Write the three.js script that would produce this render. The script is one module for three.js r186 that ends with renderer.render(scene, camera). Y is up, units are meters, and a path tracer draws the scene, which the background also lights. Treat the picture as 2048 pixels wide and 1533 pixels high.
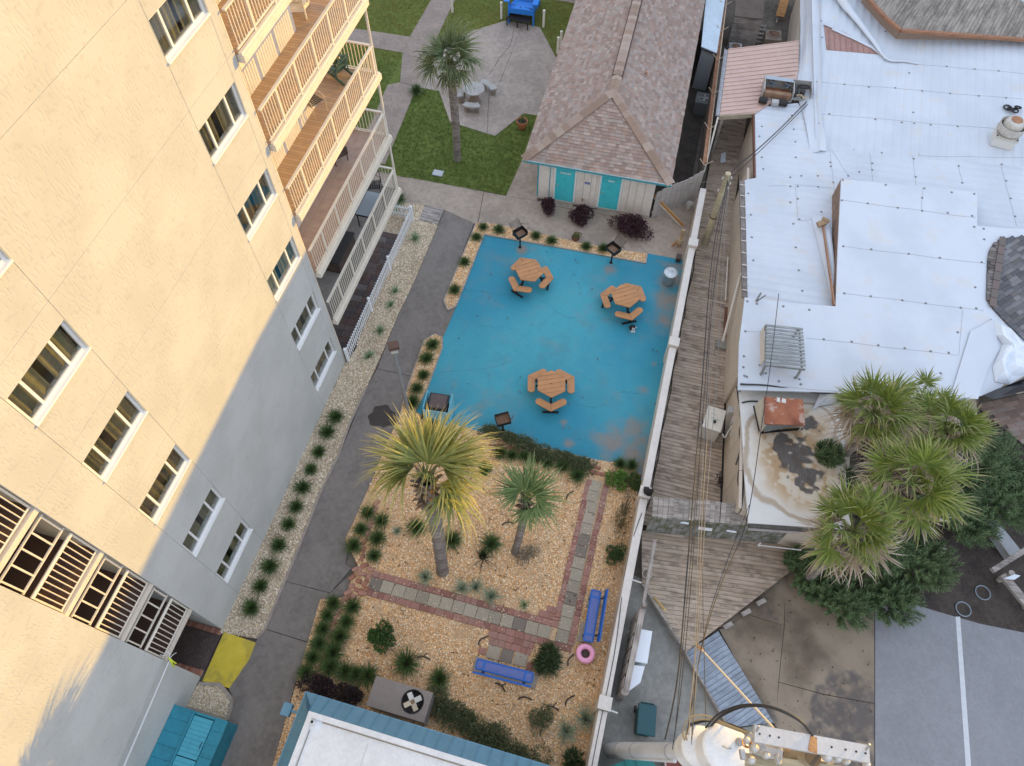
import * as THREE from 'three';
import { mergeGeometries } from 'three/addons/utils/BufferGeometryUtils.js';
import { RoundedBoxGeometry } from 'three/addons/geometries/RoundedBoxGeometry.js';
import { TextGeometry } from 'three/addons/geometries/TextGeometry.js';
import { FontLoader } from 'three/addons/loaders/FontLoader.js';
import { MarchingCubes } from 'three/addons/objects/MarchingCubes.js';

const V = (x, y, z) => new THREE.Vector3(x, y, z);
const scene = new THREE.Scene();

// ---------------------------------------------------------------- camera (a drone 24 m up, looking steeply down)
const EYE = V(0, 24, 0), FOCAL = 1467.69;                       // focal length in pixels of the 2048 x 1533 photograph
const RIGHT = V(0.96485, 0.00126, -0.26279), DOWN = V(0.22665, -0.51011, 0.82971), FWD = V(-0.133, -0.86011, -0.49247);
const camera = new THREE.PerspectiveCamera(2 * Math.atan(766.5 / FOCAL) * 180 / Math.PI, 1024 / 766, 0.5, 2000);
camera.position.copy(EYE);
camera.up.copy(DOWN).multiplyScalar(-1);
camera.lookAt(EYE.clone().add(FWD));

// ---------------------------------------------------------------- sky, sun, exposure
const SUN_DIR = V(1, 0.215, -1.41).normalize();
const SKY_GAIN = 0.74;
{
  const W = 256, Hh = 128, d = new Float32Array(W * Hh * 4);
  for (let j = 0; j < Hh; j++) for (let i = 0; i < W; i++) {
    const el = (j + 0.5) / Hh * Math.PI - Math.PI / 2, az = ((i + 0.5) / W - 0.5) * 2 * Math.PI;
    const dir = V(Math.cos(az) * Math.cos(el), Math.sin(el), Math.sin(az) * Math.cos(el));
    const h = Math.max(0, dir.y), t = Math.pow(1 - h, 3);
    const toSun = Math.max(0, dir.dot(SUN_DIR)), glow = Math.pow(toSun, 6) * t;
    const c = [0.62 + 0.34 * t + 0.75 * glow, 0.725 + 0.23 * t + 0.40 * glow, 0.92 + 0.05 * t + 0.12 * glow];
    const g = dir.y < 0 ? 0.35 : 1;
    for (let k = 0; k < 3; k++) d[(j * W + i) * 4 + k] = c[k] * SKY_GAIN * g;
    d[(j * W + i) * 4 + 3] = 1;
  }
  const sky = new THREE.DataTexture(d, W, Hh, THREE.RGBAFormat, THREE.FloatType);
  sky.mapping = THREE.EquirectangularReflectionMapping; sky.magFilter = THREE.LinearFilter; sky.needsUpdate = true;
  scene.background = sky; scene.environment = sky; scene.backgroundIntensity = 1; scene.environmentIntensity = 1;
}
const sun = new THREE.DirectionalLight(new THREE.Color().setRGB(1, 0.57, 0.05), 2.85);
sun.position.copy(SUN_DIR).multiplyScalar(120).add(V(0, 4, -14)); sun.target.position.set(0, 4, -14);
sun.castShadow = true; sun.shadow.mapSize.set(4096, 4096); sun.shadow.radius = 0.7;
Object.assign(sun.shadow.camera, { left: -45, right: 45, top: 30, bottom: -30, near: 1, far: 260 });
scene.add(sun, sun.target);
const EXPOSURE = 2.25;

// ---------------------------------------------------------------- small tools
const RNG = s => () => { s |= 0; s = s + 0x6D2B79F5 | 0; let t = Math.imul(s ^ s >>> 15, 1 | s); t = t + Math.imul(t ^ t >>> 7, 61 | t) ^ t; return ((t ^ t >>> 14) >>> 0) / 4294967296; };
let R = RNG(7);
const rr = (a, b) => a + (b - a) * R();
const ray = (px, py) => RIGHT.clone().multiplyScalar(px - 1024).addScaledVector(DOWN, py - 766.5).addScaledVector(FWD, FOCAL);
// survey: the point of the place at height h that stands at a pixel of the photograph
const at = (px, py, h = 0) => { const r = ray(px, py); return EYE.clone().addScaledVector(r, (h - EYE.y) / r.y); };
const xz = (pts, h = 0) => pts.map(p => { const q = at(p[0], p[1], p[2] ?? h); return [q.x, q.z]; });

const names = {};
function numbered(n) { const k = names[n] = (names[n] ?? -1) + 1; return k ? n + '_' + String(k).padStart(3, '0') : n; }
function tag(o, label, category, group, kind) { if (label) o.userData.label = label; if (category) o.userData.category = category; if (group) o.userData.group = group; if (kind) o.userData.kind = kind; return o; }
function thing(name, label, category, pos = [0, 0, 0], turn = 0, group) {
  const o = new THREE.Group(); o.name = numbered(name); scene.add(o);
  o.position.set(...(pos.isVector3 ? [pos.x, pos.y, pos.z] : pos)); o.rotation.y = turn; return tag(o, label, category, group);
}
function mesh(name, geo, mat, parent = scene) {
  const m = new THREE.Mesh(geo, mat); m.name = parent === scene ? numbered(name) : name; m.castShadow = m.receiveShadow = true; parent.add(m); return m;
}
const struct = (name, geo, mat) => tag(mesh(name, geo, mat), null, null, null, 'structure');
function copyOf(o, label, pos, turn, scale) {
  const c = o.clone(); c.name = numbered(o.name.replace(/_\d\d\d$/, '')); scene.add(c); c.userData = { ...o.userData }; if (label) c.userData.label = label;
  if (pos) c.position.copy(pos); if (turn !== undefined) c.rotation.y = turn; if (scale) c.scale.copy(scale.isVector3 ? scale : V(scale, scale, scale)); return c;
}
// uv in metres, projected along the largest side of each face's normal
function uvm(g) {
  if (g.index) g = g.toNonIndexed();
  const p = g.attributes.position, n = p.count, uv = new Float32Array(n * 2), a = V(), b = V(), c = V();
  for (let i = 0; i < n; i += 3) {
    a.fromBufferAttribute(p, i); b.fromBufferAttribute(p, i + 1); c.fromBufferAttribute(p, i + 2);
    const nn = b.clone().sub(a).cross(c.clone().sub(a)), ax = Math.abs(nn.x), ay = Math.abs(nn.y), az = Math.abs(nn.z);
    [a, b, c].forEach((q, k) => { const j = (i + k) * 2; if (ay >= ax && ay >= az) { uv[j] = q.x; uv[j + 1] = -q.z; } else if (ax >= az) { uv[j] = q.z; uv[j + 1] = q.y; } else { uv[j] = q.x; uv[j + 1] = q.y; } });
  }
  g.setAttribute('uv', new THREE.BufferAttribute(uv, 2)); return g;
}
function merge(list, keepColor) {
  const l = list.map(g => { g = g.index ? g.toNonIndexed() : g; for (const k of Object.keys(g.attributes)) if (!['position', 'normal', ...(keepColor ? ['color'] : [])].includes(k)) g.deleteAttribute(k); if (!g.attributes.normal) g.computeVertexNormals(); return g; });
  return uvm(l.length === 1 ? l[0] : mergeGeometries(l));
}
const T = (g, x = 0, y = 0, z = 0, ry = 0, rx = 0, rz = 0) => { const m = new THREE.Matrix4().makeRotationFromEuler(new THREE.Euler(rx, ry, rz, 'YXZ')).setPosition(x, y, z); return g.applyMatrix4(m); };
const box = (w, h, d, x = 0, y = 0, z = 0, ry = 0, rx = 0, rz = 0) => T(new THREE.BoxGeometry(w, h, d), x, y, z, ry, rx, rz);
const rbox = (w, h, d, r = 0.01, x = 0, y = 0, z = 0, ry = 0, rx = 0, rz = 0) => T(new RoundedBoxGeometry(w, h, d, 1, r), x, y, z, ry, rx, rz);
const span = (x0, x1, y0, y1, z0, z1) => box(x1 - x0, y1 - y0, z1 - z0, (x0 + x1) / 2, (y0 + y1) / 2, (z0 + z1) / 2);
const cyl = (r0, r1, h, x = 0, y = 0, z = 0, seg = 14) => T(new THREE.CylinderGeometry(r1, r0, h, seg), x, y + h / 2, z);   // r0 at the foot
function bar(a, b, r, seg = 8, r1 = r) { const d = b.clone().sub(a), g = new THREE.CylinderGeometry(r1, r, d.length(), seg); g.applyQuaternion(new THREE.Quaternion().setFromUnitVectors(V(0, 1, 0), d.clone().normalize())); const m = a.clone().add(b).multiplyScalar(0.5); return g.translate(m.x, m.y, m.z); }
function beam(a, b, w, h) { const d = b.clone().sub(a), g = new THREE.BoxGeometry(d.length(), h, w), x = d.clone().normalize(); let z = x.clone().cross(V(0, 1, 0)); if (z.length() < 1e-3) z = V(0, 0, 1); z.normalize(); const y = z.clone().cross(x); const m = new THREE.Matrix4().makeBasis(x, y, z).setPosition(a.clone().add(b).multiplyScalar(0.5)); return g.applyMatrix4(m); }
const tube = (pts, r, seg = 24, rad = 6, closed = false) => new THREE.TubeGeometry(new THREE.CatmullRomCurve3(pts, closed), seg, r, rad, closed);
const lathe = (prof, seg = 24) => new THREE.LatheGeometry(prof.map(p => new THREE.Vector2(p[0], p[1])), seg);
// a slab: outline [x, z], top height, thickness
function slab(pts, y, t = 0.05, bevel = 0) {
  const s = new THREE.Shape(pts.map(p => new THREE.Vector2(p[0], -p[1])));
  const g = new THREE.ExtrudeGeometry(s, { depth: t - bevel, bevelEnabled: bevel > 0, bevelSize: bevel, bevelOffset: -bevel, bevelThickness: bevel, bevelSegments: 1, steps: 1 });
  g.rotateX(-Math.PI / 2); g.translate(0, y - t + (bevel ? 0 : 0), 0); return uvm(g);
}
// a sloping sheet with thickness, from points of the place
function sheet(pts, t = 0.04) {
  const c = pts.map(p => new THREE.Vector2(p.x, -p.z)), cw = THREE.ShapeUtils.isClockWise(c); if (cw) { pts = pts.slice().reverse(); c.reverse(); }
  const tri = THREE.ShapeUtils.triangulateShape(c, []), P = []; const pu = (...q) => q.forEach(v => P.push(v.x, v.y, v.z)); const dn = v => V(v.x, v.y - t, v.z);
  for (const [a, b, d] of tri) { pu(pts[a], pts[b], pts[d]); pu(dn(pts[a]), dn(pts[d]), dn(pts[b])); }
  pts.forEach((a, i) => { const b = pts[(i + 1) % pts.length]; pu(a, dn(a), dn(b)); pu(a, dn(b), b); });
  const g = new THREE.BufferGeometry(); g.setAttribute('position', new THREE.Float32BufferAttribute(P, 3)); g.computeVertexNormals(); return uvm(g);
}
// vertical wall faces along a line of points, from height y0 up to the points
function curtainWall(pts, y0, t = 0.12, close = false) {
  const out = []; const n = pts.length - (close ? 0 : 1);
  for (let i = 0; i < n; i++) { const a = pts[i], b = pts[(i + 1) % pts.length]; const s = new THREE.Shape(); const L = Math.hypot(b.x - a.x, b.z - a.z); s.moveTo(0, y0); s.lineTo(L, y0); s.lineTo(L, b.y); s.lineTo(0, a.y); const g = new THREE.ExtrudeGeometry(s, { depth: t, bevelEnabled: false }); g.translate(0, 0, -t / 2); g.rotateY(-Math.atan2(b.z - a.z, b.x - a.x)); g.translate(a.x, 0, a.z); out.push(g); }
  return merge(out);
}
const inside = (poly, x, z) => { let c = false; for (let i = 0, j = poly.length - 1; i < poly.length; j = i++) { const [xi, zi] = poly[i], [xj, zj] = poly[j]; if ((zi > z) !== (zj > z) && x < (xj - xi) * (z - zi) / (zj - zi) + xi) c = !c; } return c; };
function scatter(poly, n, holes = []) { const xs = poly.map(p => p[0]), zs = poly.map(p => p[1]), a = Math.min(...xs), b = Math.max(...xs), c = Math.min(...zs), d = Math.max(...zs), out = []; let tries = 0; while (out.length < n && tries++ < n * 12) { const x = rr(a, b), z = rr(c, d); if (inside(poly, x, z) && !holes.some(h => inside(h, x, z))) out.push([x, z]); } return out; }

// ---------------------------------------------------------------- textures
function lattice(seed, N) { const r = RNG(seed), a = new Float32Array(N * N); for (let i = 0; i < a.length; i++) a[i] = r(); return a; }
const LAT = [...Array(8)].map((_, i) => lattice(100 + i, 64));
function vnoise(u, v, per, s = 0, pv = per) { const L = LAT[s & 7], x = u * per, y = v * pv, xi = Math.floor(x), yi = Math.floor(y), fx = x - xi, fy = y - yi, w = (t, p) => (((t % p) + p) % p) & 63, a = fx * fx * (3 - 2 * fx), b = fy * fy * (3 - 2 * fy); const g = (i, j) => L[(w(j, pv) * 64 + w(i, per)) & 4095]; return (g(xi, yi) * (1 - a) + g(xi + 1, yi) * a) * (1 - b) + (g(xi, yi + 1) * (1 - a) + g(xi + 1, yi + 1) * a) * b; }
function fbm(u, v, per = 4, oct = 4, s = 0) { let t = 0, a = 0.5, n = 0; for (let o = 0; o < oct && per <= 64; o++) { t += a * vnoise(u, v, per, s + o); n += a; a *= 0.55; per *= 2; } return t / n; }
const mix = (a, b, t) => a + (b - a) * t, mix3 = (a, b, t) => [mix(a[0], b[0], t), mix(a[1], b[1], t), mix(a[2], b[2], t)];
const sst = (a, b, x) => { x = Math.min(1, Math.max(0, (x - a) / (b - a))); return x * x * (3 - 2 * x); };
const enc = x => { x = Math.min(1, Math.max(0, x)); return 255 * (x <= 0.0031308 ? 12.92 * x : 1.055 * Math.pow(x, 1 / 2.4) - 0.055); };
function tex(size, metres, fn, data = false, org) {
  const [w, h] = Array.isArray(size) ? size : [size, size], [mw, mh] = Array.isArray(metres) ? metres : [metres, metres], d = new Uint8Array(w * h * 4);
  for (let j = 0; j < h; j++) for (let i = 0; i < w; i++) { const c = fn((i + 0.5) / w, (j + 0.5) / h), k = (j * w + i) * 4; if (data) { d[k] = d[k + 1] = d[k + 2] = Math.min(255, Math.max(0, 255 * c)); } else { d[k] = enc(c[0]); d[k + 1] = enc(c[1]); d[k + 2] = enc(c[2]); } d[k + 3] = 255; }
  const t = new THREE.DataTexture(d, w, h, THREE.RGBAFormat); t.wrapS = t.wrapT = THREE.RepeatWrapping; t.magFilter = THREE.LinearFilter; t.minFilter = THREE.LinearMipmapLinearFilter; t.generateMipmaps = true; if (!data) t.colorSpace = THREE.SRGBColorSpace;
  t.repeat.set(1 / mw, 1 / mh); if (org) t.offset.set(-org[0] / mw, -org[1] / mh); t.needsUpdate = true; return t;
}
function mat(c, rough = 0.85, o = {}) {
  const { phys, ...rest } = o; const p = { roughness: rough, ...rest };
  if (c && c.pattern) { p.map = c.pattern; p.color = new THREE.Color().setRGB(...c.color); } else if (c && c.isTexture) p.map = c; else if (c) p.color = new THREE.Color().setRGB(...c);
  return new (phys ? THREE.MeshPhysicalMaterial : THREE.MeshStandardMaterial)(p);
}
const grit = tex(256, 0.5, (u, v) => 0.5 * R() + 0.5 * fbm(u, v, 32, 2, 3), true);
const lumps = tex(512, 1.6, (u, v) => fbm(u, v, 16, 3, 1), true);
// colour with fine grain, coarse blotches and specks; the grey patterns are shared and tinted by each material
const shared = {}, lum = c => c[0] * 0.3 + c[1] * 0.5 + c[2] * 0.2;
const tinted = (key, make, metres, color) => { const src = shared[key] ??= make(); const t = src.clone(); t.repeat.set(1 / metres, 1 / metres); t.needsUpdate = true; return { pattern: t, color }; };
function mottled(base, alt, metres, o = {}) {
  let q = lum(base) / lum(alt), A = alt, B = base; if (q > 1) { q = 1 / q; A = base; B = alt; } q = q < 0.62 ? 0.5 : q < 0.78 ? 0.7 : 0.86;
  const gr = (o.grain ?? 0.25) > 0.22 ? 0.38 : 0.1, sp = o.speck ? 1 : 0, s = (o.s ?? 0) & 1, k = 1.12 + 0.25 * sp;
  return tinted(['m', q, gr, sp, s].join(), () => tex(512, 1, (u, v) => { const n = 0.4 * fbm(u, v, 3, 5, s * 3) + 0.35 * fbm(u + 0.37, v + 0.11, 11, 3, 4) + 0.25 * vnoise(u, v, 47, 6); let c = mix(q, 1, sst(0.26, 0.74, n)) * (1 + (R() - 0.5) * gr) / k; if (sp && R() < 0.02) c = 1; return [c, c, c]; }), metres, A.map((x, i) => k * mix(B[i] / q, x, 0.6)));
}
// wood: grain along u
function woodTex(a, b, metres = 2, s = 0) {
  let q = lum(a) / lum(b); q = q < 0.45 ? 0.36 : q < 0.66 ? 0.56 : 0.72;
  return tinted(['w', q, s % 4].join(), () => tex(512, 1, (u, v) => { const g = fbm(u, v, 4, 3, s), st = 0.6 * vnoise(u, v, 8, s + 2, 64) + 0.4 * R(), k = vnoise(u, v, 2, s + 1, 48), w = vnoise(u, v, 16, s + 4, 32), c = mix(q, 1, sst(0.2, 0.8, 0.4 * g + 0.3 * k + 0.2 * st + 0.1 * w)); return [c, c, c]; }), metres, b.map((x, i) => mix(a[i] / q, x, 0.6)));
}
const vcol = mat([1, 1, 1], 0.7, { vertexColors: true });
// ================================================================ GROUND
const M = {};
M.soil = mat(mottled([0.10, 0.085, 0.068], [0.16, 0.14, 0.115], 6, { grain: 0.5 }), 0.95);
M.concrete = mat(mottled([0.22, 0.175, 0.145], [0.33, 0.27, 0.225], 4, { grain: 0.35, speck: 0.02, speckC: [0.5, 0.46, 0.4] }), 0.92, { bumpMap: grit, bumpScale: 0.004 });
M.apron = mat(mottled([0.27, 0.21, 0.16], [0.41, 0.34, 0.275], 5, { grain: 0.3, s: 2, speck: 0.02, speckC: [0.52, 0.45, 0.38] }), 0.92, { bumpMap: grit, bumpScale: 0.004 });
M.path = mat(mottled([0.155, 0.134, 0.118], [0.21, 0.184, 0.160], 5, { grain: 0.3, s: 1, speck: 0.015, speckC: [0.3, 0.28, 0.25] }), 0.9, { bumpMap: grit, bumpScale: 0.003 });
M.patio = mat(mottled([0.27, 0.22, 0.185], [0.37, 0.315, 0.265], 6, { grain: 0.4, s: 4, speck: 0.03, speckC: [0.2, 0.18, 0.16] }), 0.92, { bumpMap: grit, bumpScale: 0.004 });
M.lawn = mat(mottled([0.08, 0.125, 0.018], [0.13, 0.15, 0.028], 3, { grain: 0.7 }), 0.95);
M.dryLawn = mat(mottled([0.12, 0.115, 0.035], [0.22, 0.18, 0.065], 3, { grain: 0.7 }), 0.95);
M.asphalt = mat(mottled([0.235, 0.235, 0.24], [0.27, 0.27, 0.28], 4, { grain: 0.55, speck: 0.03, speckC: [0.42, 0.44, 0.48] }), 0.9, { bumpMap: grit, bumpScale: 0.006 });
M.crack = mat([0.06, 0.053, 0.047], 0.95);
M.gravelBase = mat(mottled([0.46, 0.31, 0.18], [0.60, 0.42, 0.25], 2, { grain: 0.5 }), 0.95);
M.greyGravelBase = mat(mottled([0.34, 0.26, 0.175], [0.48, 0.38, 0.27], 2, { grain: 0.5 }), 0.95);
M.brick = mat(mottled([0.27, 0.105, 0.065], [0.42, 0.20, 0.13], 0.8, { grain: 0.3 }), 0.9, { bumpMap: grit, bumpScale: 0.004 });
M.brick2 = mat(mottled([0.33, 0.15, 0.10], [0.46, 0.26, 0.19], 0.8, { grain: 0.3, s: 2 }), 0.9, { bumpMap: grit, bumpScale: 0.004 });

{ // one sheet of sandy soil out to the horizon
  const g = new THREE.PlaneGeometry(1600, 1600, 4, 4); g.rotateX(-Math.PI / 2); g.translate(0, -0.07, 0);
  const o = uvm(g); struct('ground', o, M.soil);
}
// concrete paving, each cast slab a piece with an open joint round it
function shrink(p, d) { const cx = p.reduce((s, q) => s + q[0], 0) / p.length, cz = p.reduce((s, q) => s + q[1], 0) / p.length; return p.map(q => { const dx = q[0] - cx, dz = q[1] - cz, l = Math.hypot(dx, dz); return [q[0] - dx / l * d, q[1] - dz / l * d]; }); }
function paved(name, list, m, y = 0) { const o = tag(new THREE.Group(), null, null, null, 'structure'); o.name = numbered(name); scene.add(o); for (const p of list) mesh('slab', slab(shrink(xz(p), 0.012), y, 0.07), m, o); return o; }
paved('path', [
  [[889, 420], [948, 447], [888, 603], [896, 621], [913, 613], [886, 676], [849, 682], [823, 753], [754, 738], [794, 634], [831, 557], [871, 463]],
  [[754, 738], [823, 753], [795, 850], [745, 960], [700, 1075], [690, 1130], [703, 1137], [660, 1187], [572, 1164], [611, 1063], [643, 981], [683, 900], [734, 774]],
  [[572, 1164], [660, 1187], [700, 1150], [703, 1180], [690, 1193], [640, 1200], [617, 1286], [531, 1259], [552, 1206]],
  [[531, 1259], [617, 1286], [590, 1370], [545, 1533], [520, 1640], [360, 1640], [418, 1533], [455, 1441], [466, 1399], [456, 1376], [510, 1287], [513, 1280]],
], M.path);
paved('pavement', [
  [[700, 330], [800, 352], [968, 382], [955, 449], [948, 447], [889, 420], [770, 400], [700, 385]],
  [[968, 382], [1014, 391], [1073, 402], [1310, 436], [1385, 390], [1402, 380], [1370, 522], [1294, 508], [1246, 502], [1150, 484], [1058, 463], [976, 447], [955, 449]],
], M.apron);
// lawns
const lawnPoly = xz([[700, 330], [800, 353], [1012, 392], [1048, 315], [1168, 0], [1215, -160], [600, -160], [520, 60]]);
tag(mesh('lawn', slab(lawnPoly, 0.0, 0.06), M.lawn), null, null, null, 'structure');
paved('concrete_patio', [
  [[1010, 42], [1046, 48], [1000, 165], [945, 170], [900, 245], [878, 183], [832, 175], [868, 88], [905, 88], [945, 62]],
  [[1046, 48], [1080, 55], [1112, 115], [1150, 160], [1100, 235], [1047, 228], [990, 273], [900, 245], [945, 170], [1000, 165]],
], M.patio, 0.025);
paved('garden_walk', [
  [[862, 0], [910, 0], [870, 84], [834, 173], [800, 165], [805, 105], [820, 72]],
  [[800, 165], [834, 173], [770, 330], [700, 316], [745, 240], [775, 170]],
  [[880, -70], [936, -70], [910, 0], [862, 0]],
  [[560, 30], [700, 56], [820, 74], [805, 106], [690, 86], [560, 60]],
  [[1160, -40], [1240, -20], [1240, 40], [1165, 10], [1050, -10], [1060, -55]],
], M.concrete, 0.02);
paved('side_walk', [[[1012, 392], [1073, 403], [1100, 330], [1190, 0], [1166, 0], [1047, 315]]], M.apron, 0.012);
{ // cracks wandering through the patio slabs
  const cr = [[[1028, 60], [1020, 90], [1000, 115], [978, 148], [940, 180]], [[985, 150], [1040, 158], [1100, 180]], [[1045, 100], [1000, 115], [1100, 135]], [[980, 170], [977, 205], [975, 265]], [[905, 80], [948, 150], [950, 170]]];
  cr.forEach(c => { const q = c.map(p => { const a = at(p[0], p[1], 0.026); return V(a.x, 0.0262, a.z); }); const cv = new THREE.CatmullRomCurve3(q).getPoints(26), P = []; let w0 = 0.01; for (let i = 0; i + 1 < cv.length; i++) { const a = cv[i], b = cv[i + 1]; a.x += rr(-0.03, 0.03); const w1 = rr(0.006, 0.016); P.push(a.x - w0, a.y, a.z, b.x - w1, b.y, b.z, b.x + w1, b.y, b.z, a.x - w0, a.y, a.z, b.x + w1, b.y, b.z, a.x + w0, a.y, a.z); w0 = w1; } const g = new THREE.BufferGeometry(); g.setAttribute('position', new THREE.Float32BufferAttribute(P, 3)); g.computeVertexNormals(); tag(mesh('crack', uvm(g), M.crack), null, null, null, 'structure'); });
}
// blades of grass
{
  const one = (seed) => { const r = RNG(seed), l = []; for (let i = 0; i < 7; i++) { const a = r() * 6.28, h = 0.035 + r() * 0.05, x = (r() - 0.5) * 0.10, z = (r() - 0.5) * 0.10, w = 0.006, lx = Math.cos(a) * h * 0.7, lz = Math.sin(a) * h * 0.7; const g = new THREE.BufferGeometry(); g.setAttribute('position', new THREE.Float32BufferAttribute([x - w * Math.sin(a), 0, z + w * Math.cos(a), x + w * Math.sin(a), 0, z - w * Math.cos(a), x + lx, h, z + lz], 3)); g.computeVertexNormals(); l.push(g); } return merge(l); };
  const gm = mat([1, 1, 1], 0.9), holes = [[[1010, 42], [1080, 55], [1112, 115], [1150, 160], [1100, 235], [1047, 228], [990, 273], [900, 245], [878, 183], [832, 175], [868, 88], [905, 88]], [[862, 0], [910, 0], [834, 173], [770, 330], [700, 316], [775, 170]], [[560, 30], [820, 74], [805, 106], [560, 60]], [[1012, 392], [1073, 403], [1190, 0], [1166, 0]]].map(p => xz(p));
  const pts = scatter(lawnPoly, 60000, holes), im = new THREE.InstancedMesh(one(5), gm, pts.length), m = new THREE.Matrix4(), c = new THREE.Color(), qn = new THREE.Quaternion();
  pts.forEach(([x, z], i) => { const s = rr(0.6, 1.15); m.compose(V(x, 0, z), qn.setFromAxisAngle(V(0, 1, 0), rr(0, 6.28)), V(s, s, s)); im.setMatrixAt(i, m); const far = sst(-29.5, -33, z) * 0.8 + 0.35 * sst(0.45, 0.7, vnoise(x * 0.03, z * 0.03, 16, 2)); const k = mix3([0.070, 0.145, 0.016], [0.28, 0.235, 0.05], Math.min(1, far * 0.8 + R() * 0.25)); im.setColorAt(i, c.setRGB(...k)); });
  im.name = 'grass'; im.castShadow = im.receiveShadow = true; scene.add(im); tag(im, 'green and straw-coloured lawn grass round the octagonal patio', 'grass', null, 'stuff');
}
// white pebbles
const stoneGeo = (() => { const g = new THREE.IcosahedronGeometry(1, 0); const p = g.attributes.position; const r = RNG(3); const k = {}; for (let i = 0; i < p.count; i++) { const key = [p.getX(i), p.getY(i), p.getZ(i)].map(v => v.toFixed(2)).join(); k[key] ??= 0.75 + r() * 0.5; p.setXYZ(i, p.getX(i) * k[key] * 1.1, p.getY(i) * k[key] * 0.65, p.getZ(i) * k[key] * 0.9); } g.computeVertexNormals(); return uvm(g); })();
function pebbles(label, poly, n, cols, size, y = 0.035, holes = []) {
  const pts = scatter(poly, n, holes).filter(([x, z]) => fbm(x * 0.11 + 5, z * 0.11 + 5, 8, 3, 5) > 0.36 || R() < 0.45), im = new THREE.InstancedMesh(stoneGeo, mat([1, 1, 1], 0.85), pts.length), m = new THREE.Matrix4(), c = new THREE.Color(), q = new THREE.Quaternion(), e = new THREE.Euler();
  pts.forEach(([x, z], i) => { const s = size * rr(0.55, 1.25); q.setFromEuler(e.set(rr(-0.5, 0.5), rr(0, 6.28), rr(-0.5, 0.5))); m.compose(V(x, y + rr(0, 0.012), z), q, V(s, s, s)); im.setMatrixAt(i, m); const k = cols[Math.floor(R() * cols.length)], g = rr(0.75, 1.15); im.setColorAt(i, c.setRGB(k[0] * g, k[1] * g, k[2] * g)); });
  im.name = numbered('gravel'); im.castShadow = im.receiveShadow = true; scene.add(im); tag(im, label, 'gravel', null, 'stuff');
}
const PEACH = [[0.82, 0.52, 0.25], [0.86, 0.64, 0.38], [0.68, 0.37, 0.15], [0.90, 0.76, 0.55], [0.78, 0.47, 0.21], [0.56, 0.30, 0.13], [0.84, 0.59, 0.33]];
const SAND = [[0.68, 0.54, 0.36], [0.76, 0.65, 0.49], [0.54, 0.41, 0.26], [0.80, 0.71, 0.57], [0.44, 0.35, 0.25], [0.66, 0.51, 0.33]];
const wallX = 1.72;
const hotelBed = xz([[440, 1266], [690, 728], [712, 700], [775, 430], [785, 405], [850, 412], [838, 442], [876, 450], [871, 463], [831, 557], [794, 634], [767, 700], [734, 774], [700, 847], [677, 912], [643, 981], [611, 1063], [578, 1145], [552, 1206], [529, 1262], [513, 1278]]);
const smallBed = xz([[398, 1368], [440, 1370], [464, 1399], [462, 1420], [455, 1441], [372, 1416]]);
const bedNorth = xz([[953, 447], [976, 447], [1058, 463], [1150, 484], [1246, 502], [1294, 508], [1291, 527], [1130, 498], [968, 470], [912, 613], [896, 621], [888, 603]]);
const bedWest = xz([[849, 682], [870, 670], [884, 676], [884, 697], [855, 776], [831, 823], [815, 850], [797, 848], [808, 803], [816, 776]]);
const gardenPoly = xz([[790, 850], [830, 826], [890, 845], [985, 872], [1178, 918], [1270, 933]]).concat([[wallX, -10.4], [wallX, 3], [-7.2, 3], ...xz([[520, 1620], [545, 1533], [592, 1370], [640, 1200], [690, 1195], [715, 1130], [690, 1080], [700, 1060], [745, 960]])]);
for (const [p, m, y] of [[hotelBed, M.greyGravelBase, 0.02], [smallBed, M.greyGravelBase, 0.02], [bedNorth, M.gravelBase, 0.035], [bedWest, M.gravelBase, 0.035], [gardenPoly, M.gravelBase, 0.02]]) struct('gravel_bed', slab(p, y, 0.09), m);
pebbles('pale river gravel in the long bed under the cream hotel wall', hotelBed, 34000, SAND, 0.026, 0.025);
pebbles('pale gravel in the small bed between yellow pad and blue shed', smallBed, 3000, SAND, 0.026, 0.025);
pebbles('pale gravel strip between the concrete apron and the blue court', bedNorth, 8500, PEACH, 0.024, 0.04);
pebbles('pale gravel in the boat-shaped bed beside the lamp post', bedWest, 4200, PEACH, 0.024, 0.04);
// concrete kerbs round the beds
const kerbM = mat(mottled([0.27, 0.22, 0.18], [0.40, 0.34, 0.28], 2, { grain: 0.3 }), 0.9);
function kerb(pts, w = 0.06, h = 0.05, y = 0.03) { const l = []; for (let i = 0; i + 1 < pts.length; i++) l.push(beam(V(pts[i][0], y, pts[i][1]), V(pts[i + 1][0], y, pts[i + 1][1]), w + 0.001 * i, h + 0.002 * (i % 2))); tag(mesh('kerb', merge(l), kerbM), null, null, null, 'structure'); }
kerb([...bedNorth, bedNorth[0]]); kerb([...bedWest, bedWest[0]]); kerb(hotelBed.slice(12), 0.07, 0.09, 0.02); kerb(smallBed.slice(0, 6), 0.09, 0.1, 0.02);

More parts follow.
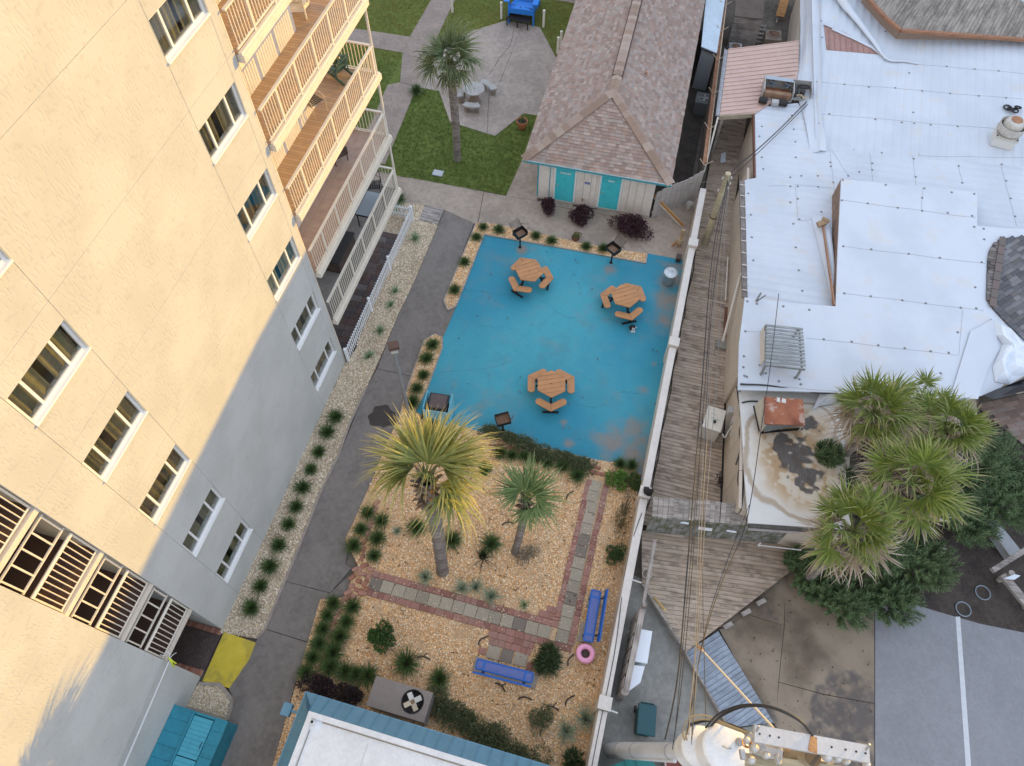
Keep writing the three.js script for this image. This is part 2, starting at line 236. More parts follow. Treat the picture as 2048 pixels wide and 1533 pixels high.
// ---------------------------------------------------------------- the blue court
const courtPoly = [...xz([[968, 470], [1130, 498], [1291, 527], [1294, 507], [1368, 521]]), [wallX, -19.5], [wallX, -10.5], ...xz([[1270, 934], [1178, 919], [985, 873], [890, 846], [831, 826], [855, 776], [884, 697], [886, 676], [913, 613]])];
{
  const x0 = -6.2, z0 = -21.2, L = 13;                     // worn paint: brown concrete shows along the wall and in scuffed patches
  const P = (u, v) => [x0 + u * L, -(z0 + L) + v * L];
  const worn = [[[1345, 560], 0.8], [[1330, 640], 0.75], [[1338, 600], 0.75], [[1350, 540], 0.8], [[1308, 728], 0.16], [[1286, 780], 0.26], [[1268, 862], 0.55], [[1270, 905], 0.95], [[1225, 890], 0.75], [[1285, 930], 0.9], [[1222, 540], 0.36], [[1042, 500], 0.26], [[1135, 888], 0.26], [[1125, 845], 0.18]].map(([p, r]) => { const q = at(...p); return [q.x, q.z, r]; });
  const t = tex(1024, L, (u, v) => {
    const x = x0 + u * L, z = -(v * L) + z0 + L;            // uv = (x, -z)
    const n1 = fbm(u, v, 8, 4, 1), n2 = fbm(u, v, 32, 2, 4), n3 = vnoise(u, v, 4, 6);
    let w = 0; for (const [wx, wz, r] of worn) { const d = Math.hypot(x - wx, z - wz) / r; w = Math.max(w, 1.35 - d); }
    w = sst(0.0, 1.15, w * 0.85 + (n1 - 0.5) * 0.9 + (n2 - 0.5) * 0.9 - 0.10 + (R() - 0.5) * 0.8);
    let c = mix3([0.016, 0.225, 0.325], [0.050, 0.325, 0.40], sst(0.25, 0.75, n3 * 0.5 + n1 * 0.5));
    c = mix3(c, [0.03, 0.16, 0.21], 0.28 * sst(0.50, 0.78, fbm(u, v, 16, 3, 2)));
    c = mix3(c, [0.27, 0.19, 0.135], 0.85 * w);
    if (R() < 0.010) c = mix3(c, [0.05, 0.10, 0.12], 0.7);
    const g = 1 + (R() - 0.5) * 0.22; return [c[0] * g, c[1] * g, c[2] * g];
  }, false, [x0, -(z0 + L)]);
  struct('court', slab(courtPoly, 0.012, 0.08), mat(t, 0.7, { bumpMap: grit, bumpScale: 0.002 }));
  const pale = mat([0.42, 0.47, 0.46], 0.9);
  const cr = [[[930, 580], [1000, 590], [1080, 600], [1130, 633], [1220, 640], [1330, 680]], [[905, 632], [960, 650], [1040, 660]], [[1105, 498], [1060, 660], [1030, 690], [1032, 715], [985, 735], [880, 745]], [[1135, 805], [1200, 815], [1240, 785], [1290, 790]], [[975, 745], [985, 780]]];
  cr.forEach(c => { const q = c.map(p => { const a = at(p[0], p[1]); return V(a.x, 0.0128, a.z); }); const cv = new THREE.CatmullRomCurve3(q).getPoints(40), Q = []; let w0 = 0.006; for (let i = 0; i + 1 < cv.length; i++) { const a = cv[i], b = cv[i + 1]; b.x += rr(-0.03, 0.03); b.z += rr(-0.03, 0.03); const w1 = rr(0.002, 0.007); Q.push(a.x, a.y, a.z - w0, b.x, b.y, b.z - w1, b.x, b.y, b.z + w1, a.x, a.y, a.z - w0, b.x, b.y, b.z + w1, a.x, a.y, a.z + w0); w0 = w1; } const g = new THREE.BufferGeometry(); g.setAttribute('position', new THREE.Float32BufferAttribute(Q, 3)); g.computeVertexNormals(); tag(mesh('crack', uvm(g), mat([0.05, 0.10, 0.12], 0.95)), null, null, null, 'structure'); });
}
// brown concrete yard, joints open, and the grey asphalt car park with its white line
M.yard = mat(tex(1024, 6, (u, v) => { const n = fbm(u, v, 4, 5, 2), d = sst(0.56, 0.66, fbm(u, v, 4, 4, 5)); let c = mix3([0.125, 0.092, 0.062], [0.29, 0.23, 0.165], sst(0.3, 0.7, n)); c = mix3(c, [0.075, 0.068, 0.072], 0.75 * d * sst(0.2, 0.6, fbm(u, v, 32, 2, 3) * 0.7 + 0.3 * R())); const g = 1 + (R() - 0.5) * 0.35; return [c[0] * g, c[1] * g, c[2] * g]; }), 0.9, { bumpMap: grit, bumpScale: 0.004 });
M.slabGrey = mat(mottled([0.21, 0.20, 0.175], [0.30, 0.285, 0.25], 5, { grain: 0.3, s: 3 }), 0.9, { bumpMap: grit, bumpScale: 0.003 });
paved('concrete_yard', [
  [[1430, 1255], [1440, 1240], [1576, 1150], [1572, 1180], [1569, 1252], [1492, 1228], [1452, 1256]],
  [[1438, 1258], [1452, 1256], [1492, 1228], [1569, 1252], [1558, 1365], [1552, 1450], [1535, 1440]],
  [[1572, 1130], [1690, 1100], [1800, 1190], [1750, 1215], [1750, 1408], [1650, 1390], [1558, 1365], [1569, 1252]],
  [[1558, 1365], [1650, 1390], [1750, 1408], [1750, 1640], [1552, 1640], [1550, 1450]],
], M.yard, -0.01);
paved('concrete_ground', [[[1220, 1130], [1290, 1160], [1370, 1308], [1462, 1460], [1545, 1447], [1552, 1640], [1180, 1640]]], M.slabGrey, -0.012);
struct('car_park', slab(xz([[1751, 1208], [1800, 1200], [1870, 1222], [1960, 1248], [2060, 1268], [2300, 1330], [2300, 1700], [1751, 1700]]), -0.008, 0.06), M.asphalt);
struct('painted_line', slab(xz([[1912, 1234], [1921, 1234], [1945, 1560], [1934, 1560]]), -0.004, 0.004), mat(mottled([0.50, 0.51, 0.52], [0.62, 0.63, 0.64], 0.6, { grain: 0.4 }), 0.8));
M.mulch = mat(mottled([0.030, 0.024, 0.02], [0.10, 0.078, 0.062], 1.5, { grain: 0.8 }), 0.98);
struct('planting_soil', slab(xz([[1590, 1110], [1760, 1000], [2100, 860], [2200, 1300], [2060, 1268], [1960, 1248], [1870, 1222], [1800, 1200], [1745, 1212]]), -0.02, 0.04), M.mulch);
// ================================================================ HOTEL
const XF = -10.173, FL = 2.65, ZN = -12.95, ZS = -2.55, ZB = -1.1;
{
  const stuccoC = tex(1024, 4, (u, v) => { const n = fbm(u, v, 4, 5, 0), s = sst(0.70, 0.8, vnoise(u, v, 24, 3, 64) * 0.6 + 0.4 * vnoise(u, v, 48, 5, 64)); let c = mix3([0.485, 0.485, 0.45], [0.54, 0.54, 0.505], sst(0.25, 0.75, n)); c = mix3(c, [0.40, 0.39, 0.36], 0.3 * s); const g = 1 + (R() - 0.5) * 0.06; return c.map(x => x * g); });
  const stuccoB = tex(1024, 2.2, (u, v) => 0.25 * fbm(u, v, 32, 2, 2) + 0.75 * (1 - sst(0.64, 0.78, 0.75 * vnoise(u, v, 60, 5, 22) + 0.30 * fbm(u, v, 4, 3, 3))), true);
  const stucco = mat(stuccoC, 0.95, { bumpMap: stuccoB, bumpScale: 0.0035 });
  const plain = mat(stuccoC, 0.95), doorGlass = mat([0.30, 0.32, 0.33], 0.08);
  const cream = mat(mottled([0.66, 0.57, 0.46], [0.74, 0.66, 0.55], 1.5, { grain: 0.08 }), 0.7), white = mat([0.78, 0.77, 0.74], 0.45);
  const hotel = thing('hotel_building', 'tall cream stuccoed hotel with balconies and white windows along its facade', 'building', [XF, 0, -8]);
  const O = g => g.translate(-XF, 0, 8);                   // the parts are laid out in the place's own metres
  const TOP = FL * 10;
  // solid mass behind the facade panels
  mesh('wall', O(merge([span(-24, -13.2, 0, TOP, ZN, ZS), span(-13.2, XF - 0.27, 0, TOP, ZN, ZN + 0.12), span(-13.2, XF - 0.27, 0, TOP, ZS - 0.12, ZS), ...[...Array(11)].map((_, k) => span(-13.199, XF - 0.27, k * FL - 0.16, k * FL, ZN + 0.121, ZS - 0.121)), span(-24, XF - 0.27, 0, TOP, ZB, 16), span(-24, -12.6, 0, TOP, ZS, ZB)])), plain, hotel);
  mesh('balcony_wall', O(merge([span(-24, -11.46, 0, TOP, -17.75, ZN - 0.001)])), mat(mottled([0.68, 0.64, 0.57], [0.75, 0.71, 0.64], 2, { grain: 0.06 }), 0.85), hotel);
  // facade panels between the control joints; some with a window opening
  const cols = [[ZS, -3.72], [-3.72, -5.55], [-5.55, -10.85], [-10.85, -12.64], [-12.64, ZN]];
  const panel = (z0, z1, y0, y1, hole) => {                 // z0 > z1
    const g = 0.003, s = new THREE.Shape(); const W = z0 - z1; s.moveTo(g, y0 + g); s.lineTo(W - g, y0 + g); s.lineTo(W - g, y1 - g); s.lineTo(g, y1 - g); s.closePath();
    if (hole) { const [a, b, c, d] = hole; const h = new THREE.Path(); h.moveTo(a, c); h.lineTo(a, d); h.lineTo(b, d); h.lineTo(b, c); h.closePath(); s.holes.push(h); }
    const e = new THREE.ExtrudeGeometry(s, { depth: 0.25, bevelEnabled: true, bevelSize: 0.004, bevelOffset: -0.004, bevelThickness: 0.004, bevelSegments: 1 });
    e.rotateY(Math.PI / 2); e.translate(XF - 0.254, 0, z0); return O(uvm(e));
  };
  const winSpot = [];
  for (let k = 0; k < 10; k++) cols.forEach(([z0, z1], ci) => {
    const y0 = k ? k * 2.667 + 0.02 : 0, y1 = (k + 1) * 2.667 + 0.02, win = (ci === 1 || ci === 3); const W = z0 - z1;
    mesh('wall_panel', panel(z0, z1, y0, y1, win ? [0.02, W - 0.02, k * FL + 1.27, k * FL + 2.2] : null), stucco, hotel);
    if (win) winSpot.push([(z0 + z1) / 2, W - 0.04, k * FL + 1.27, 0.93]);
  });
  for (let k = 0; k < 10; k++) mesh('wall_panel', panel(16, ZB, k ? k * 2.667 * 1 : 0, (k + 1) * 2.667), stucco, hotel);
  // windows: white frame with three lights, glass, curtain and sill
  const glass = mat([0.86, 0.88, 0.86], 0.03, { phys: true, transmission: 1, thickness: 0, ior: 1.5 });
  const curt = [[0.20, 0.17, 0.09], [0.13, 0.11, 0.07], [0.26, 0.23, 0.15]].map(c => mat(mottled(c.map(x => x * 0.7), c, 0.6, { grain: 0.3 }), 0.9));
  winSpot.forEach(([zc, W, y, H], i) => {
    if (y > 17.5) return;
    const f = 0.062, X = XF - 0.12, d = 0.06, ym = y + H / 2, m1 = W * 0.26, m2 = -W * 0.24;
    const fr = merge([span(X, X + d, y, y + f, zc - W / 2, zc + W / 2), span(X, X + d, y + H - f, y + H, zc - W / 2, zc + W / 2), span(X, X + d, y + f, y + H - f, zc - W / 2, zc - W / 2 + f), span(X, X + d, y + f, y + H - f, zc + W / 2 - f, zc + W / 2), span(X, X + d - 0.01, y + f, y + H - f, zc + m1 - 0.03, zc + m1 + 0.03), span(X, X + d - 0.01, y + f, y + H - f, zc + m2 - 0.03, zc + m2 + 0.03)]);
    const w = mesh('window', O(fr), white, hotel);
    mesh('sill', O(merge([rbox(0.16, 0.05, W + 0.03, 0.01, XF - 0.035, y - 0.02, zc)])), white, w);
    const e = [-W / 2 + f, m2 - 0.03, m2 + 0.03, m1 - 0.03, m1 + 0.03, W / 2 - f];
    for (let k = 0; k < 3; k++) mesh('pane', O(merge([span(X + 0.02, X + 0.026, y + f, y + H - f, zc + e[2 * k], zc + e[2 * k + 1])])), glass, w);
    const r = RNG(40 + i), P = []; const n = 60, q = []; const ph = r() * 6, openL = r() * 0.5;
    for (let k = 0; k <= n; k++) { const z = zc - W / 2 + 0.05 + (W - 0.1) * k / n; q.push([X - 0.075 + 0.022 * Math.sin(k * 0.85 + ph) + 0.012 * Math.sin(k * 0.37 + ph * 2), z]); }
    for (let k = 0; k < n; k++) { if (k / n > 0.38 + openL * 0.2 && k / n < 0.45 + openL * 0.35) continue; const [a, b] = [q[k], q[k + 1]]; P.push(a[0], y, a[1], b[0], y, b[1], b[0], y + H, b[1], a[0], y, a[1], b[0], y + H, b[1], a[0], y + H, a[1]); }
    const g = new THREE.BufferGeometry(); g.setAttribute('position', new THREE.Float32BufferAttribute(P, 3)); g.computeVertexNormals(); mesh('curtain', O(uvm(g)), curt[i % 3], w);
  });
  // corner reveal
  mesh('corner_trim', O(merge([span(XF - 0.3, XF - 0.002, 0, TOP, ZN - 0.05, ZN - 0.006)])), cream, hotel);
  mesh('corner_joint', O(merge([span(XF - 0.3, XF - 0.03, 0, TOP, ZN - 0.10, ZN - 0.052)])), mat([0.12, 0.08, 0.055], 0.9), hotel);
  // balconies
  const rail = mat(mottled([0.68, 0.60, 0.48], [0.76, 0.69, 0.58], 0.8, { grain: 0.1 }), 0.55);
  const plank = mat(tex(512, 1.2, (u, v) => { const k = Math.floor(v * 10), f = v * 10 - k, g = fbm(u, v, 8, 3, 2), s = LAT[1][k * 7]; let c = mix3([0.40, 0.25, 0.14], [0.55, 0.37, 0.225], 0.5 * g + 0.5 * s); if (f < 0.08) c = c.map(x => x * 0.45); return c; }), 0.6);
  const tile = mat(tex(512, 1.6, (u, v) => { const a = u * 4 % 1, b = v * 4 % 1, g = fbm(u, v, 8, 3, 1); let c = mix3([0.40, 0.275, 0.215], [0.52, 0.38, 0.30], g); if (a < 0.035 || b < 0.035) c = [0.30, 0.22, 0.18]; return c; }), 0.6);
  const grey = mat(mottled([0.22, 0.20, 0.185], [0.30, 0.275, 0.25], 1.5, { grain: 0.2 }), 0.85);
  const XR = -10.10, ZE = -19.72, railTop = 1.1;
  const balu = O(merge([box(0.021, 0.93, 0.021, 0, 0, 0)])); balu.translate(XF, 0, -8);
  for (let k = 0; k < 9; k++) {
    const F = k * FL;
    if (!k) { const s = mesh('balcony_slab', O(merge([span(-24, -11.3, 0.02, 0.10, -19.9, ZN - 0.06)])), grey, hotel); continue; }
    const s = mesh('balcony_slab', O(merge([span(-24, XR + 0.10, F - 0.24, F - 0.03, -19.86, ZN - 0.101), span(XR - 0.02, XR + 0.07, F - 0.03, F + 0.035, -19.83, ZN - 0.101), span(-24, XR - 0.02, F - 0.03, F + 0.035, -19.83, -19.74)])), rail, hotel);
    mesh('floor', O(merge([span(-24, XR - 0.022, F - 0.029, F, -19.738, ZN - 0.101)])), k === 1 ? grey : k === 2 ? tile : plank, s);
    const b = [span(XR - 0.045, XR + 0.035, F + railTop - 0.05, F + railTop, ZE - 0.04, ZN - 0.1), span(XR - 0.02, XR + 0.02, F + 0.10, F + 0.145, ZE, ZN - 0.1), span(-17, XR - 0.046, F + railTop - 0.05, F + railTop, ZE - 0.04, ZE + 0.04), span(-17, XR - 0.021, F + 0.10, F + 0.145, ZE - 0.02, ZE + 0.02)];
    const ps = []; for (let i = 0; i < 7; i++) { const z = -12.80 - 1.13 * (i); if (z < ZN - 0.1) { b.push(span(XR - 0.03, XR + 0.03, F + 0.036, F + railTop - 0.051, z - 0.03, z + 0.03)); ps.push(z); } }
    for (const x of [XR - 1.3, XR - 2.6, XR - 3.9]) b.push(span(x - 0.03, x + 0.03, F + 0.036, F + railTop - 0.051, ZE - 0.03, ZE + 0.03));
    const rl = mesh('railing', O(merge(b)), rail, hotel);
    const spots = []; for (let z = ZN - 0.18; z > ZE + 0.05; z -= 0.1255) if (!ps.some(p => Math.abs(p - z) < 0.05)) spots.push([XR, z]);
    for (let x = XR - 0.13; x > XR - 3.6; x -= 0.13) spots.push([x, ZE]);
    if (k <= 4) spots.forEach(([x, z]) => { const m = mesh('baluster', balu, rail, rl); m.position.set(x - XF, F + 0.595, z + 8); });
    else tag(mesh('balusters', O(merge(spots.map(([x, z]) => box(0.021, 0.93, 0.021, x, F + 0.595, z)))), rail, rl), null, null, null, 'stuff');
    mesh('corner_post', O(merge([cyl(0.045, 0.045, FL - 0.28, XR + 0.0, F + 0.036, ZE - 0.0, 10)])), rail, hotel);
  }
  // north rooms: sliding doors behind the balconies
  mesh('balcony_door', O(merge([...Array(8)].map((_, k) => span(-15.5, -13.2, k * FL + 0.05, k * FL + 2.1, -17.80, -17.755)))), doorGlass, hotel);
  // breezeway: landings with pipe rails and barred guards between the two facades
  const xb = XF - 0.08, z0 = ZS + 0.02, z1 = ZB - 0.02;
  const bz = (a, b2, y, r2) => bar(V(xb, y, a), V(xb, y, b2), r2, 8);
  for (let k = 1; k < 8; k++) {
    const F = k * FL;
    const s = mesh('landing', O(merge([span(-12.6, XF - 0.03, F - 0.16, F - 0.004, ZS, ZB), ])), cream, hotel);
    mesh('landing_floor', O(merge([span(-12.6, XF - 0.14, F - 0.003, F + 0.01, ZS + 0.003, ZB - 0.003)])), mat([0.10, 0.058, 0.042], 0.9), s);
    const rl = mesh('landing_railing', O(merge([bz(z0, z1, F + 1.2, 0.045), bz(z0, z1, F + 0.10, 0.022), span(xb - 0.02, xb + 0.02, F + 0.07, F + 1.2, z0, z0 + 0.04), span(xb - 0.02, xb + 0.02, F + 0.07, F + 1.2, z1 - 0.04, z1)])), rail, hotel);
    for (let i = 1; i < 11; i++) mesh('baluster', O(merge([bar(V(xb, F + 0.1, z0 + (z1 - z0) * i / 11), V(xb, F + 1.18, z0 + (z1 - z0) * i / 11), 0.014, 6)])), rail, rl);
    const gd = mesh('window_guard', O(merge([span(xb - 0.02, xb + 0.02, F + 1.50, F + 1.54, z0, z1), span(xb - 0.02, xb + 0.02, F + 2.30, F + 2.335, z0, z1)])), rail, hotel);
    for (let i = 0; i < 5; i++) { const z = z0 + 0.05 + (z1 - z0 - 0.1) * i / 4; mesh('guard_bar', O(merge([span(xb - 0.018, xb + 0.018, F + 1.54, F + 2.30, z - 0.018, z + 0.018)])), rail, gd); }
  }
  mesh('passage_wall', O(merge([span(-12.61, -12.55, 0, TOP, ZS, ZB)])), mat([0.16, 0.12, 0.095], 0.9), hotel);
  mesh('roof', O(merge([span(-24, XF + 0.1, TOP, TOP + 0.3, ZN - 0.1, 16), span(-24, -11.4, TOP, TOP + 0.298, -17.8, ZN - 0.1)])), cream, hotel);
}
// passage floor: dark crazed tiles between two brick courses
{
  const o = tag(new THREE.Group(), null, null, null, 'structure'); o.name = 'passage_floor'; scene.add(o);
  mesh('slab', slab([[-12.5, ZS + 0.19], [-10.14, ZS + 0.19], [-10.14, ZB - 0.19], [-12.5, ZB - 0.19]], 0.03, 0.08), mat(tex(512, 1.2, (u, v) => { const n = fbm(u, v, 16, 3, 2), l = Math.abs(fbm(u, v, 6, 2, 4) - 0.5) + 0.5 * Math.abs(fbm(u, v, 6, 2, 6) - 0.5); const c = mix3([0.055, 0.036, 0.030], [0.10, 0.07, 0.06], n); return l < 0.035 ? [0.16, 0.12, 0.10] : c; }), 0.6), o);
  for (const z of [ZS + 0.095, ZB - 0.095]) for (let i = 0; i < 30; i++) mesh('brick', uvm(rbox(0.075, 0.06, 0.17, 0.006, -10.2 - i * 0.085, 0.012 + rr(0, 0.004), z)), i % 3 ? M.brick : M.brick2, o);
}
struct('yellow_ramp', sheet([at(448, 1264, 0.03), at(511, 1286, 0.015), at(498, 1320, 0.012), at(458, 1377, 0.012), at(404, 1363, 0.03)], 0.05), mat(tex(512, 2.4, (u, v) => { const n = fbm(u, v, 8, 4, 1), w = sst(0.56, 0.72, fbm(u, v, 4, 4, 3)); let c = mix3([0.60, 0.44, 0.03], [0.72, 0.55, 0.06], n); c = mix3(c, [0.18, 0.145, 0.06], 0.6 * w * sst(0.3, 0.6, R())); if (R() < 0.03) c = [0.14, 0.11, 0.05]; return c; }), 0.8));
// ================================================================ RESTROOM BUILDING
// a roof plane clad with shingle tabs; o = eave corner, e = along the eave, u = up the slope (unit vectors), poly = outline in (e, u) metres
function shingles(parent, o, e, u, poly, cols, expo = 0.15, tabW = 0.32, seed = 1, name = 'shingle_courses') {
  const n = e.clone().cross(u); if (n.y < 0) n.negate(); const r = RNG(seed), xs = poly.map(p => p[0]), ys = poly.map(p => p[1]), P = [], C = [], x0 = Math.min(...xs), x1 = Math.max(...xs), y1 = Math.max(...ys);
  const pt = (x, y, h) => { const q = o.clone().addScaledVector(e, x).addScaledVector(u, y).addScaledVector(n, h); return q; };
  for (let j = 0; j * expo < y1; j++) { let x = x0 - r() * tabW; while (x < x1) { const w = tabW * (0.55 + 0.8 * r()), a = Math.max(x, x0), b = Math.min(x + w, x1); const cy = (j + 0.5) * expo; let aa = a, bb = b;
      if (!inside(poly, (a + b) / 2, cy)) { x += w; continue; }
      while (!inside(poly, aa + 0.005, cy) && aa < bb) aa += 0.02; while (!inside(poly, bb - 0.005, cy) && bb > aa) bb -= 0.02;
      const lift = 0.018 + r() * 0.012, y0 = j * expo - (r() < 0.5 ? 0.012 : 0), ye = (j + 1) * expo + 0.02, c0 = cols[Math.floor(r() * cols.length)], g = 0.90 + r() * 0.2, c = c0.map(v => v * g);
      const A = pt(aa, y0, lift), B = pt(bb - 0.006, y0, lift), D = pt(bb - 0.006, ye, 0.004), E = pt(aa, ye, 0.004), a0 = pt(aa, y0, -0.004), b0 = pt(bb - 0.006, y0, -0.004), d0 = pt(bb - 0.006, ye, -0.004), e0 = pt(aa, ye, -0.004);
      for (const q of [A, B, D, A, D, E, a0, b0, B, a0, B, A, a0, A, E, a0, E, e0, b0, D, B, b0, d0, D]) { P.push(q.x, q.y, q.z); C.push(...c); }
      x += w; } }
  const g = new THREE.BufferGeometry(); g.setAttribute('position', new THREE.Float32BufferAttribute(P, 3)); g.computeVertexNormals(); g.setAttribute('color', new THREE.Float32BufferAttribute(C, 3));
  return tag(mesh(name, uvm(g), shingleM, parent), null, null, null, 'stuff');
}
const shingleM = mat([1, 1, 1], 0.95, { vertexColors: true, bumpMap: grit, bumpScale: 0.003 });
{
  const B = thing('restroom_building', 'long beige restroom block with hipped brown shingle roof and two turquoise doors', 'building', [-2.66, 0, -23.42], 1.6 * Math.PI / 180);
  const W2 = 2.52, L = 16, H = 2.42, siding = mat(mottled([0.72, 0.65, 0.57], [0.78, 0.71, 0.63], 2, { grain: 0.1 }), 0.8), teal = mat(mottled([0.05, 0.52, 0.57], [0.065, 0.58, 0.63], 1, { grain: 0.08 }), 0.5), white = mat([0.78, 0.78, 0.76], 0.5), tealTrim = mat([0.055, 0.32, 0.38], 0.55);
  mesh('wall', merge([span(-W2, W2, 0, H, -L, -0.05)]), siding, B);
  mesh('plinth', merge([span(-W2 - 0.04, W2 + 0.02, 0, 0.10, -L, 0.03)]), mat([0.50, 0.45, 0.40], 0.9), B);
  // vertical siding boards on the front
  const doors = [[-1.80, -0.82], [0.17, 1.16]]; let x = -W2, i = 0;
  const edges = [-W2, -1.98, -1.80, -0.82, -0.50, -0.18, 0.05, 0.17, 1.16, 1.45, 1.78, 2.12, W2];
  for (let k = 0; k + 1 < edges.length; k++) { const a = edges[k], b = edges[k + 1], d = doors.find(q => q[0] === a); if (!d) mesh('siding_board', uvm(rbox(b - a - 0.014, H - 0.16, 0.045, 0.005, (a + b) / 2, 0.105 + (H - 0.16) / 2, -0.026)), siding, B); }
  const font = await new FontLoader().loadAsync('fonts/droid/droid_sans_bold.typeface.json');
  doors.forEach(([a, b], k) => {
    const w = b - a, d = mesh('door', merge([rbox(w - 0.12, 2.03, 0.05, 0.006, (a + b) / 2, 1.03, -0.02)]), teal, B);
    mesh('door_frame', merge([span(a, a + 0.075, 0.02, 2.08, -0.045, 0.03), span(b - 0.075, b, 0.02, 2.08, -0.045, 0.03), span(a, b, 2.081, 2.155, -0.045, 0.034)]), white, d);
    const pn = []; for (const [y0, y1] of [[0.18, 0.68], [0.76, 1.05], [1.13, 1.48]]) for (const s of [-1, 1]) pn.push(rbox(w * 0.34, y1 - y0, 0.012, 0.005, (a + b) / 2 + s * w * 0.20, (y0 + y1) / 2, 0.006)); mesh('door_panel', merge(pn), teal, d);
    mesh('door_handle', merge([cyl(0.032, 0.032, 0.02, 0, 0, 0, 12).rotateX(Math.PI / 2).translate(a + 0.14, 1.0, 0.005), bar(V(a + 0.14, 1.0, 0.02), V(a + 0.24, 1.0, 0.05), 0.012), cyl(0.028, 0.028, 0.02, 0, 0, 0, 12).rotateX(Math.PI / 2).translate(a + 0.14, 1.16, 0.005)]), mat([0.75, 0.73, 0.68], 0.25, { metalness: 0.9 }), d);
    const tg = new TextGeometry(k ? 'MEN' : 'WOMEN', { font, size: 0.085, depth: 0.006, curveSegments: 3 }); tg.computeBoundingBox(); const cx = (tg.boundingBox.max.x + tg.boundingBox.min.x) / 2; tg.translate((a + b) / 2 - cx, 1.66, 0.006);
    mesh('lettering', merge([tg]), mat([0.85, 0.86, 0.85], 0.5), d);
    const arc = (s) => { const c = (a + b) / 2; return tube([V(c - s * 0.40, 1.74, 0.008), V(c - s * 0.22, 1.81, 0.008), V(c, 1.785, 0.008), V(c + s * 0.25, 1.62, 0.008), V(c + s * 0.40, 1.685, 0.008)], 0.006, 20, 4); };
    mesh('flourish', merge([arc(1), arc(-1)]), mat([0.12, 0.42, 0.48], 0.6), d);
  });
  mesh('corner_board', merge([span(-1.99, -1.955, 0.11, H - 0.06, -0.01, 0.012), span(-W2 - 0.01, -W2 + 0.05, 0.11, H - 0.06, -0.04, 0.018)]), tealTrim, B);
  const sg = mesh('sign_plate', merge([rbox(0.22, 0.11, 0.012, 0.003, -0.34, 1.36, 0.006)]), mat([0.04, 0.07, 0.33], 0.5), B);
  mesh('sign_print', merge([span(-0.42, -0.26, 1.375, 1.385, 0.012, 0.0135), span(-0.41, -0.29, 1.345, 1.355, 0.012, 0.0135)]), mat([0.7, 0.72, 0.8], 0.5), sg);
  mesh('tap', merge([bar(V(-0.46, 0.42, -0.01), V(-0.46, 0.42, 0.10), 0.014), bar(V(-0.46, 0.42, 0.09), V(-0.46, 0.36, 0.11), 0.012), cyl(0.03, 0.03, 0.012, -0.46, 0.44, 0.06, 10)]), mat([0.45, 0.33, 0.14], 0.4, { metalness: 0.8 }), B);
  for (const xx of [-1.31, 0.66]) mesh('doorstep', uvm(rbox(0.92, 0.05, 0.30, 0.01, xx, 0.025, 0.19)), M.apron, B);
  // hipped roof
  const ev = H - 0.02, OX = 3.10, zf = 0.34, pk = 1.55, PK = V(0, ev + pk, zf - 3.1), RB = V(0, ev + pk, -L - 3), FLc = V(-OX, ev, zf), FR = V(OX, ev, zf), BL = V(-OX, ev, -L - 3), BR = V(OX, ev, -L - 3);
  const deckM = mat([0.16, 0.12, 0.10], 0.95); const tri = (...p) => { const g = new THREE.BufferGeometry(); g.setAttribute('position', new THREE.Float32BufferAttribute(p.flatMap(q => [q.x, q.y, q.z]), 3)); g.computeVertexNormals(); return g; };
  const roof = mesh('roof', merge([tri(FLc, FR, PK), tri(FR, BR, RB, FR, RB, PK), tri(BL, FLc, PK, BL, PK, RB), span(-OX + 0.02, OX - 0.02, ev - 0.16, ev - 0.02, -L - 3, zf - 0.02)]), deckM, B);
  const cols = [[0.31, 0.225, 0.18], [0.35, 0.265, 0.22], [0.28, 0.20, 0.16], [0.38, 0.295, 0.245], [0.33, 0.225, 0.175], [0.32, 0.26, 0.22]];
  const sl = Math.hypot(OX, pk), uf = V(0, pk, -3.1).normalize(), ul = V(OX, pk, 0).normalize(), ur = V(-OX, pk, 0).normalize();
  shingles(roof, FLc, V(1, 0, 0), uf, [[0, 0], [2 * OX, 0], [OX, sl]], cols, 0.145, 0.23, 2);
  shingles(roof, FLc, V(0, 0, -1), ul, [[0, 0], [L + 3, 0], [L + 3, sl], [3.1, sl]], cols, 0.145, 0.23, 3);
  shingles(roof, FR, V(0, 0, -1), ur, [[0, 0], [L + 3, 0], [L + 3, sl], [3.1, sl]], cols.map(c => c.map((v, i) => v * [0.97, 0.985, 1.0][i])), 0.145, 0.23, 4);
  const capM = [[0.33, 0.23, 0.17], [0.42, 0.325, 0.26], [0.30, 0.21, 0.155], [0.38, 0.28, 0.22]].map(c => mat(mottled(c.map(x => x * 0.9), c, 1, { grain: 0.3 }), 0.95));
  const capG = uvm(merge([T(new THREE.BoxGeometry(0.22, 0.02, 0.24), -0.10, 0, 0, 0, 0, 0.42), T(new THREE.BoxGeometry(0.22, 0.02, 0.24), 0.10, 0, 0, 0, 0, -0.42)]));
  const caps = (a, b, n, flat) => { const d = b.clone().sub(a), len = d.length(); d.normalize(); for (let k = 0; k < n; k++) { const m = mesh('ridge_cap', capG, capM[Math.floor(R() * 4)], roof); m.position.copy(a).addScaledVector(d, (k + 0.5) / n * len); m.position.y += 0.05 + (k % 2) * 0.008; const z = d.clone().negate(), xx = V(0, 1, 0).cross(z).normalize(), y = z.clone().cross(xx); m.quaternion.setFromRotationMatrix(new THREE.Matrix4().makeBasis(xx, y, z)); m.scale.set(1, 1, len / n / 0.215); } };
  caps(FLc, PK, 14); caps(FR, PK, 14); 
  const rv0 = PK.clone().add(V(0, 0, -1.0)); caps(PK, rv0, 4);
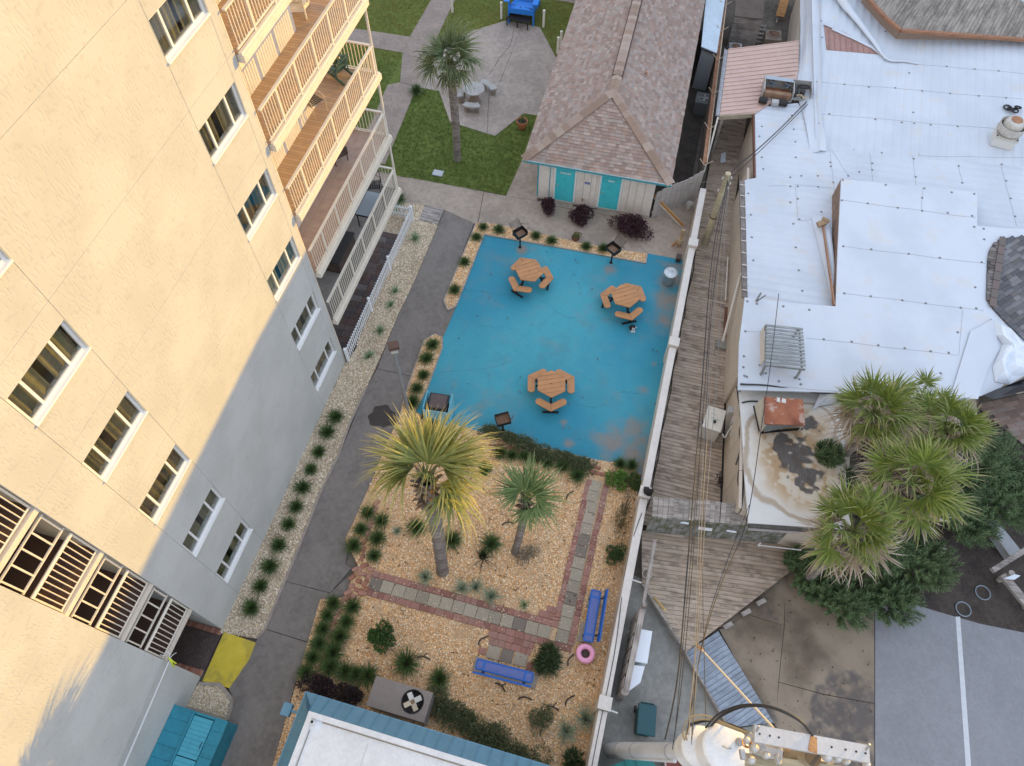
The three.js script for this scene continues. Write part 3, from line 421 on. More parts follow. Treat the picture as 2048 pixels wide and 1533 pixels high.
  mesh('ridge_vent', merge([span(-0.20, 0.20, PK.y + 0.015, PK.y + 0.05, RB.z, rv0.z), span(-0.235, -0.20, PK.y - 0.06, PK.y + 0.045, RB.z, rv0.z), span(0.20, 0.235, PK.y - 0.06, PK.y + 0.045, RB.z, rv0.z)]), mat([0.09, 0.06, 0.05], 0.9), roof);
  const n = 54; for (let k = 0; k < n; k++) { const z = rv0.z + (RB.z - rv0.z) * (k + 0.5) / n; const m = mesh('ridge_cap', capG, capM[Math.floor(R() * 4)], roof); m.position.set(0, PK.y + 0.10 + (k % 2) * 0.008, z); m.scale.set(0.95, 0.5, 1.2); }
  mesh('fascia', merge([span(-OX - 0.02, OX + 0.02, ev - 0.155, ev - 0.045, zf - 0.018, zf + 0.01)]), tealTrim, B);
  mesh('drip_edge', merge([span(-OX - 0.03, OX + 0.03, ev - 0.044, ev + 0.004, zf - 0.03, zf + 0.025)]), mat([0.62, 0.72, 0.74], 0.5), B);
  mesh('roof_vent', merge([cyl(0.05, 0.05, 0.22, 1.15, PK.y - 0.62, PK.z - 2.2, 10), cyl(0.11, 0.06, 0.05, 1.15, PK.y - 0.63, PK.z - 2.2, 10)]), mat([0.42, 0.24, 0.17], 0.9), B);
  // side yard: blue-white lean-to, service cabinet and a condenser behind the block
  const s1 = thing('shed', 'pale blue metal-roofed lean-to shed behind the restroom block', 'shed', at(1425, 60, 0));
  const o1 = s1.position, rp = [[1414, -20, 2.25], [1452, -10, 2.1], [1434, 106, 2.1], [1403, 93, 2.25]].map(p => at(...p).sub(o1));
  mesh('roof', sheet(rp, 0.05), mat(mottled([0.42, 0.52, 0.60], [0.55, 0.64, 0.70], 2, { grain: 0.1 }), 0.5), s1);
  mesh('wall', curtainWall([rp[2].clone().add(V(-0.05, -0.06, 0.0)), rp[3].clone().add(V(0.05, -0.06, 0.0))], 0, 0.08), mat([0.23, 0.24, 0.25], 0.85), s1);
  mesh('wall_trim', merge([beam(rp[2].clone().add(V(0, -0.05, 0.06)), rp[3].clone().add(V(0, -0.05, 0.06)), 0.05, 0.10)]), mat([0.05, 0.05, 0.055], 0.7), s1);
}
// picket gate with a loose diagonal plank, leaning boards and odds and ends beside the restroom block
{
  const a = at(1302, 437), b = at(1392, 400), n = 9, wood = [0, 1, 2].map(i => mat(woodTex([0.36, 0.32, 0.29], [0.50, 0.46, 0.42], 1.5, i), 0.9));
  const g = thing('board_gate', 'weathered grey board gate closing the gap beside the restroom block', 'gate', a); const d = b.clone().sub(a), len = d.length(), tr = Math.atan2(-d.z, d.x); g.rotation.y = tr;
  for (let i = 0; i < n; i++) { const w = len / n, h = 1.55 + 0.05 * Math.sin(i * 0.9) + i * 0.02; mesh('board', uvm(T(rbox(h, w - 0.015, 0.025, 0.004), (i + 0.5) * w, h / 2, 0, 0, 0, Math.PI / 2)), wood[i % 3], g); }
  mesh('cross_rail', merge([box(len, 0.08, 0.04, len / 2, 0.35, -0.04), box(len, 0.08, 0.04, len / 2, 1.2, -0.04)]), wood[0], g);
  const p0 = at(1307, 389, 1.05), p1 = at(1367, 452, 0.08);
  const bp = thing('timber_plank', 'orange-brown timber plank leaning diagonally across the grey gate', 'plank', p0);
  mesh('plank', merge([beam(V(0, 0, 0.03), p1.clone().sub(p0), 0.05, 0.17)]), mat(woodTex([0.36, 0.19, 0.07], [0.50, 0.29, 0.12], 1.5, 2), 0.85), bp);
  mesh('white_edge', merge([beam(V(0, -0.10, 0.05), p1.clone().sub(p0).add(V(0, -0.10, 0.02)), 0.05, 0.025)]), mat([0.72, 0.70, 0.66], 0.7), bp);
  const bk = thing('bucket', 'dirty white plastic bucket standing between grey gate and white wall', 'bucket', at(1376, 418));
  mesh('pail', merge([lathe([[0.001, 0], [0.12, 0], [0.15, 0.34], [0.16, 0.345], [0.16, 0.33], [0.14, 0.33], [0.115, 0.02], [0.001, 0.02]], 18)]), mat(mottled([0.5, 0.48, 0.43], [0.66, 0.63, 0.58], 0.4), 0.6), bk);
  mesh('bucket_handle', merge([tube([V(-0.155, 0.30, 0), V(-0.12, 0.22, 0.13), V(0, 0.17, 0.17), V(0.12, 0.22, 0.13), V(0.155, 0.30, 0)], 0.005, 16, 4)]), mat([0.4, 0.4, 0.4], 0.4, { metalness: 0.8 }), bk);
  const st = thing('timber_post', 'short round timber post with wooden collar beside the wall', 'post', at(1358, 492));
  mesh('post_shaft', merge([cyl(0.085, 0.075, 1.0, 0, 0, 0, 12)]), mat(woodTex([0.33, 0.22, 0.12], [0.5, 0.36, 0.22], 1, 1), 0.9), st); mesh('collar', merge([cyl(0.15, 0.13, 0.18, 0, 0.28, 0, 12)]), mat(woodTex([0.40, 0.30, 0.19], [0.55, 0.43, 0.30], 1, 3), 0.9), st); mesh('brace', merge([beam(V(-0.28, 0.0, 0.10), V(-0.05, 0.42, 0.04), 0.05, 0.09)]), mat(woodTex([0.36, 0.17, 0.06], [0.48, 0.25, 0.10], 1, 4), 0.9), st);
  const bx = thing('junction_box', 'dark brown metal box standing against the white wall foot', 'box', at(1356, 521)); mesh('cabinet', merge([rbox(0.20, 0.22, 0.26, 0.015, 0, 0.115, 0)]), mat([0.06, 0.04, 0.035], 0.6), bx); mesh('lid', merge([rbox(0.22, 0.025, 0.28, 0.008, 0, 0.24, 0)]), mat([0.08, 0.055, 0.045], 0.6), bx);
  // dark debris behind the gate
  struct('dirt_strip', slab(xz([[1372, 420], [1300, 430], [1400, 60], [1440, 60]]), -0.005, 0.03), M.mulch);
  const ac = thing('condenser_unit', 'dark condenser standing in the shade behind the restroom block', 'air conditioner', at(1402, 222));
  mesh('cabinet', merge([rbox(0.8, 0.75, 0.8, 0.03, 0, 0.38, 0)]), mat([0.12, 0.12, 0.115], 0.7), ac); mesh('fan_ring', merge([T(new THREE.TorusGeometry(0.28, 0.025, 6, 24), 0, 0.765, 0, 0, Math.PI / 2)]), mat([0.2, 0.2, 0.19], 0.6), ac); mesh('fan_well', merge([cyl(0.27, 0.27, 0.012, 0, 0.752, 0, 20)]), mat([0.12, 0.12, 0.115], 0.8), ac); mesh('fan_blade', merge([0, 1, 2, 3].map(k => T(new THREE.BoxGeometry(0.22, 0.008, 0.1), 0.13 * Math.cos(k * 1.57), 0.772, 0.13 * Math.sin(k * 1.57), -k * 1.57, 0.3))), mat([0.3, 0.29, 0.27], 0.5), ac);
}
// ================================================================ WALL, BOARDWALK AND THE WHITE-ROOFED BUILDING
const greyWood = [0, 1, 2, 3].map(i => mat(woodTex([0.17, 0.145, 0.125], [0.40, 0.36, 0.325], 1.6, i), 0.95, { bumpMap: lumps, bumpScale: 0.003 }));
const deckWood = [0, 1, 2, 3, 4].map(i => mat(tex(512, [1.7, 1.7], (u, v) => { const g = fbm(u, v, 4, 3, i), k = vnoise(u, v, 3, i + 1, 48), st = vnoise(u, v, 12, i + 2, 64), d = sst(0.52, 0.72, 0.8 * fbm(u, v, 5, 4, i + 3) + 0.2 * vnoise(u, v, 9, i, 24)); let c = mix3([0.30, 0.225, 0.16], [0.50, 0.40, 0.31], sst(0.05, 0.95, 0.5 * g + 0.2 * k + 0.15 * st + 0.15 * (i / 4))); c = mix3(c, [0.11, 0.084, 0.066], 0.5 * d); return c; }), 0.95));
const paintedWall = mat(mottled([0.60, 0.525, 0.44], [0.70, 0.63, 0.545], 2.2, { grain: 0.1, speck: 0.004, speckC: [0.25, 0.2, 0.16] }), 0.85);
const capMat = mat(mottled([0.60, 0.55, 0.485], [0.70, 0.65, 0.59], 2.2, { grain: 0.1, speck: 0.006, speckC: [0.35, 0.3, 0.25] }), 0.75);
// strips of boards clipped to an outline; the group is turned so that the boards run along its x
function boards(name, label, cat, poly, turn, pitch, y, t, mats, part = 'plank', gap = 0.012, jitter = 0.004, kind) {
  const cs = Math.cos(turn), sn = Math.sin(turn), o = new THREE.Group(); o.name = numbered(name); scene.add(o); o.rotation.y = turn; if (kind) tag(o, null, null, null, kind); else tag(o, label, cat);
  const L = poly.map(([x, z]) => [x * cs - z * sn, x * sn + z * cs]); const zs = L.map(p => p[1]); let i = 0;
  for (let z = Math.min(...zs); z < Math.max(...zs); z += pitch, i++) { let p = L; for (const [lim, s] of [[z, 1], [z + pitch - gap, -1]]) { const q = []; for (let k = 0; k < p.length; k++) { const a = p[k], b = p[(k + 1) % p.length], ia = s * (a[1] - lim) >= 0, ib = s * (b[1] - lim) >= 0; if (ia) q.push(a); if (ia !== ib) { const f = (lim - a[1]) / (b[1] - a[1]); q.push([a[0] + f * (b[0] - a[0]), lim]); } } p = q; } if (p.length < 3) continue; const g = slab(p, 0, t); const uv = g.attributes.uv, du = R() * 5; for (let k = 0; k < uv.count; k++) uv.setX(k, uv.getX(k) + du); const m = mesh(part, g, mats[Math.floor(R() * mats.length)], o); m.position.y = y + rr(-jitter, jitter); }
  return o;
}
const WX0 = 1.72, WX1 = 1.97;
{
  const w = thing('garden_wall', 'long low white masonry wall with square piers between court and boardwalk', 'wall', [1.85, 0, -10]);
  const top = 1.16, pr = [[WX0, 0], [WX1, 0], [WX1, top - 0.05], [WX1 - 0.06, top], [WX0 + 0.06, top], [WX0, top - 0.05]];
  const piers = [[1386, 485], [1351, 684], [1291, 985], [1203, 1405]].map(p => at(p[0], p[1], 1.3).z);
  const cuts = [-24.6, ...piers, 4];
  for (let i = 0; i + 1 < cuts.length; i++) { const a = cuts[i] + (i ? 0.19 : 0), b = cuts[i + 1] - (i + 2 < cuts.length ? 0.19 : 0); const s = new THREE.Shape(pr.map(p => new THREE.Vector2(p[0] - 1.85, p[1]))); const g = new THREE.ExtrudeGeometry(s, { depth: b - a, bevelEnabled: false }); g.translate(0, 0, a + 10); mesh('wall_section', uvm(g), paintedWall, w); const c = rbox(WX1 - WX0 + 0.012, 0.05, b - a - 0.01, 0.02, 0, top + 0.015, (a + b) / 2 + 10); mesh('coping', uvm(c), capMat, w); }
  piers.forEach(z => { mesh('pier', uvm(rbox(0.36, 1.28, 0.36, 0.02, 0, 0.64, z + 10)), paintedWall, w); mesh('pier_cap', uvm(rbox(0.39, 0.07, 0.39, 0.02, 0, 1.31, z + 10)), capMat, w); });
  // conduit on the wall and stub pipes
  const cb = mesh('cable', merge([tube([V(0.02, 1.22, 0.6), V(-0.09, 1.2, 1.4), V(-0.135, 1.0, 2.6), V(-0.1, 1.19, 3.4), V(0.0, 1.21, 5), V(-0.02, 1.2, 8), V(0.05, 1.2, 13)], 0.012, 50, 5)]), mat([0.05, 0.045, 0.04], 0.7), w);
  for (const [x, y] of [[1270, 1161], [1218, 1419]]) { const q = at(x, y, 1.05); mesh('stub_pipe', merge([bar(V(-0.1, 1.05, q.z + 10), V(0.42, 1.12, q.z + 10 + 0.05), 0.025, 8)]), mat([0.7, 0.69, 0.66], 0.5), w); }
}
// rusty fence with Y brackets beyond the wall
{
  const rust = mat(mottled([0.20, 0.085, 0.04], [0.36, 0.20, 0.12], 1.2, { grain: 0.3 }), 0.85), paleIron = mat(mottled([0.42, 0.30, 0.20], [0.60, 0.50, 0.38], 0.8, { grain: 0.3 }), 0.8);
  const a = at(1410, 325, 2), b = at(1455, -40, 2), f = thing('rusty_fence', 'tall rusty fence with Y-shaped brackets running between the two properties', 'fence', [a.x, 0, a.z]); const o = f.position, dir = b.clone().sub(a), len = dir.length(); dir.normalize();
  mesh('panel', merge([beam(V(0, 0.9, 0), dir.clone().multiplyScalar(len).add(V(0, 0.9, 0)), 0.06, 1.8)]), mat(mottled([0.10, 0.075, 0.055], [0.20, 0.155, 0.12], 1.5, { grain: 0.2 }), 0.9), f);
  mesh('top_rail', merge([beam(V(0, 1.94, 0), dir.clone().multiplyScalar(len).add(V(0, 1.94, 0)), 0.16, 0.05)]), rust, f);
  mesh('rail_pipe', merge([bar(V(0.09, 2.0, 0), dir.clone().multiplyScalar(len).add(V(0.09, 2.0, 0)), 0.025)]), paleIron, f);
  for (const p of [[1412, 330], [1420, 257], [1430, 187], [1437, 120], [1444, 62], [1453, 12]]) { const q = at(p[0], p[1], 2.0).sub(o); q.x = dir.x * (q.z / dir.z); const v = V(q.x, 1.97, q.z); mesh('bracket', merge([bar(v, v.clone().add(V(-0.26, 0.26, -0.05)), 0.018, 6), bar(v, v.clone().add(V(0.30, 0.26, -0.05)), 0.018, 6)]), paleIron, f); }
}
const xw = z => 3.58 + (z + 22) * 0.0837;
boards('boardwalk', 'weathered plank boardwalk between white garden wall and white-roofed building', 'boardwalk', [[2.02, -32], [3.3, -32], [xw(-24), -24], [xw(-9.75), -9.75], [2.02, -9.45]], 0, 0.142, 0.10, 0.04, deckWood, 'plank', 0.014);
struct('alley_ground', slab([[1.98, -36], [6, -36], [4.7, -9.3], [1.98, -9.3]], 0.0, 0.05), M.mulch);
// triangular deck and grey-blue ramp
const P2 = (...l) => l.map(p => { const q = at(...p); return [q.x, q.z]; });
boards('timber_deck', 'weathered triangular plank deck in front of the mossy board fence', 'deck', P2([1284, 1062, 0.3], [1586, 1092, 0.3], [1578, 1146, 0.3], [1370, 1307, 0.3], [1284, 1172, 0.3]), 0.12, 0.142, 0.30, 0.04, deckWood);
{
  const bl = [0, 1, 2].map(i => mat(woodTex([0.20, 0.235, 0.28], [0.33, 0.375, 0.43], 1.2, i), 0.85)), q = P2([1437, 1263, 0.18], [1371, 1306, 0.18], [1459, 1457, 0.1], [1546, 1446, 0.1]);
  boards('ramp', 'grey-blue painted plank ramp leading off the triangular deck', 'ramp', q, Math.atan2(-(q[0][1] - q[1][1]), q[0][0] - q[1][0]), 0.145, 0.16, 0.04, bl);
  const d = thing('deck_edge', 'dark timber edge beam along the deck and ramp', 'beam', at(1284, 1172, 0.2)), o = d.position;
  mesh('edge_beam', merge([beam(V(0, 0.05, 0), at(1371, 1309, 0.22).sub(o).add(V(0, 0.05, 0)), 0.06, 0.26), beam(at(1371, 1309, 0.2).sub(o), at(1460, 1462, 0.1).sub(o).add(V(0, 0, 0)), 0.05, 0.2)]), greyWood[1], d);
  for (const p of [[1456, 1252], [1492, 1226], [1522, 1205]]) mesh('joist_end', merge([T(rbox(0.32, 0.12, 0.14, 0.01), ...(q => [q.x, -0.05, q.z])(at(p[0], p[1], 0.14).sub(o)), 0.7)]), greyWood[2], d);
}
{ // mossy board fence with leaning top boards and torn notices
  const a = at(1288, 1068, 0.1), b = at(1625, 1098, 0.1), f = thing('board_fence', 'mossy grey board fence with leaning top boards above the triangular deck', 'fence', a), d = b.clone().sub(a), len = d.length(); f.rotation.y = Math.atan2(-d.z, d.x);
  const moss = [0, 1, 2].map(i => mat(tex(512, 1.7, (u, v) => { const g = fbm(u, v, 4, 4, i), st = vnoise(u, v, 6, i + 2, 64), m = sst(0.48, 0.66, fbm(u, v, 8, 4, i + 4)); let c = mix3([0.13, 0.125, 0.105], [0.29, 0.29, 0.26], sst(0.2, 0.8, 0.5 * g + 0.5 * st)); return mix3(c, [0.085, 0.095, 0.035], 0.7 * m); }), 0.95)), n = 34, w = len / n;
  for (let i = 0; i < n; i++) { const h = 1.42 + rr(-0.02, 0.03); mesh('board', uvm(T(rbox(h, w - 0.008, 0.022, 0.004), (i + 0.5) * w, 0.2 + h / 2, rr(-0.005, 0.005), 0, 0, Math.PI / 2)), moss[i % 3], f); }
  const m = Math.round(n * 0.60); for (let i = 0; i < m; i++) { const L = 0.66 + rr(-0.03, 0.03), g = rbox(L, 0.02, w - 0.01, 0.004, L / 2 - 0.03, 0, 0); T(g, 0, 0, 0, Math.PI / 2, 0, 0.46); g.translate((i + 0.5) * w + rr(-0.01, 0.01), 1.63 + rr(-0.005, 0.008), -0.02); mesh('top_board', uvm(g), greyWood[Math.floor(R() * 4)], f); }
  mesh('rail', merge([box(len, 0.09, 0.04, len / 2, 1.52, -0.045), box(len, 0.09, 0.04, len / 2, 0.6, -0.045)]), greyWood[1], f);
  const print = (() => { const c = document.createElement('canvas'); c.width = 256; c.height = 64; const x = c.getContext('2d'); x.fillStyle = '#dcdde0'; x.fillRect(0, 0, 256, 64); x.fillStyle = '#9a98a0'; for (let j = 0; j < 5; j++) for (let i = 0; i < 24; i++) if ((i * 7 + j * 5) % 4) x.fillRect(6 + i * 10.2, 7 + j * 11, 7, 4); const t = new THREE.CanvasTexture(c); t.colorSpace = THREE.SRGBColorSpace; return t; })();
  const note = (px, py, W, H, label, tx) => { const q = at(px, py, 1.50), t = thing('notice', label, 'notice', q, f.rotation.y); const g = new THREE.BoxGeometry(W, H, 0.006, 4, 1, 1), p = g.attributes.position; for (let i = 0; i < p.count; i++) p.setZ(i, p.getZ(i) + 0.012 * Math.sin(p.getX(i) * 9)); g.computeVertexNormals(); g.rotateX(-0.35); mesh('paper', g, tx ? mat(print, 0.7) : mat([0.66, 0.72, 0.76], 0.6), t); t.position.z += 0.06; };
  note(1370, 1043, 0.26, 0.09, 'small pale notice at the left of the board fence', false); note(1411, 1055, 0.44, 0.13, 'white notice with rows of small grey print on the board fence', true); note(1464, 1060, 0.30, 0.08, 'torn white strip at the right of the board fence', false);
  const pb = at(1518, 1088, 1.4), pp = thing('pipe', 'thin white pipe fixed along the mossy board fence', 'pipe', pb, f.rotation.y); mesh('run', merge([bar(V(0, 0, 0.05), V(1.35, -0.1, 0.05), 0.02, 8)]), mat([0.6, 0.6, 0.58], 0.5), pp); mesh('elbow', merge([bar(V(0, 0, 0.05), V(0.02, 0.12, 0.0), 0.024, 8), rbox(0.08, 0.05, 0.06, 0.01, 0, 0, 0.05)]), mat([0.6, 0.6, 0.58], 0.5), pp);
}
// ---------------------------------------------------------------- roofs
const planeOf = (a, b, c) => new THREE.Plane().setFromCoplanarPoints(a, b, c);
const on = (pl, px, py, up = 0) => { const r = ray(px, py).normalize(), q = V(); new THREE.Ray(EYE, r).intersectPlane(pl, q); q.y += up; return q; };
const PL = planeOf(at(1490, 360, 2.7), at(1497, 592, 2.7), at(2048, 335, 3.35));
const PU = planeOf(on(PL, 1650, 300), on(PL, 2048, 332), at(1735, 0, 3.9));
const PR = planeOf(at(1683, 358, 3.8), at(1955, 385, 3.85), at(1476, 780, 2.95));
const membrane = (ribU, s) => mat(tex(1024, 5, (u, v) => { const n = fbm(u, v, 4, 5, s), st = sst(0.63, 0.76, fbm(u, v, 8, 4, s + 3)); let c = mix3([0.53, 0.565, 0.605], [0.585, 0.615, 0.655], sst(0.3, 0.7, n)); c = mix3(c, [0.60, 0.55, 0.48], 0.35 * st); const g = 1 + (R() - 0.5) * 0.04; return c.map(x => x * g); }), 0.6, ribU === null ? { bumpMap: tex(256, 3, (u, v) => fbm(u, v, 4, 4, 2), true), bumpScale: 0.02 } : { bumpMap: tex(512, 2.1, (u, v) => { const k = (ribU ? u : v) * 6 % 1; return 0.75 * Math.pow(Math.abs(Math.sin(k * Math.PI)), 3) + 0.25 * fbm(u, v, 6, 3, 1); }, true), bumpScale: 0.032 });
const memN = membrane(true, 0), memE = membrane(false, 1), memF = membrane(null, 2);
const hall = thing('white_roofed_building', 'large low building with patched white membrane roofs east of the boardwalk', 'building', [4.2, 0, -18]);
const HO = hall.position, rel = q => q.clone().sub(HO);
const wallCream = mat(mottled([0.50, 0.425, 0.335], [0.60, 0.52, 0.425], 2, { grain: 0.12 }), 0.85);
{
  const roofPart = (pl, pts, m, t = 0.07) => mesh('roof', sheet(pts.map(p => rel(on(pl, ...p))), t), m, hall);
  const rU = roofPart(PU, [[1622, -60], [1632, 303], [1750, 312], [2200, 345], [2200, 70], [2080, -80]], memN);
  const rL = roofPart(PL, [[1490, 360], [1512, 356], [1510, 216], [1596, 206], [1655, 302], [1750, 311], [2200, 344], [2200, 520], [1960, 500], [1690, 640], [1497, 640]], memE, 0.06);
  const rR = roofPart(PR, [[1683, 358], [1820, 371], [1955, 385], [1955, 452], [2012, 457], [2200, 460], [2200, 640], [2048, 720], [2000, 780], [1935, 800], [1760, 790], [1690, 786], [1476, 780], [1478, 690], [1490, 595], [1580, 606], [1672, 613], [1676, 500]], memF, 0.06);
  // wall between the low roof and the raised one: rib-boarded brown boards
  const brown = [0, 1].map(i => mat(woodTex([0.19, 0.12, 0.085], [0.34, 0.235, 0.175], 1.2, i), 0.9));
  for (let i = 0; i < 26; i++) { const f0 = i / 26, f1 = (i + 0.88) / 26, A = on(PR, 1683 - 9 * f0, 358 + 254 * f0, -0.06), B = on(PR, 1683 - 9 * f1, 358 + 254 * f1, -0.06); mesh('clerestory_board', curtainWall([rel(A), rel(B)], 2.5, 0.03), brown[i % 2], hall); }
  for (let i = 0; i < 14; i++) { const f0 = i / 14, f1 = (i + 0.9) / 14, A = on(PR, 1686 + 268 * f0, 362 + 24 * f0, -0.06), B = on(PR, 1686 + 268 * f1, 362 + 24 * f1, -0.06); mesh('clerestory_board', curtainWall([rel(A), rel(B)], 2.6, 0.03), brown[i % 2], hall); }
  mesh('trim_board', merge([beam(rel(on(PR, 1656, 430, -0.5)), rel(on(PR, 1671, 608, -0.1)), 0.05, 0.12)]), mat(woodTex([0.28, 0.15, 0.09], [0.44, 0.26, 0.17], 1.2, 3), 0.9), hall);
  mesh('broken_board_end', merge([box(0.34, 0.16, 0.20, 0, 0, 0, 0.6, 0.3, 0.2), box(0.30, 0.05, 0.12, 0.12, 0.06, -0.16, -0.5, 0.2)].map(g => g.translate(...rel(on(PR, 1652, 432, -0.40)).toArray()))), mat(woodTex([0.24, 0.15, 0.08], [0.42, 0.29, 0.17], 0.8, 1), 0.9), hall);
  // the membrane bulging against that wall
  { const n = 16, P = []; const rows = []; for (let i = 0; i <= n; i++) { const f = i / n, y = 432 + 178 * f, bul = Math.sin(Math.PI * Math.pow(f, 0.8)); const row = []; for (let j = 0; j <= 6; j++) { const g = j / 6, x0 = 1622 + 44 * f - 18 * bul * 0, x1 = 1652 + 20 * f; row.push(rel(on(PL, mix(x0, x1, g), y, 0.02 + 0.30 * bul * Math.sin(g * Math.PI * 0.62)))); } rows.push(row); } for (let i = 0; i < n; i++) for (let j = 0; j < 6; j++) for (const q of [rows[i][j], rows[i + 1][j], rows[i + 1][j + 1], rows[i][j], rows[i + 1][j + 1], rows[i][j + 1]]) P.push(q.x, q.y, q.z); const g = new THREE.BufferGeometry(); g.setAttribute('position', new THREE.Float32BufferAttribute(P, 3)); g.computeVertexNormals(); mesh('loose_membrane', uvm(g), memF, hall); }
  // walls
  const wpts = [[-24.8, 2.55], [-22, 2.6], [-20, 2.62], [-17.9, 2.66]].map(([z, y]) => V(xw(z) + 0.02, y, z)); const boardsA = (pts, n, m, y0 = 0.1) => { for (let k = 0; k + 1 < pts.length; k++) for (let i = 0; i < n; i++) { const a = pts[k].clone().lerp(pts[k + 1], i / n), b = pts[k].clone().lerp(pts[k + 1], (i + 0.985) / n); mesh('wall_board', curtainWall([rel(a), rel(b)], y0, 0.1), m, hall); } };
  boardsA([...wpts, V(xw(-17.3) + 0.02, 2.72, -17.3), V(xw(-14.9) + 0.02, 2.78, -14.9)], 2, wallCream);
  boardsA([V(xw(-14.9) + 0.12, 2.30, -14.9), V(xw(-12.5) + 0.12, 2.30, -12.5), V(xw(-9.9) + 0.12, 2.30, -9.9)], 2, wallCream);
  mesh('wall', merge([span(4.75, 24, 0, 2.1, -40, -18.3), span(5.0, 12, 0, 2.35, -18.3, -14.8), span(4.8, 8.0, 0, 2.2, -14.8, -9.9)].map(g => g.translate(-HO.x, 0, -HO.z))), wallCream, hall);
  // eave trim, gutter strip and conduit along the boardwalk side
  const e0 = rel(on(PL, 1489, 362)), e1 = rel(on(PL, 1496, 596)); mesh('gutter', merge([beam(e0.clone().add(V(-0.10, -0.05, 0)), e1.clone().add(V(-0.10, -0.05, 0)), 0.16, 0.05), beam(e0.clone().add(V(-0.19, -0.02, 0)), e1.clone().add(V(-0.19, -0.02, 0)), 0.02, 0.12)]), mat(mottled([0.14, 0.115, 0.10], [0.30, 0.26, 0.23], 1, { grain: 0.3 }), 0.85), hall);
  const wh = mat([0.66, 0.62, 0.55], 0.6);
  mesh('gutter_strap', merge([...Array(10)].map((_, i) => { const q = e0.clone().lerp(e1, (i + 0.5) / 10); return box(0.20, 0.012, 0.03, q.x - 0.10, q.y + 0.045, q.z); })), wh, hall);
  mesh('downpipe', merge([bar(rel(V(3.72, 2.2, -19.3)), rel(V(3.72, 0.5, -17.4)), 0.05), bar(rel(V(3.72, 2.2, -19.3)), rel(V(3.85, 2.5, -19.5)), 0.05)]), wh, hall);
  mesh('wall_pipe', merge([bar(rel(V(3.45, 0.25, -21.9)), rel(V(3.62, 0.25, -19.6)), 0.03)]), wh, hall);
  // north bit of low wall: brown fascia and cream gable
  const n0 = rel(on(PL, 1510, 216)), n1 = rel(on(PL, 1513, 354)); mesh('fascia', merge([beam(n0.clone().add(V(-0.05, -0.08, 0)), n1.clone().add(V(-0.05, -0.08, 0)), 0.06, 0.2)]), mat([0.17, 0.075, 0.05], 0.8), hall);
  mesh('wall_board', curtainWall([n0.clone().add(V(0.05, -0.2, 0)), n1.clone().add(V(0.05, -0.2, 0))], 0.1, 0.08), wallCream, hall);
  // upturned membrane over the parapet, facing the hotel
  { const A = [[1599, -40], [1600, 60], [1597, 120], [1590, 175], [1598, 205], [1612, 250], [1624, 305]], B = [[1640, -60], [1641, 60], [1642, 130], [1643, 190], [1646, 240], [1648, 280], [1650, 305]], r = RNG(9), rows = []; const n = 48; const lerpL = (L, f) => { const k = Math.min(L.length - 2, Math.floor(f * (L.length - 1))), t = f * (L.length - 1) - k; return [mix(L[k][0], L[k + 1][0], t), mix(L[k][1], L[k + 1][1], t)]; };
    for (let i = 0; i <= n; i++) { const f = i / n, a = lerpL(A, f), b = lerpL(B, f), lo = 2.78 + 0.12 * f, row = []; const top = on(PU, ...b, 0.10), bot = at(a[0], a[1], Math.min(lo, top.y - 0.1)); for (let j = 0; j <= 8; j++) { const g = j / 8, q = bot.clone().lerp(top, g); q.x += 0.05 * Math.sin(g * 9 + f * 4) + 0.04 * Math.sin(g * 5 - f * 11) * g; q.y += 0.03 * Math.sin(f * 17 + g * 6); row.push(rel(q)); } rows.push(row); }
    const P = []; for (let i = 0; i < n; i++) for (let j = 0; j < 8; j++) for (const q of [rows[i][j], rows[i + 1][j + 1], rows[i + 1][j], rows[i][j], rows[i][j + 1], rows[i + 1][j + 1]]) P.push(q.x, q.y, q.z); const g = new THREE.BufferGeometry(); g.setAttribute('position', new THREE.Float32BufferAttribute(P, 3)); g.computeVertexNormals(); mesh('membrane_upturn', uvm(g), memF, hall); }
  // torn patch: red ribbed sheet metal showing, rolled flap beside it
  const redM = mat(mottled([0.30, 0.16, 0.13], [0.38, 0.22, 0.18], 1, { grain: 0.15 }), 0.6); const tp = [[1648, 50], [1690, 66], [1740, 92], [1766, 110], [1700, 104], [1653, 100]];
  const red = mesh('red_sheet', sheet(tp.map(p => rel(on(PU, ...p, 0.02))), 0.015), redM, hall);
  for (let i = 0; i < 9; i++) { const x = 1658 + i * 11.5, y0 = 54 + (x - 1648) * 0.5, y1 = 100 + (x - 1653) * 0.08; mesh('rib', merge([beam(rel(on(PU, x, y0, 0.035)), rel(on(PU, x + 1, y1, 0.035)), 0.03, 0.025)]), redM, red); }
  { const ln = [[1660, -30], [1690, 18], [1716, 50], [1745, 88], [1775, 122], [1808, 124], [1836, 128]].map((p, i) => on(PU, p[0], p[1], [0.14, 0.16, 0.15, 0.14, 0.08, 0.05, 0.03][i])); const cv = new THREE.CatmullRomCurve3(ln), rad = f => f < 0.72 ? 0.26 - 0.16 * f / 0.72 * (f > 0.3 ? 1 : 0.5) : 0.07; const g = new THREE.TubeGeometry(cv, 60, 1, 10), p = g.attributes.position; for (let i = 0; i <= 60; i++) { const c = cv.getPointAt(i / 60), k = rad(i / 60); for (let j = 0; j <= 10; j++) { const q = i * 11 + j; p.setXYZ(q, c.x + (p.getX(q) - c.x) * k, c.y + (p.getY(q) - c.y) * k * 0.55, c.z + (p.getZ(q) - c.z) * k); } } g.computeVertexNormals(); g.translate(-HO.x, 0, -HO.z); mesh('rolled_membrane', merge([g]), memF, hall); }
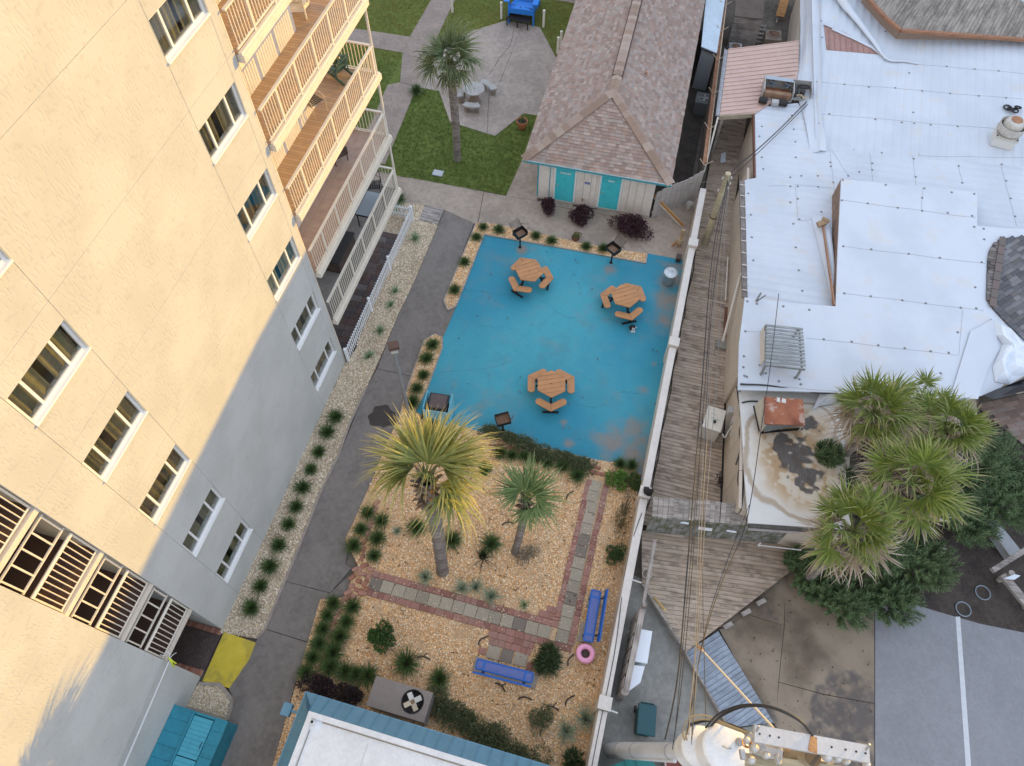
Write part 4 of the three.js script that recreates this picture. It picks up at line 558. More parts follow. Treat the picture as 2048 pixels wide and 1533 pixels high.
  mesh('torn_edge', merge([[[1648, 50], [1666, 57]], [[1664, 60], [1700, 76]], [[1700, 76], [1742, 96]], [[1742, 96], [1764, 112]]].map(([a, b]) => beam(rel(on(PU, ...a, 0.06)), rel(on(PU, ...b, 0.05)), 0.14, 0.03))), memF, hall);
  // lap seams and washers
  const seamM = mat([0.36, 0.35, 0.35], 0.9), seams = [[PU, [1638, 164], [2048, 199]], [PU, [1640, 228], [2040, 262]], [PU, [1836, 129], [2048, 147]], [PL, [1660, 294], [1768, 305]], [PL, [1768, 305], [1838, 312]], [PU, [1838, 312], [2048, 316]], [PL, [1660, 294], [1697, 352]], [PL, [1537, 372], [1573, 372]], [PL, [1591, 370], [1596, 440]], [PL, [1596, 441], [1617, 441]], [PL, [1617, 441], [1650, 428]], [PL, [1591, 370], [1665, 376]], [PL, [1660, 300], [1670, 390]], [PL, [1740, 305], [1746, 362]], [PL, [1826, 312], [1832, 370]], [PL, [1916, 330], [1926, 366]], [PL, [2002, 330], [2034, 452]], [PR, [1686, 401], [1952, 436]], [PR, [1686, 493], [1972, 528]], [PR, [1690, 587], [1968, 622]], [PR, [1612, 676], [1916, 711]], [PR, [1490, 664], [1530, 664]], [PR, [1926, 620], [1918, 711]], [PR, [1846, 378], [1843, 424]], [PR, [1480, 767], [1680, 784]]];
  mesh('lap_seams', merge(seams.map(([p, a, b], i) => { const n = 6, l = []; for (let k = 0; k < n; k++) l.push(beam(rel(on(p, mix(a[0], b[0], k / n), mix(a[1], b[1], k / n) + 0.8 * Math.sin(k * 2 + i), 0.003)), rel(on(p, mix(a[0], b[0], (k + 1) / n), mix(a[1], b[1], (k + 1) / n) + 0.8 * Math.sin(k * 2 + 2 + i), 0.003)), 0.007, 0.010)); return mergeGeometries(l); })), seamM, hall);
  const ws = uvm(merge([cyl(0.045, 0.04, 0.012, 0, 0, 0, 10), cyl(0.018, 0.018, 0.02, 0, 0, 0, 6)])), wm = mat([0.22, 0.215, 0.21], 0.8);
  const W = [[PU, 1635, 164], [PU, 1689, 169], [PU, 1738, 174], [PU, 1791, 176], [PU, 1845, 182], [PU, 1901, 187], [PU, 1958, 192], [PU, 2013, 196], [PU, 1639, 228], [PU, 1659, 228], [PU, 1751, 239], [PU, 1804, 245], [PU, 1827, 225], [PU, 1829, 247], [PU, 1862, 250], [PU, 1916, 253], [PU, 1894, 133], [PU, 1950, 138], [PU, 1998, 142], [PU, 1819, 146], [PU, 1643, 42], [PU, 1645, 75], [PU, 1637, 190], [PU, 1638, 209], [PU, 1639, 247], [PU, 1643, 269], [PU, 1645, 290], [PU, 1771, 63], [PU, 1776, 54], [PU, 1801, 67], [PL, 1661, 293], [PL, 1708, 299], [PL, 1764, 306], [PL, 1661, 325], [PL, 1662, 333], [PL, 1697, 352], [PL, 1719, 344], [PL, 1745, 327], [PL, 1745, 340], [PL, 1828, 318], [PL, 1838, 309], [PL, 1832, 354], [PL, 1918, 332], [PL, 1925, 366], [PL, 2004, 329], [PL, 2013, 362], [PL, 2022, 397], [PL, 2031, 433], [PL, 1603, 352], [PL, 1636, 352], [PL, 1581, 355], [PL, 1581, 373], [PL, 1596, 373], [PL, 1637, 374], [PL, 1667, 365], [PL, 1596, 398], [PL, 1599, 439], [PL, 1643, 424], [PL, 1584, 231], [PL, 1588, 259], [PL, 1591, 284], [PL, 1592, 315], [PL, 1524, 253], [PL, 1519, 273], [PL, 1524, 315], [PL, 1527, 338], [PL, 1497, 387], [PL, 1502, 430], [PL, 1504, 475], [PL, 1507, 521], [PL, 1581, 405], [PL, 1587, 448], [PL, 1592, 495], [PL, 1598, 541], [PL, 1605, 582], [PR, 1686, 360], [PR, 1772, 370], [PR, 1849, 377], [PR, 1904, 385], [PR, 1949, 388], [PR, 1684, 401], [PR, 1736, 407], [PR, 1796, 416], [PR, 1845, 396], [PR, 1845, 422], [PR, 1896, 426], [PR, 1945, 432], [PR, 1949, 454], [PR, 1968, 458], [PR, 1969, 479], [PR, 1687, 493], [PR, 1743, 499], [PR, 1818, 508], [PR, 1880, 516], [PR, 1964, 525], [PR, 1951, 575], [PR, 1689, 587], [PR, 1742, 593], [PR, 1805, 601], [PR, 1852, 607], [PR, 1922, 616], [PR, 1953, 617], [PR, 1495, 603], [PR, 1514, 608], [PR, 1567, 613], [PR, 1619, 620], [PR, 1491, 663], [PR, 1524, 666], [PR, 1648, 679], [PR, 1704, 684], [PR, 1757, 691], [PR, 1810, 697], [PR, 1862, 703], [PR, 1898, 706], [PR, 1916, 665], [PR, 1882, 747], [PR, 1983, 641], [PR, 1974, 693], [PR, 1945, 745], [PR, 1488, 713], [PR, 1487, 735], [PR, 1520, 731], [PR, 1489, 752], [PR, 1494, 754], [PR, 1526, 747], [PR, 1532, 747], [PR, 1558, 763], [PR, 1590, 756], [PR, 1599, 759], [PR, 1602, 769], [PR, 1681, 781]];
  W.forEach(([p, x, y]) => { const m = mesh('washer', ws, wm, hall); m.position.copy(rel(on(p, x, y, 0.002))); });
  // stained flat roof at the south end
  const so = at(1590, 900, 2.42), stain = (() => { const pool = [[1565, 893], [1590, 925], [1612, 955], [1602, 905], [1622, 850]].map(p => { const q = at(...p, 2.42); return [q.x - HO.x, q.z - HO.z]; }); const L = 6, x0 = so.x - HO.x - 3, zz = so.z - HO.z - 3; return tex(1024, L, (u, v) => { const x = x0 + u * L, z = zz + L - v * L; const n = fbm(u, v, 6, 5, 1), n2 = fbm(u, v, 24, 3, 3); let d = 9; pool.forEach(([px, pz], i) => { d = Math.min(d, Math.hypot(x - px, z - pz) / [0.34, 0.46, 0.40, 0.36, 0.22][i]); }); let c = mix3([0.62, 0.60, 0.55], [0.72, 0.71, 0.68], n); const ring = d + (n - 0.5) * 1.3; c = mix3(c, [0.55, 0.41, 0.24], 0.85 * sst(4.2, 1.8, ring) * (0.55 + 0.9 * (n2 - 0.2))); c = mix3(c, [0.36, 0.20, 0.08], 0.6 * sst(0.48, 0.62, n2) * sst(3.2, 1.4, ring)); c = mix3(c, [0.34, 0.24, 0.13], 0.7 * sst(0.35, 0.1, Math.abs(ring - 3.6))); c = mix3(c, [0.060, 0.055, 0.055], 0.93 * sst(1.35, 0.85, d + (n - 0.5) * 0.9 + (fbm(u, v, 40, 2, 5) - 0.5) * 1.5) * (R() < 0.9 ? 1 : 0.4)); return c; }, false, [x0, -(zz + L)]); })();
  const SP = [[1477, 772], [1580, 779], [1680, 787], [1690, 900], [1694, 985], [1705, 1062], [1497, 1048], [1490, 960], [1484, 860]].map(p => rel(at(p[0], p[1], 2.42)));
  mesh('roof', sheet(SP, 0.08), mat(stain, 0.75, { bumpMap: tex(256, 3, (u, v) => fbm(u, v, 4, 4, 5), true), bumpScale: 0.06 }), hall);
  const gl = mat(mottled([0.05, 0.045, 0.04], [0.14, 0.125, 0.11], 0.5, { grain: 0.4 }), 0.9); mesh('gutter', merge([beam(rel(at(1497, 1052, 2.38)), rel(at(1706, 1066, 2.38)), 0.12, 0.10), ]), gl, hall);
  mesh('fascia', merge([beam(rel(at(1497, 1059, 2.28)), rel(at(1706, 1074, 2.28)), 0.03, 0.13)]), mat(mottled([0.34, 0.30, 0.30], [0.46, 0.42, 0.41], 1), 0.8), hall);
  // cables along the south-west wall and roof edge
  const blk = mat([0.035, 0.033, 0.032], 0.6), cb = pts => tube(pts.map(p => rel(at(...p))), 0.028, 40, 5);
  mesh('cable_bundle', merge([cb([[1478, 770, 2.5], [1482, 800, 2.3], [1480, 830, 2.1], [1484, 860, 2.2], [1480, 900, 2.2], [1479, 950, 2.2], [1482, 1005, 2.2]]), cb([[1474, 772, 2.5], [1478, 805, 2.2], [1486, 830, 2.1], [1479, 865, 2.2], [1485, 905, 2.2], [1476, 960, 2.2], [1484, 1000, 2.2]]), tube([[1481, 769, 3.02], [1530, 771, 3.0], [1600, 781, 2.95], [1640, 787, 2.95], [1676, 786, 2.95]].map(p => rel(at(...p))), 0.03, 30, 5), cb([[1484, 806, 2.44], [1500, 803, 2.46], [1516, 803, 2.47]]), cb([[1472, 930, 2.2], [1479, 908, 2.2], [1484, 888, 2.25]])]), blk, hall);
  // raised flap at the south-west corner of the roof
  mesh('loose_membrane', sheet([[1640, 788, 2.75], [1662, 786, 2.95], [1675, 792, 2.9], [1672, 806, 2.6], [1640, 812, 2.5], [1625, 822, 2.45]].map(p => rel(at(...p))), 0.02), memF, hall);
  // white crumpled plastic and black liner on the east side
  const rw = RNG(31), crum = (out, label) => { const cx = out.reduce((s, p) => s + p[0], 0) / out.length, cy = out.reduce((s, p) => s + p[1], 0) / out.length, rings = [1, 0.75, 0.5, 0.25], P = [], pts = rings.map(k => out.map(p => rel(on(PR, cx + (p[0] - cx) * k, cy + (p[1] - cy) * k, k === 1 ? 0.02 : 0.05 + rw() * 0.30)))), c = rel(on(PR, cx, cy, 0.22)); const T3 = (a, b, d) => P.push(a.x, a.y, a.z, b.x, b.y, b.z, d.x, d.y, d.z); for (let i = 0; i < out.length; i++) { const j = (i + 1) % out.length; for (let k = 0; k < 3; k++) { T3(pts[k][i], pts[k + 1][j], pts[k][j]); T3(pts[k][i], pts[k + 1][i], pts[k + 1][j]); } T3(pts[3][i], c, pts[3][j]); } const g = new THREE.BufferGeometry(); g.setAttribute('position', new THREE.Float32BufferAttribute(P, 3)); g.computeVertexNormals(); return uvm(g); };
  mesh('loose_plastic', crum([[1985, 640], [2010, 655], [2040, 690], [2100, 680], [2110, 740], [2050, 752], [2020, 770], [1990, 765], [1985, 735], [1998, 705], [2005, 690], [1990, 670]]), mat([0.70, 0.74, 0.78], 0.45), hall);
  mesh('loose_membrane', sheet([[1940, 665], [1985, 640], [1998, 700], [1975, 740], [1955, 800], [1900, 796]].map(p => rel(on(PR, ...p, 0.05))), 0.02), memF, hall);
  mesh('black_liner', crum([[1965, 792], [2010, 775], [2060, 755], [2110, 742], [2110, 775], [2040, 785], [1990, 800]]), mat([0.04, 0.043, 0.05], 0.4), hall);
}
{ // dark shingle roofs showing at the east edge
  const grp = thing('shingle_roof', 'dark grey shingled roof showing through the white membrane at the right edge', 'roof', [0, 0, 0]); grp.position.set(0, 0, 0);
  const plane = (cor, up, e0, e1, cols, seed, expo, tw) => { const pts = cor.map(p => on(PR, ...p, up)), o = pts[0].clone(), a = on(PR, ...e0, up), b = on(PR, ...e1, up), e = b.clone().sub(a).normalize(), nn = PR.normal.clone(); if (nn.y < 0) nn.negate(); const u = nn.clone().cross(e).normalize(); const poly = pts.map(p => { const d = p.clone().sub(o); return [d.dot(e), d.dot(u)]; }); const mx = Math.min(...poly.map(p => p[1])); const o2 = o.clone().addScaledVector(u, mx); mesh('roof_deck', sheet(pts.map(p => p.clone().add(V(0, -0.01, 0))), 0.03), mat([0.08, 0.075, 0.07], 0.95), grp); shingles(grp, o2, e, u, poly.map(p => [p[0], p[1] - mx]), cols, expo, tw, seed); };
  const dk = [[0.115, 0.115, 0.12], [0.15, 0.145, 0.15], [0.19, 0.185, 0.185], [0.13, 0.12, 0.115], [0.09, 0.09, 0.095]];
  plane([[2006, 478], [2120, 470], [2120, 740], [2046, 680], [2012, 648], [1984, 618], [1992, 560]], 0.05, [2000, 520], [2046, 492], dk, 11, 0.155, 0.34);
  plane([[2002, 480], [1985, 490], [1977, 505], [1974, 525], [1972, 600], [1982, 616], [1990, 560]], 0.05, [1975, 500], [1995, 503], dk.map(c => [c[0] * 1.15, c[1] * 1.05, c[2] * 0.95]), 12, 0.13, 0.26);
  for (let k = 0; k < 8; k++) { const a = on(PR, mix(2004, 1983, k / 8), mix(478, 617, k / 8), 0.09), b = on(PR, mix(2004, 1983, (k + 0.94) / 8), mix(478, 617, (k + 0.94) / 8), 0.09); mesh('ridge_cap', merge([beam(a, b, 0.22, 0.025)]), mat([0.15 + 0.02 * (k % 2), 0.13, 0.115], 0.95), grp); }
  const g2 = thing('porch_roof', 'brown shingled porch roof below the palms at the right edge', 'roof', at(2020, 840, 2.2)), cor = [[1955, 815], [1985, 800], [2120, 770], [2140, 960], [2060, 900]].map(p => at(p[0], p[1], 2.2)); mesh('roof_deck', sheet(cor.map(p => p.clone().sub(g2.position).add(V(0, -0.01, 0))), 0.06), mat([0.08, 0.06, 0.05], 0.95), g2);
  const e = at(2050, 808, 2.2).sub(at(1990, 822, 2.2)).normalize(), u = V(0, 1, 0).cross(e).normalize(); const o = cor[0], poly = cor.map(p => { const d = p.clone().sub(o); return [d.dot(e), d.dot(u)]; }), my = Math.min(...poly.map(p => p[1])); shingles(g2, o.clone().addScaledVector(u, my).sub(g2.position), e, u, poly.map(p => [p[0], p[1] - my]), [[0.20, 0.135, 0.105], [0.25, 0.175, 0.14], [0.16, 0.11, 0.09], [0.23, 0.18, 0.15]], 0.15, 0.32, 14);
}
{ // weathered board roof with rusty edge trim, upper right
  const wr = [0, 1, 2, 3].map(i => mat(woodTex([0.15, 0.125, 0.10], [0.34, 0.30, 0.255], 2.2, i), 0.95)); const h = 4.35, poly = xz([[1722, -20], [1770, 34], [1802, 60], [2120, 84], [2120, -90], [1722, -90]], h), a = at(1790, 45, h), b = at(1820, 0, h);
  const r = boards('board_roof', 'weathered grey board roof with rust-coloured edge at the upper right', 'roof', poly, Math.atan2(-(b.z - a.z), b.x - a.x), 0.15, h, 0.05, wr, 'roof_board', 0.008, 0.006);
  const rust = mat(mottled([0.24, 0.11, 0.055], [0.36, 0.18, 0.10], 1, { grain: 0.25 }), 0.7), inv = q => r.worldToLocal(q.clone()); r.updateMatrixWorld(true);
  mesh('edge_trim', merge([[1722, -20, 1770, 34], [1770, 34, 1802, 61], [1802, 61, 2120, 85]].map(([x0, y0, x1, y1]) => beam(inv(at(x0, y0, h + 0.02)), inv(at(x1, y1, h + 0.02)), 0.15, 0.12))), rust, r);
  mesh('soffit_wall', merge([curtainWall([[1730, -12], [1773, 30], [1804, 56], [2120, 78]].map(p => at(p[0], p[1], h - 0.1)), 2.9, 0.06)].map(g => { g.applyMatrix4(r.matrixWorld.clone().invert()); return g; })), mat([0.30, 0.22, 0.17], 0.9), r);
}
{ // pinkish metal awning over the far end of the boardwalk
  const A = [[1457, 99], [1598, 82], [1597, 143], [1590, 176], [1512, 226], [1440, 231]].map((p, i) => at(p[0], p[1], [2.65, 2.9, 2.9, 2.88, 2.78, 2.65][i])), w = thing('metal_awning', 'salmon ribbed metal awning roof over the far end of the boardwalk', 'awning', A[5]), o = w.position, sal = mat(mottled([0.50, 0.34, 0.275], [0.58, 0.41, 0.34], 1.5, { grain: 0.08 }), 0.5);
  mesh('roof_sheet', sheet(A.map(p => p.clone().sub(o)), 0.03), sal, w);
  for (let i = 0; i <= 16; i++) { const f = i / 16, y0 = 99 + 131 * f, x0 = 1457 - 17 * f; let x1 = 1598, y1 = 82 + 134 * f; if (f > 0.45) x1 = 1598 - (f - 0.45) * 150; const a = at(x0, y0, 2.665).sub(o), b = at(x1, y0 + (y1 - y0) * (x1 - x0) / 141, mix(2.665, 2.905, (x1 - x0) / 141)).sub(o); mesh('rib', merge([beam(a, b, 0.05, 0.035)]), sal, w); }
  mesh('fascia', merge([beam(A[5].clone().sub(o).add(V(0, -0.1, 0.03)), A[4].clone().sub(o).add(V(0, -0.1, 0.03)), 0.05, 0.2)]), mat(woodTex([0.27, 0.23, 0.16], [0.42, 0.37, 0.28], 1.5, 1), 0.9), w);
  mesh('gutter', merge([beam(A[0].clone().sub(o).add(V(-0.09, -0.03, 0)), A[5].clone().sub(o).add(V(-0.09, -0.03, 0)), 0.15, 0.04), beam(A[0].clone().sub(o).add(V(-0.17, 0, 0)), A[5].clone().sub(o).add(V(-0.17, 0, 0)), 0.02, 0.12)]), mat(mottled([0.22, 0.22, 0.23], [0.42, 0.42, 0.43], 0.8, { grain: 0.3 }), 0.6), w);
  mesh('downpipe', merge([bar(A[5].clone().sub(o).add(V(-0.06, -0.05, 0.05)), at(1408, 345, 1.0).sub(o), 0.04)]), mat([0.62, 0.58, 0.5], 0.6), w);
  for (const [x, y] of [[0.15, -0.1], [2.2, -0.3]]) mesh('post', merge([box(0.11, 2.5, 0.11, x, -1.4, y)]), greyWood[2], w);
  const dk = thing('back_yard_hut', 'low brown-roofed hut in the dark yard behind the awning', 'hut', at(1500, 15, 0)); mesh('roof', sheet([[1472, -30, 2], [1534, -30, 2], [1526, 38, 1.8], [1470, 32, 1.8]].map(p => at(...p).sub(dk.position)), 0.05), mat(mottled([0.10, 0.078, 0.065], [0.15, 0.12, 0.10], 1), 0.95), dk); mesh('wall', curtainWall([[1470, 33, 1.74], [1526, 39, 1.74]].map(p => at(...p).sub(dk.position)), 0, 0.06), greyWood[1], dk);
  const rustW = mat([0.16, 0.10, 0.07], 0.9), cond = (px, py, s, label, col) => { const q = at(px, py, 0.85 * s), t = thing('condenser_unit', label, 'air conditioner', [q.x, 0, q.z], 0.1); const m = mat(mottled(col.map(c => c * 0.85), col, 0.8, { grain: 0.2 }), 0.75); mesh('cabinet', merge([rbox(0.84 * s, 0.8 * s, 0.84 * s, 0.05, 0, 0.42 * s, 0)]), m, t); mesh('fan_ring', merge([T(new THREE.TorusGeometry(0.31 * s, 0.03, 6, 24), 0, 0.84 * s, 0, 0, Math.PI / 2)]), m, t); mesh('fan_well', merge([cyl(0.30 * s, 0.30 * s, 0.02, 0, 0.808 * s, 0, 20)]), rustW, t); mesh('fan_blade', merge([0, 1, 2].map(k => box(0.24 * s, 0.01, 0.10 * s, 0.14 * s * Math.cos(k * 2.1), 0.842 * s, 0.14 * s * Math.sin(k * 2.1), -k * 2.1, 0.3))), mat([0.20, 0.10, 0.06], 0.8), t); };
  cond(1480, 58, 1.0, 'light grey condenser beside the dark hut behind the awning', [0.36, 0.36, 0.36]); cond(1548, 68, 1.0, 'brownish condenser nearer the white roof behind the awning', [0.26, 0.21, 0.17]); cond(1472, 92, 0.8, 'small condenser half under the far edge of the awning', [0.36, 0.36, 0.36]);
  const pk = thing('timber_plank', 'wide orange plank propped upright in the dark back yard', 'plank', at(1562, 20, 0.3)); mesh('plank', merge([beam(V(0, 0, 0.6), V(0.1, 1.7, -1.9), 0.45, 0.05)]), mat(woodTex([0.34, 0.16, 0.06], [0.5, 0.27, 0.11], 1.5, 2), 0.85), pk); mesh('brace', merge([beam(V(-0.1, -0.25, 0.8), V(-0.1, 0.4, -0.6), 0.06, 0.05)]), greyWood[0], pk);
  const pl = thing('pallet', 'weathered pallet lying between the two condensers', 'pallet', at(1510, 72, 0)); for (let i = 0; i < 5; i++) mesh('pallet_board', merge([rbox(1.0, 0.03, 0.15, 0.005, 0, 0.13, -0.8 + i * 0.36)]), greyWood[i % 4], pl); mesh('runner', merge([box(0.06, 0.1, 1.7, -0.42, 0.06, -0.1), box(0.06, 0.1, 1.7, 0.42, 0.06, -0.1)]), greyWood[1], pl);
  const ff = thing('board_fence', 'dark board fence with white pipe beside the white roof parapet', 'fence', at(1582, 40, 0)); for (let i = 0; i < 12; i++) mesh('board', uvm(box(0.03, 2.2, 0.2, 0.25 - 0.01 * i, 1.1, -1.4 + i * 0.22)), greyWood[(i * 3) % 4], ff); mesh('pipe', merge([bar(V(0.35, 2.5, -2.0), V(0.32, 2.5, 0.7), 0.04)]), mat([0.7, 0.7, 0.68], 0.5), ff);
}
{ const l = [], r = RNG(41), m = mat([0.03, 0.028, 0.027], 0.8); for (let k = 0; k < 3; k++) { const p = []; for (let z = -22; z <= -10; z += 0.5) p.push(V(2.03 + 0.05 * k + (r() - 0.5) * 0.07, 0.15 + 0.28 * r() * (k === 0), z + 16)); l.push(tube(p, 0.016, 90, 4)); } const t = thing('black_hose', 'tangle of black hose and netting along the foot of the long white wall', 'hose', [0, 0, -16]); mesh('strand', merge(l), m, t); mesh('netting', merge([...Array(40)].map(() => box(0.012, 0.35 + 0.2 * r(), 0.02, 2.0 + 0.03 * r(), 0.35, -6 + 12 * r(), 0, (r() - 0.5) * 1.2))), m, t); }
// ================================================================ THINGS IN THE YARD
const blackIron = mat([0.022, 0.02, 0.02], 0.55, { metalness: 0.3 }), rustIn = mat(mottled([0.16, 0.085, 0.05], [0.34, 0.22, 0.14], 0.5, { grain: 0.4 }), 0.9), steel = mat([0.42, 0.44, 0.46], 0.4, { metalness: 0.7 });
const cedar = [0, 1, 2].map(i => mat(woodTex([0.40, 0.18, 0.068], [0.51, 0.25, 0.10], 1.4, i), 0.6));
// hexagonal picnic tables with three bent benches
function picnicTable(label, c, a0, turnSlats) {
  const t = thing('picnic_table', label, 'picnic table', [c.x, 0, c.z], 0, 'hexagonal picnic tables on the blue court'), rad = 0.585, hex = []; for (let i = 0; i < 6; i++) { const a = a0 + i * Math.PI / 3 + Math.PI / 6 * 0; hex.push([rad * Math.cos(a), rad * Math.sin(a)]); }
  const cs = Math.cos(turnSlats), sn = Math.sin(turnSlats), L = hex.map(([x, z]) => [x * cs - z * sn, x * sn + z * cs]), zs = L.map(p => p[1]), z0 = Math.min(...zs), z1 = Math.max(...zs), n = 6, w = (z1 - z0) / n;
  for (let i = 0; i < n; i++) { let p = L; for (const [lim, s] of [[z0 + i * w, 1], [z0 + (i + 1) * w - 0.012, -1]]) { const q = []; for (let k = 0; k < p.length; k++) { const a = p[k], b = p[(k + 1) % p.length], ia = s * (a[1] - lim) >= -1e-9, ib = s * (b[1] - lim) >= -1e-9; if (ia) q.push(a); if (ia !== ib) { const f = (lim - a[1]) / (b[1] - a[1]); q.push([a[0] + f * (b[0] - a[0]), lim]); } } p = q; } const m = mesh('top_slat', slab(p, 0.76, 0.04), cedar[i % 3], t); m.rotation.y = turnSlats; }
  mesh('umbrella_hole', merge([cyl(0.022, 0.022, 0.004, 0, 0.7605, 0, 10)]), blackIron, t);
  for (let k = 0; k < 3; k++) { const a = a0 + k * 2 * Math.PI / 3, u = V(Math.cos(a), 0, Math.sin(a)), v = V(-u.z, 0, u.x);
    for (const s of [-1, 1]) { // two rounded planks meeting over the leg
      const sh = new THREE.Shape(), Lp = 0.64, hw = 0.135; sh.moveTo(s * 0.577 * hw + 0.006, -hw); sh.lineTo(Lp - hw, -hw); sh.absarc(Lp - hw, 0, hw, -Math.PI / 2, Math.PI / 2); sh.lineTo(-s * 0.577 * hw + 0.006, hw); sh.closePath(); const g = new THREE.ExtrudeGeometry(sh, { depth: 0.04, bevelEnabled: false, curveSegments: 8 }); g.rotateX(-Math.PI / 2); const m = mesh('bench_plank', uvm(g), cedar[(k + (s > 0)) % 3], t), apex = u.clone().multiplyScalar(0.85), d = v.clone().multiplyScalar(s * 0.866).addScaledVector(u, -0.5); m.position.set(apex.x, 0.43, apex.z); m.rotation.y = Math.atan2(-d.z, d.x); }
    const q = (r, y, o = 0) => V(u.x * r + v.x * o, y, u.z * r + v.z * o);
    mesh('leg', merge([beam(q(0.10, 0.70), q(0.46, 0.70), 0.06, 0.06), beam(q(0.32, 0.70), q(0.62, 0.035), 0.07, 0.06), beam(q(0.45, 0.38), q(0.85, 0.40), 0.07, 0.06), beam(q(0.80, 0.405, -0.30), q(0.80, 0.405, 0.30), 0.06, 0.03), beam(q(0.80, 0.03, -0.30), q(0.80, 0.03, 0.30), 0.07, 0.05), beam(q(0.90, 0.38), q(0.80, 0.05), 0.06, 0.05)]), blackIron, t); }
  return t;
}
const ang = (apex, c) => { const d = at(...apex, 0.45).sub(at(...c, 0.75)); return Math.atan2(d.z, d.x); };
picnicTable('hexagonal picnic table farthest from the palms, between the two northern grills', at(1059, 542, 0.75), ang([1104, 557], [1059, 542]), 0.62);
picnicTable('hexagonal picnic table nearest the white wall, with the cat beside it', at(1251, 592, 0.75), ang([1203, 590], [1251, 592]), 0.62);
picnicTable('hexagonal picnic table in the southern half of the blue court', at(1103, 768, 0.75), ang([1102, 822], [1103, 768]), 0.45);
// pedestal grills
function grill(label, px, py, turn, lid) {
  const g = thing('pedestal_grill', label, 'grill', at(px, py), turn, 'pedestal barbecue grills round the court');
  mesh('post', merge([cyl(0.035, 0.035, 0.78, 0, 0, 0, 10), cyl(0.09, 0.06, 0.03, 0, 0, 0, 12)]), blackIron, g);
  mesh('firebox', merge([box(0.50, 0.015, 0.38, 0, 0.79, 0), box(0.50, 0.24, 0.014, 0, 0.90, -0.19), box(0.014, 0.24, 0.38, -0.25, 0.90, 0), box(0.014, 0.24, 0.38, 0.25, 0.90, 0), box(0.50, 0.15, 0.014, 0, 0.86, 0.19)]), blackIron, g);
  mesh('ash_bed', merge([box(0.47, 0.02, 0.35, 0, 0.812, 0)]), rustIn, g);
  const bars = []; for (let i = 0; i < 9; i++) bars.push(box(0.46, 0.012, 0.012, 0, 0, -0.16 + i * 0.04)); bars.push(box(0.014, 0.014, 0.36, -0.23, 0, 0), box(0.014, 0.014, 0.36, 0.23, 0, 0), bar(V(0.24, 0, 0.1), V(0.36, 0.02, 0.1), 0.012, 6));
  const gr = mesh('grate', merge(bars), lid ? blackIron : rustIn, g); if (lid) { gr.position.set(0, 1.10, -0.34); gr.rotation.x = 0.75; } else gr.position.set(0, 0.93, 0);
  mesh('handle', merge([tube([V(0.26, 0.98, 0.1), V(0.33, 1.02, 0.1), V(0.36, 1.08, 0.08), V(0.32, 1.1, 0.06)], 0.01, 10, 5)]), blackIron, g);
}
grill('black pedestal grill with raised grate on the left of the northern gravel strip', 1040, 495, 0.9, true);
grill('black pedestal grill below the large purple shrub, grate lowered', 1222, 526, 0.9 - 1.5, true);
grill('black pedestal grill in front of the low hedge by the palms', 1006, 862, 0.55, false);
{ // galvanised bin
  const t = thing('trash_can', 'galvanised steel rubbish bin with lid beside the white wall', 'trash can', at(1336, 566)); const gal = mat(mottled([0.30, 0.31, 0.31], [0.46, 0.47, 0.48], 0.7, { grain: 0.2 }), 0.4, { metalness: 0.65 });
  const pr = [[0.001, 0.0], [0.225, 0.0]]; for (let i = 0; i <= 20; i++) pr.push([0.225 + 0.03 * i / 20 + 0.005 * (i % 2), 0.03 + 0.62 * i / 20]); pr.push([0.265, 0.66], [0.25, 0.66]);
  mesh('body', merge([lathe(pr, 28)]), gal, t); mesh('lid', merge([lathe([[0.283, 0.635], [0.285, 0.675], [0.25, 0.69], [0.12, 0.725], [0.03, 0.735], [0.001, 0.735]], 28)]), mat(mottled([0.44, 0.47, 0.48], [0.58, 0.62, 0.63], 0.7, { grain: 0.1 }), 0.45, { metalness: 0.5 }), t);
  mesh('handle', merge([tube([V(-0.07, 0.73, 0), V(-0.04, 0.78, 0), V(0.04, 0.78, 0), V(0.07, 0.73, 0)], 0.01, 10, 6)]), gal, t); mesh('side_handle', merge([-1, 1].map(s => tube([V(s * 0.25, 0.5, -0.06), V(s * 0.31, 0.47, 0), V(s * 0.25, 0.5, 0.06)], 0.01, 8, 5))), gal, t);
}
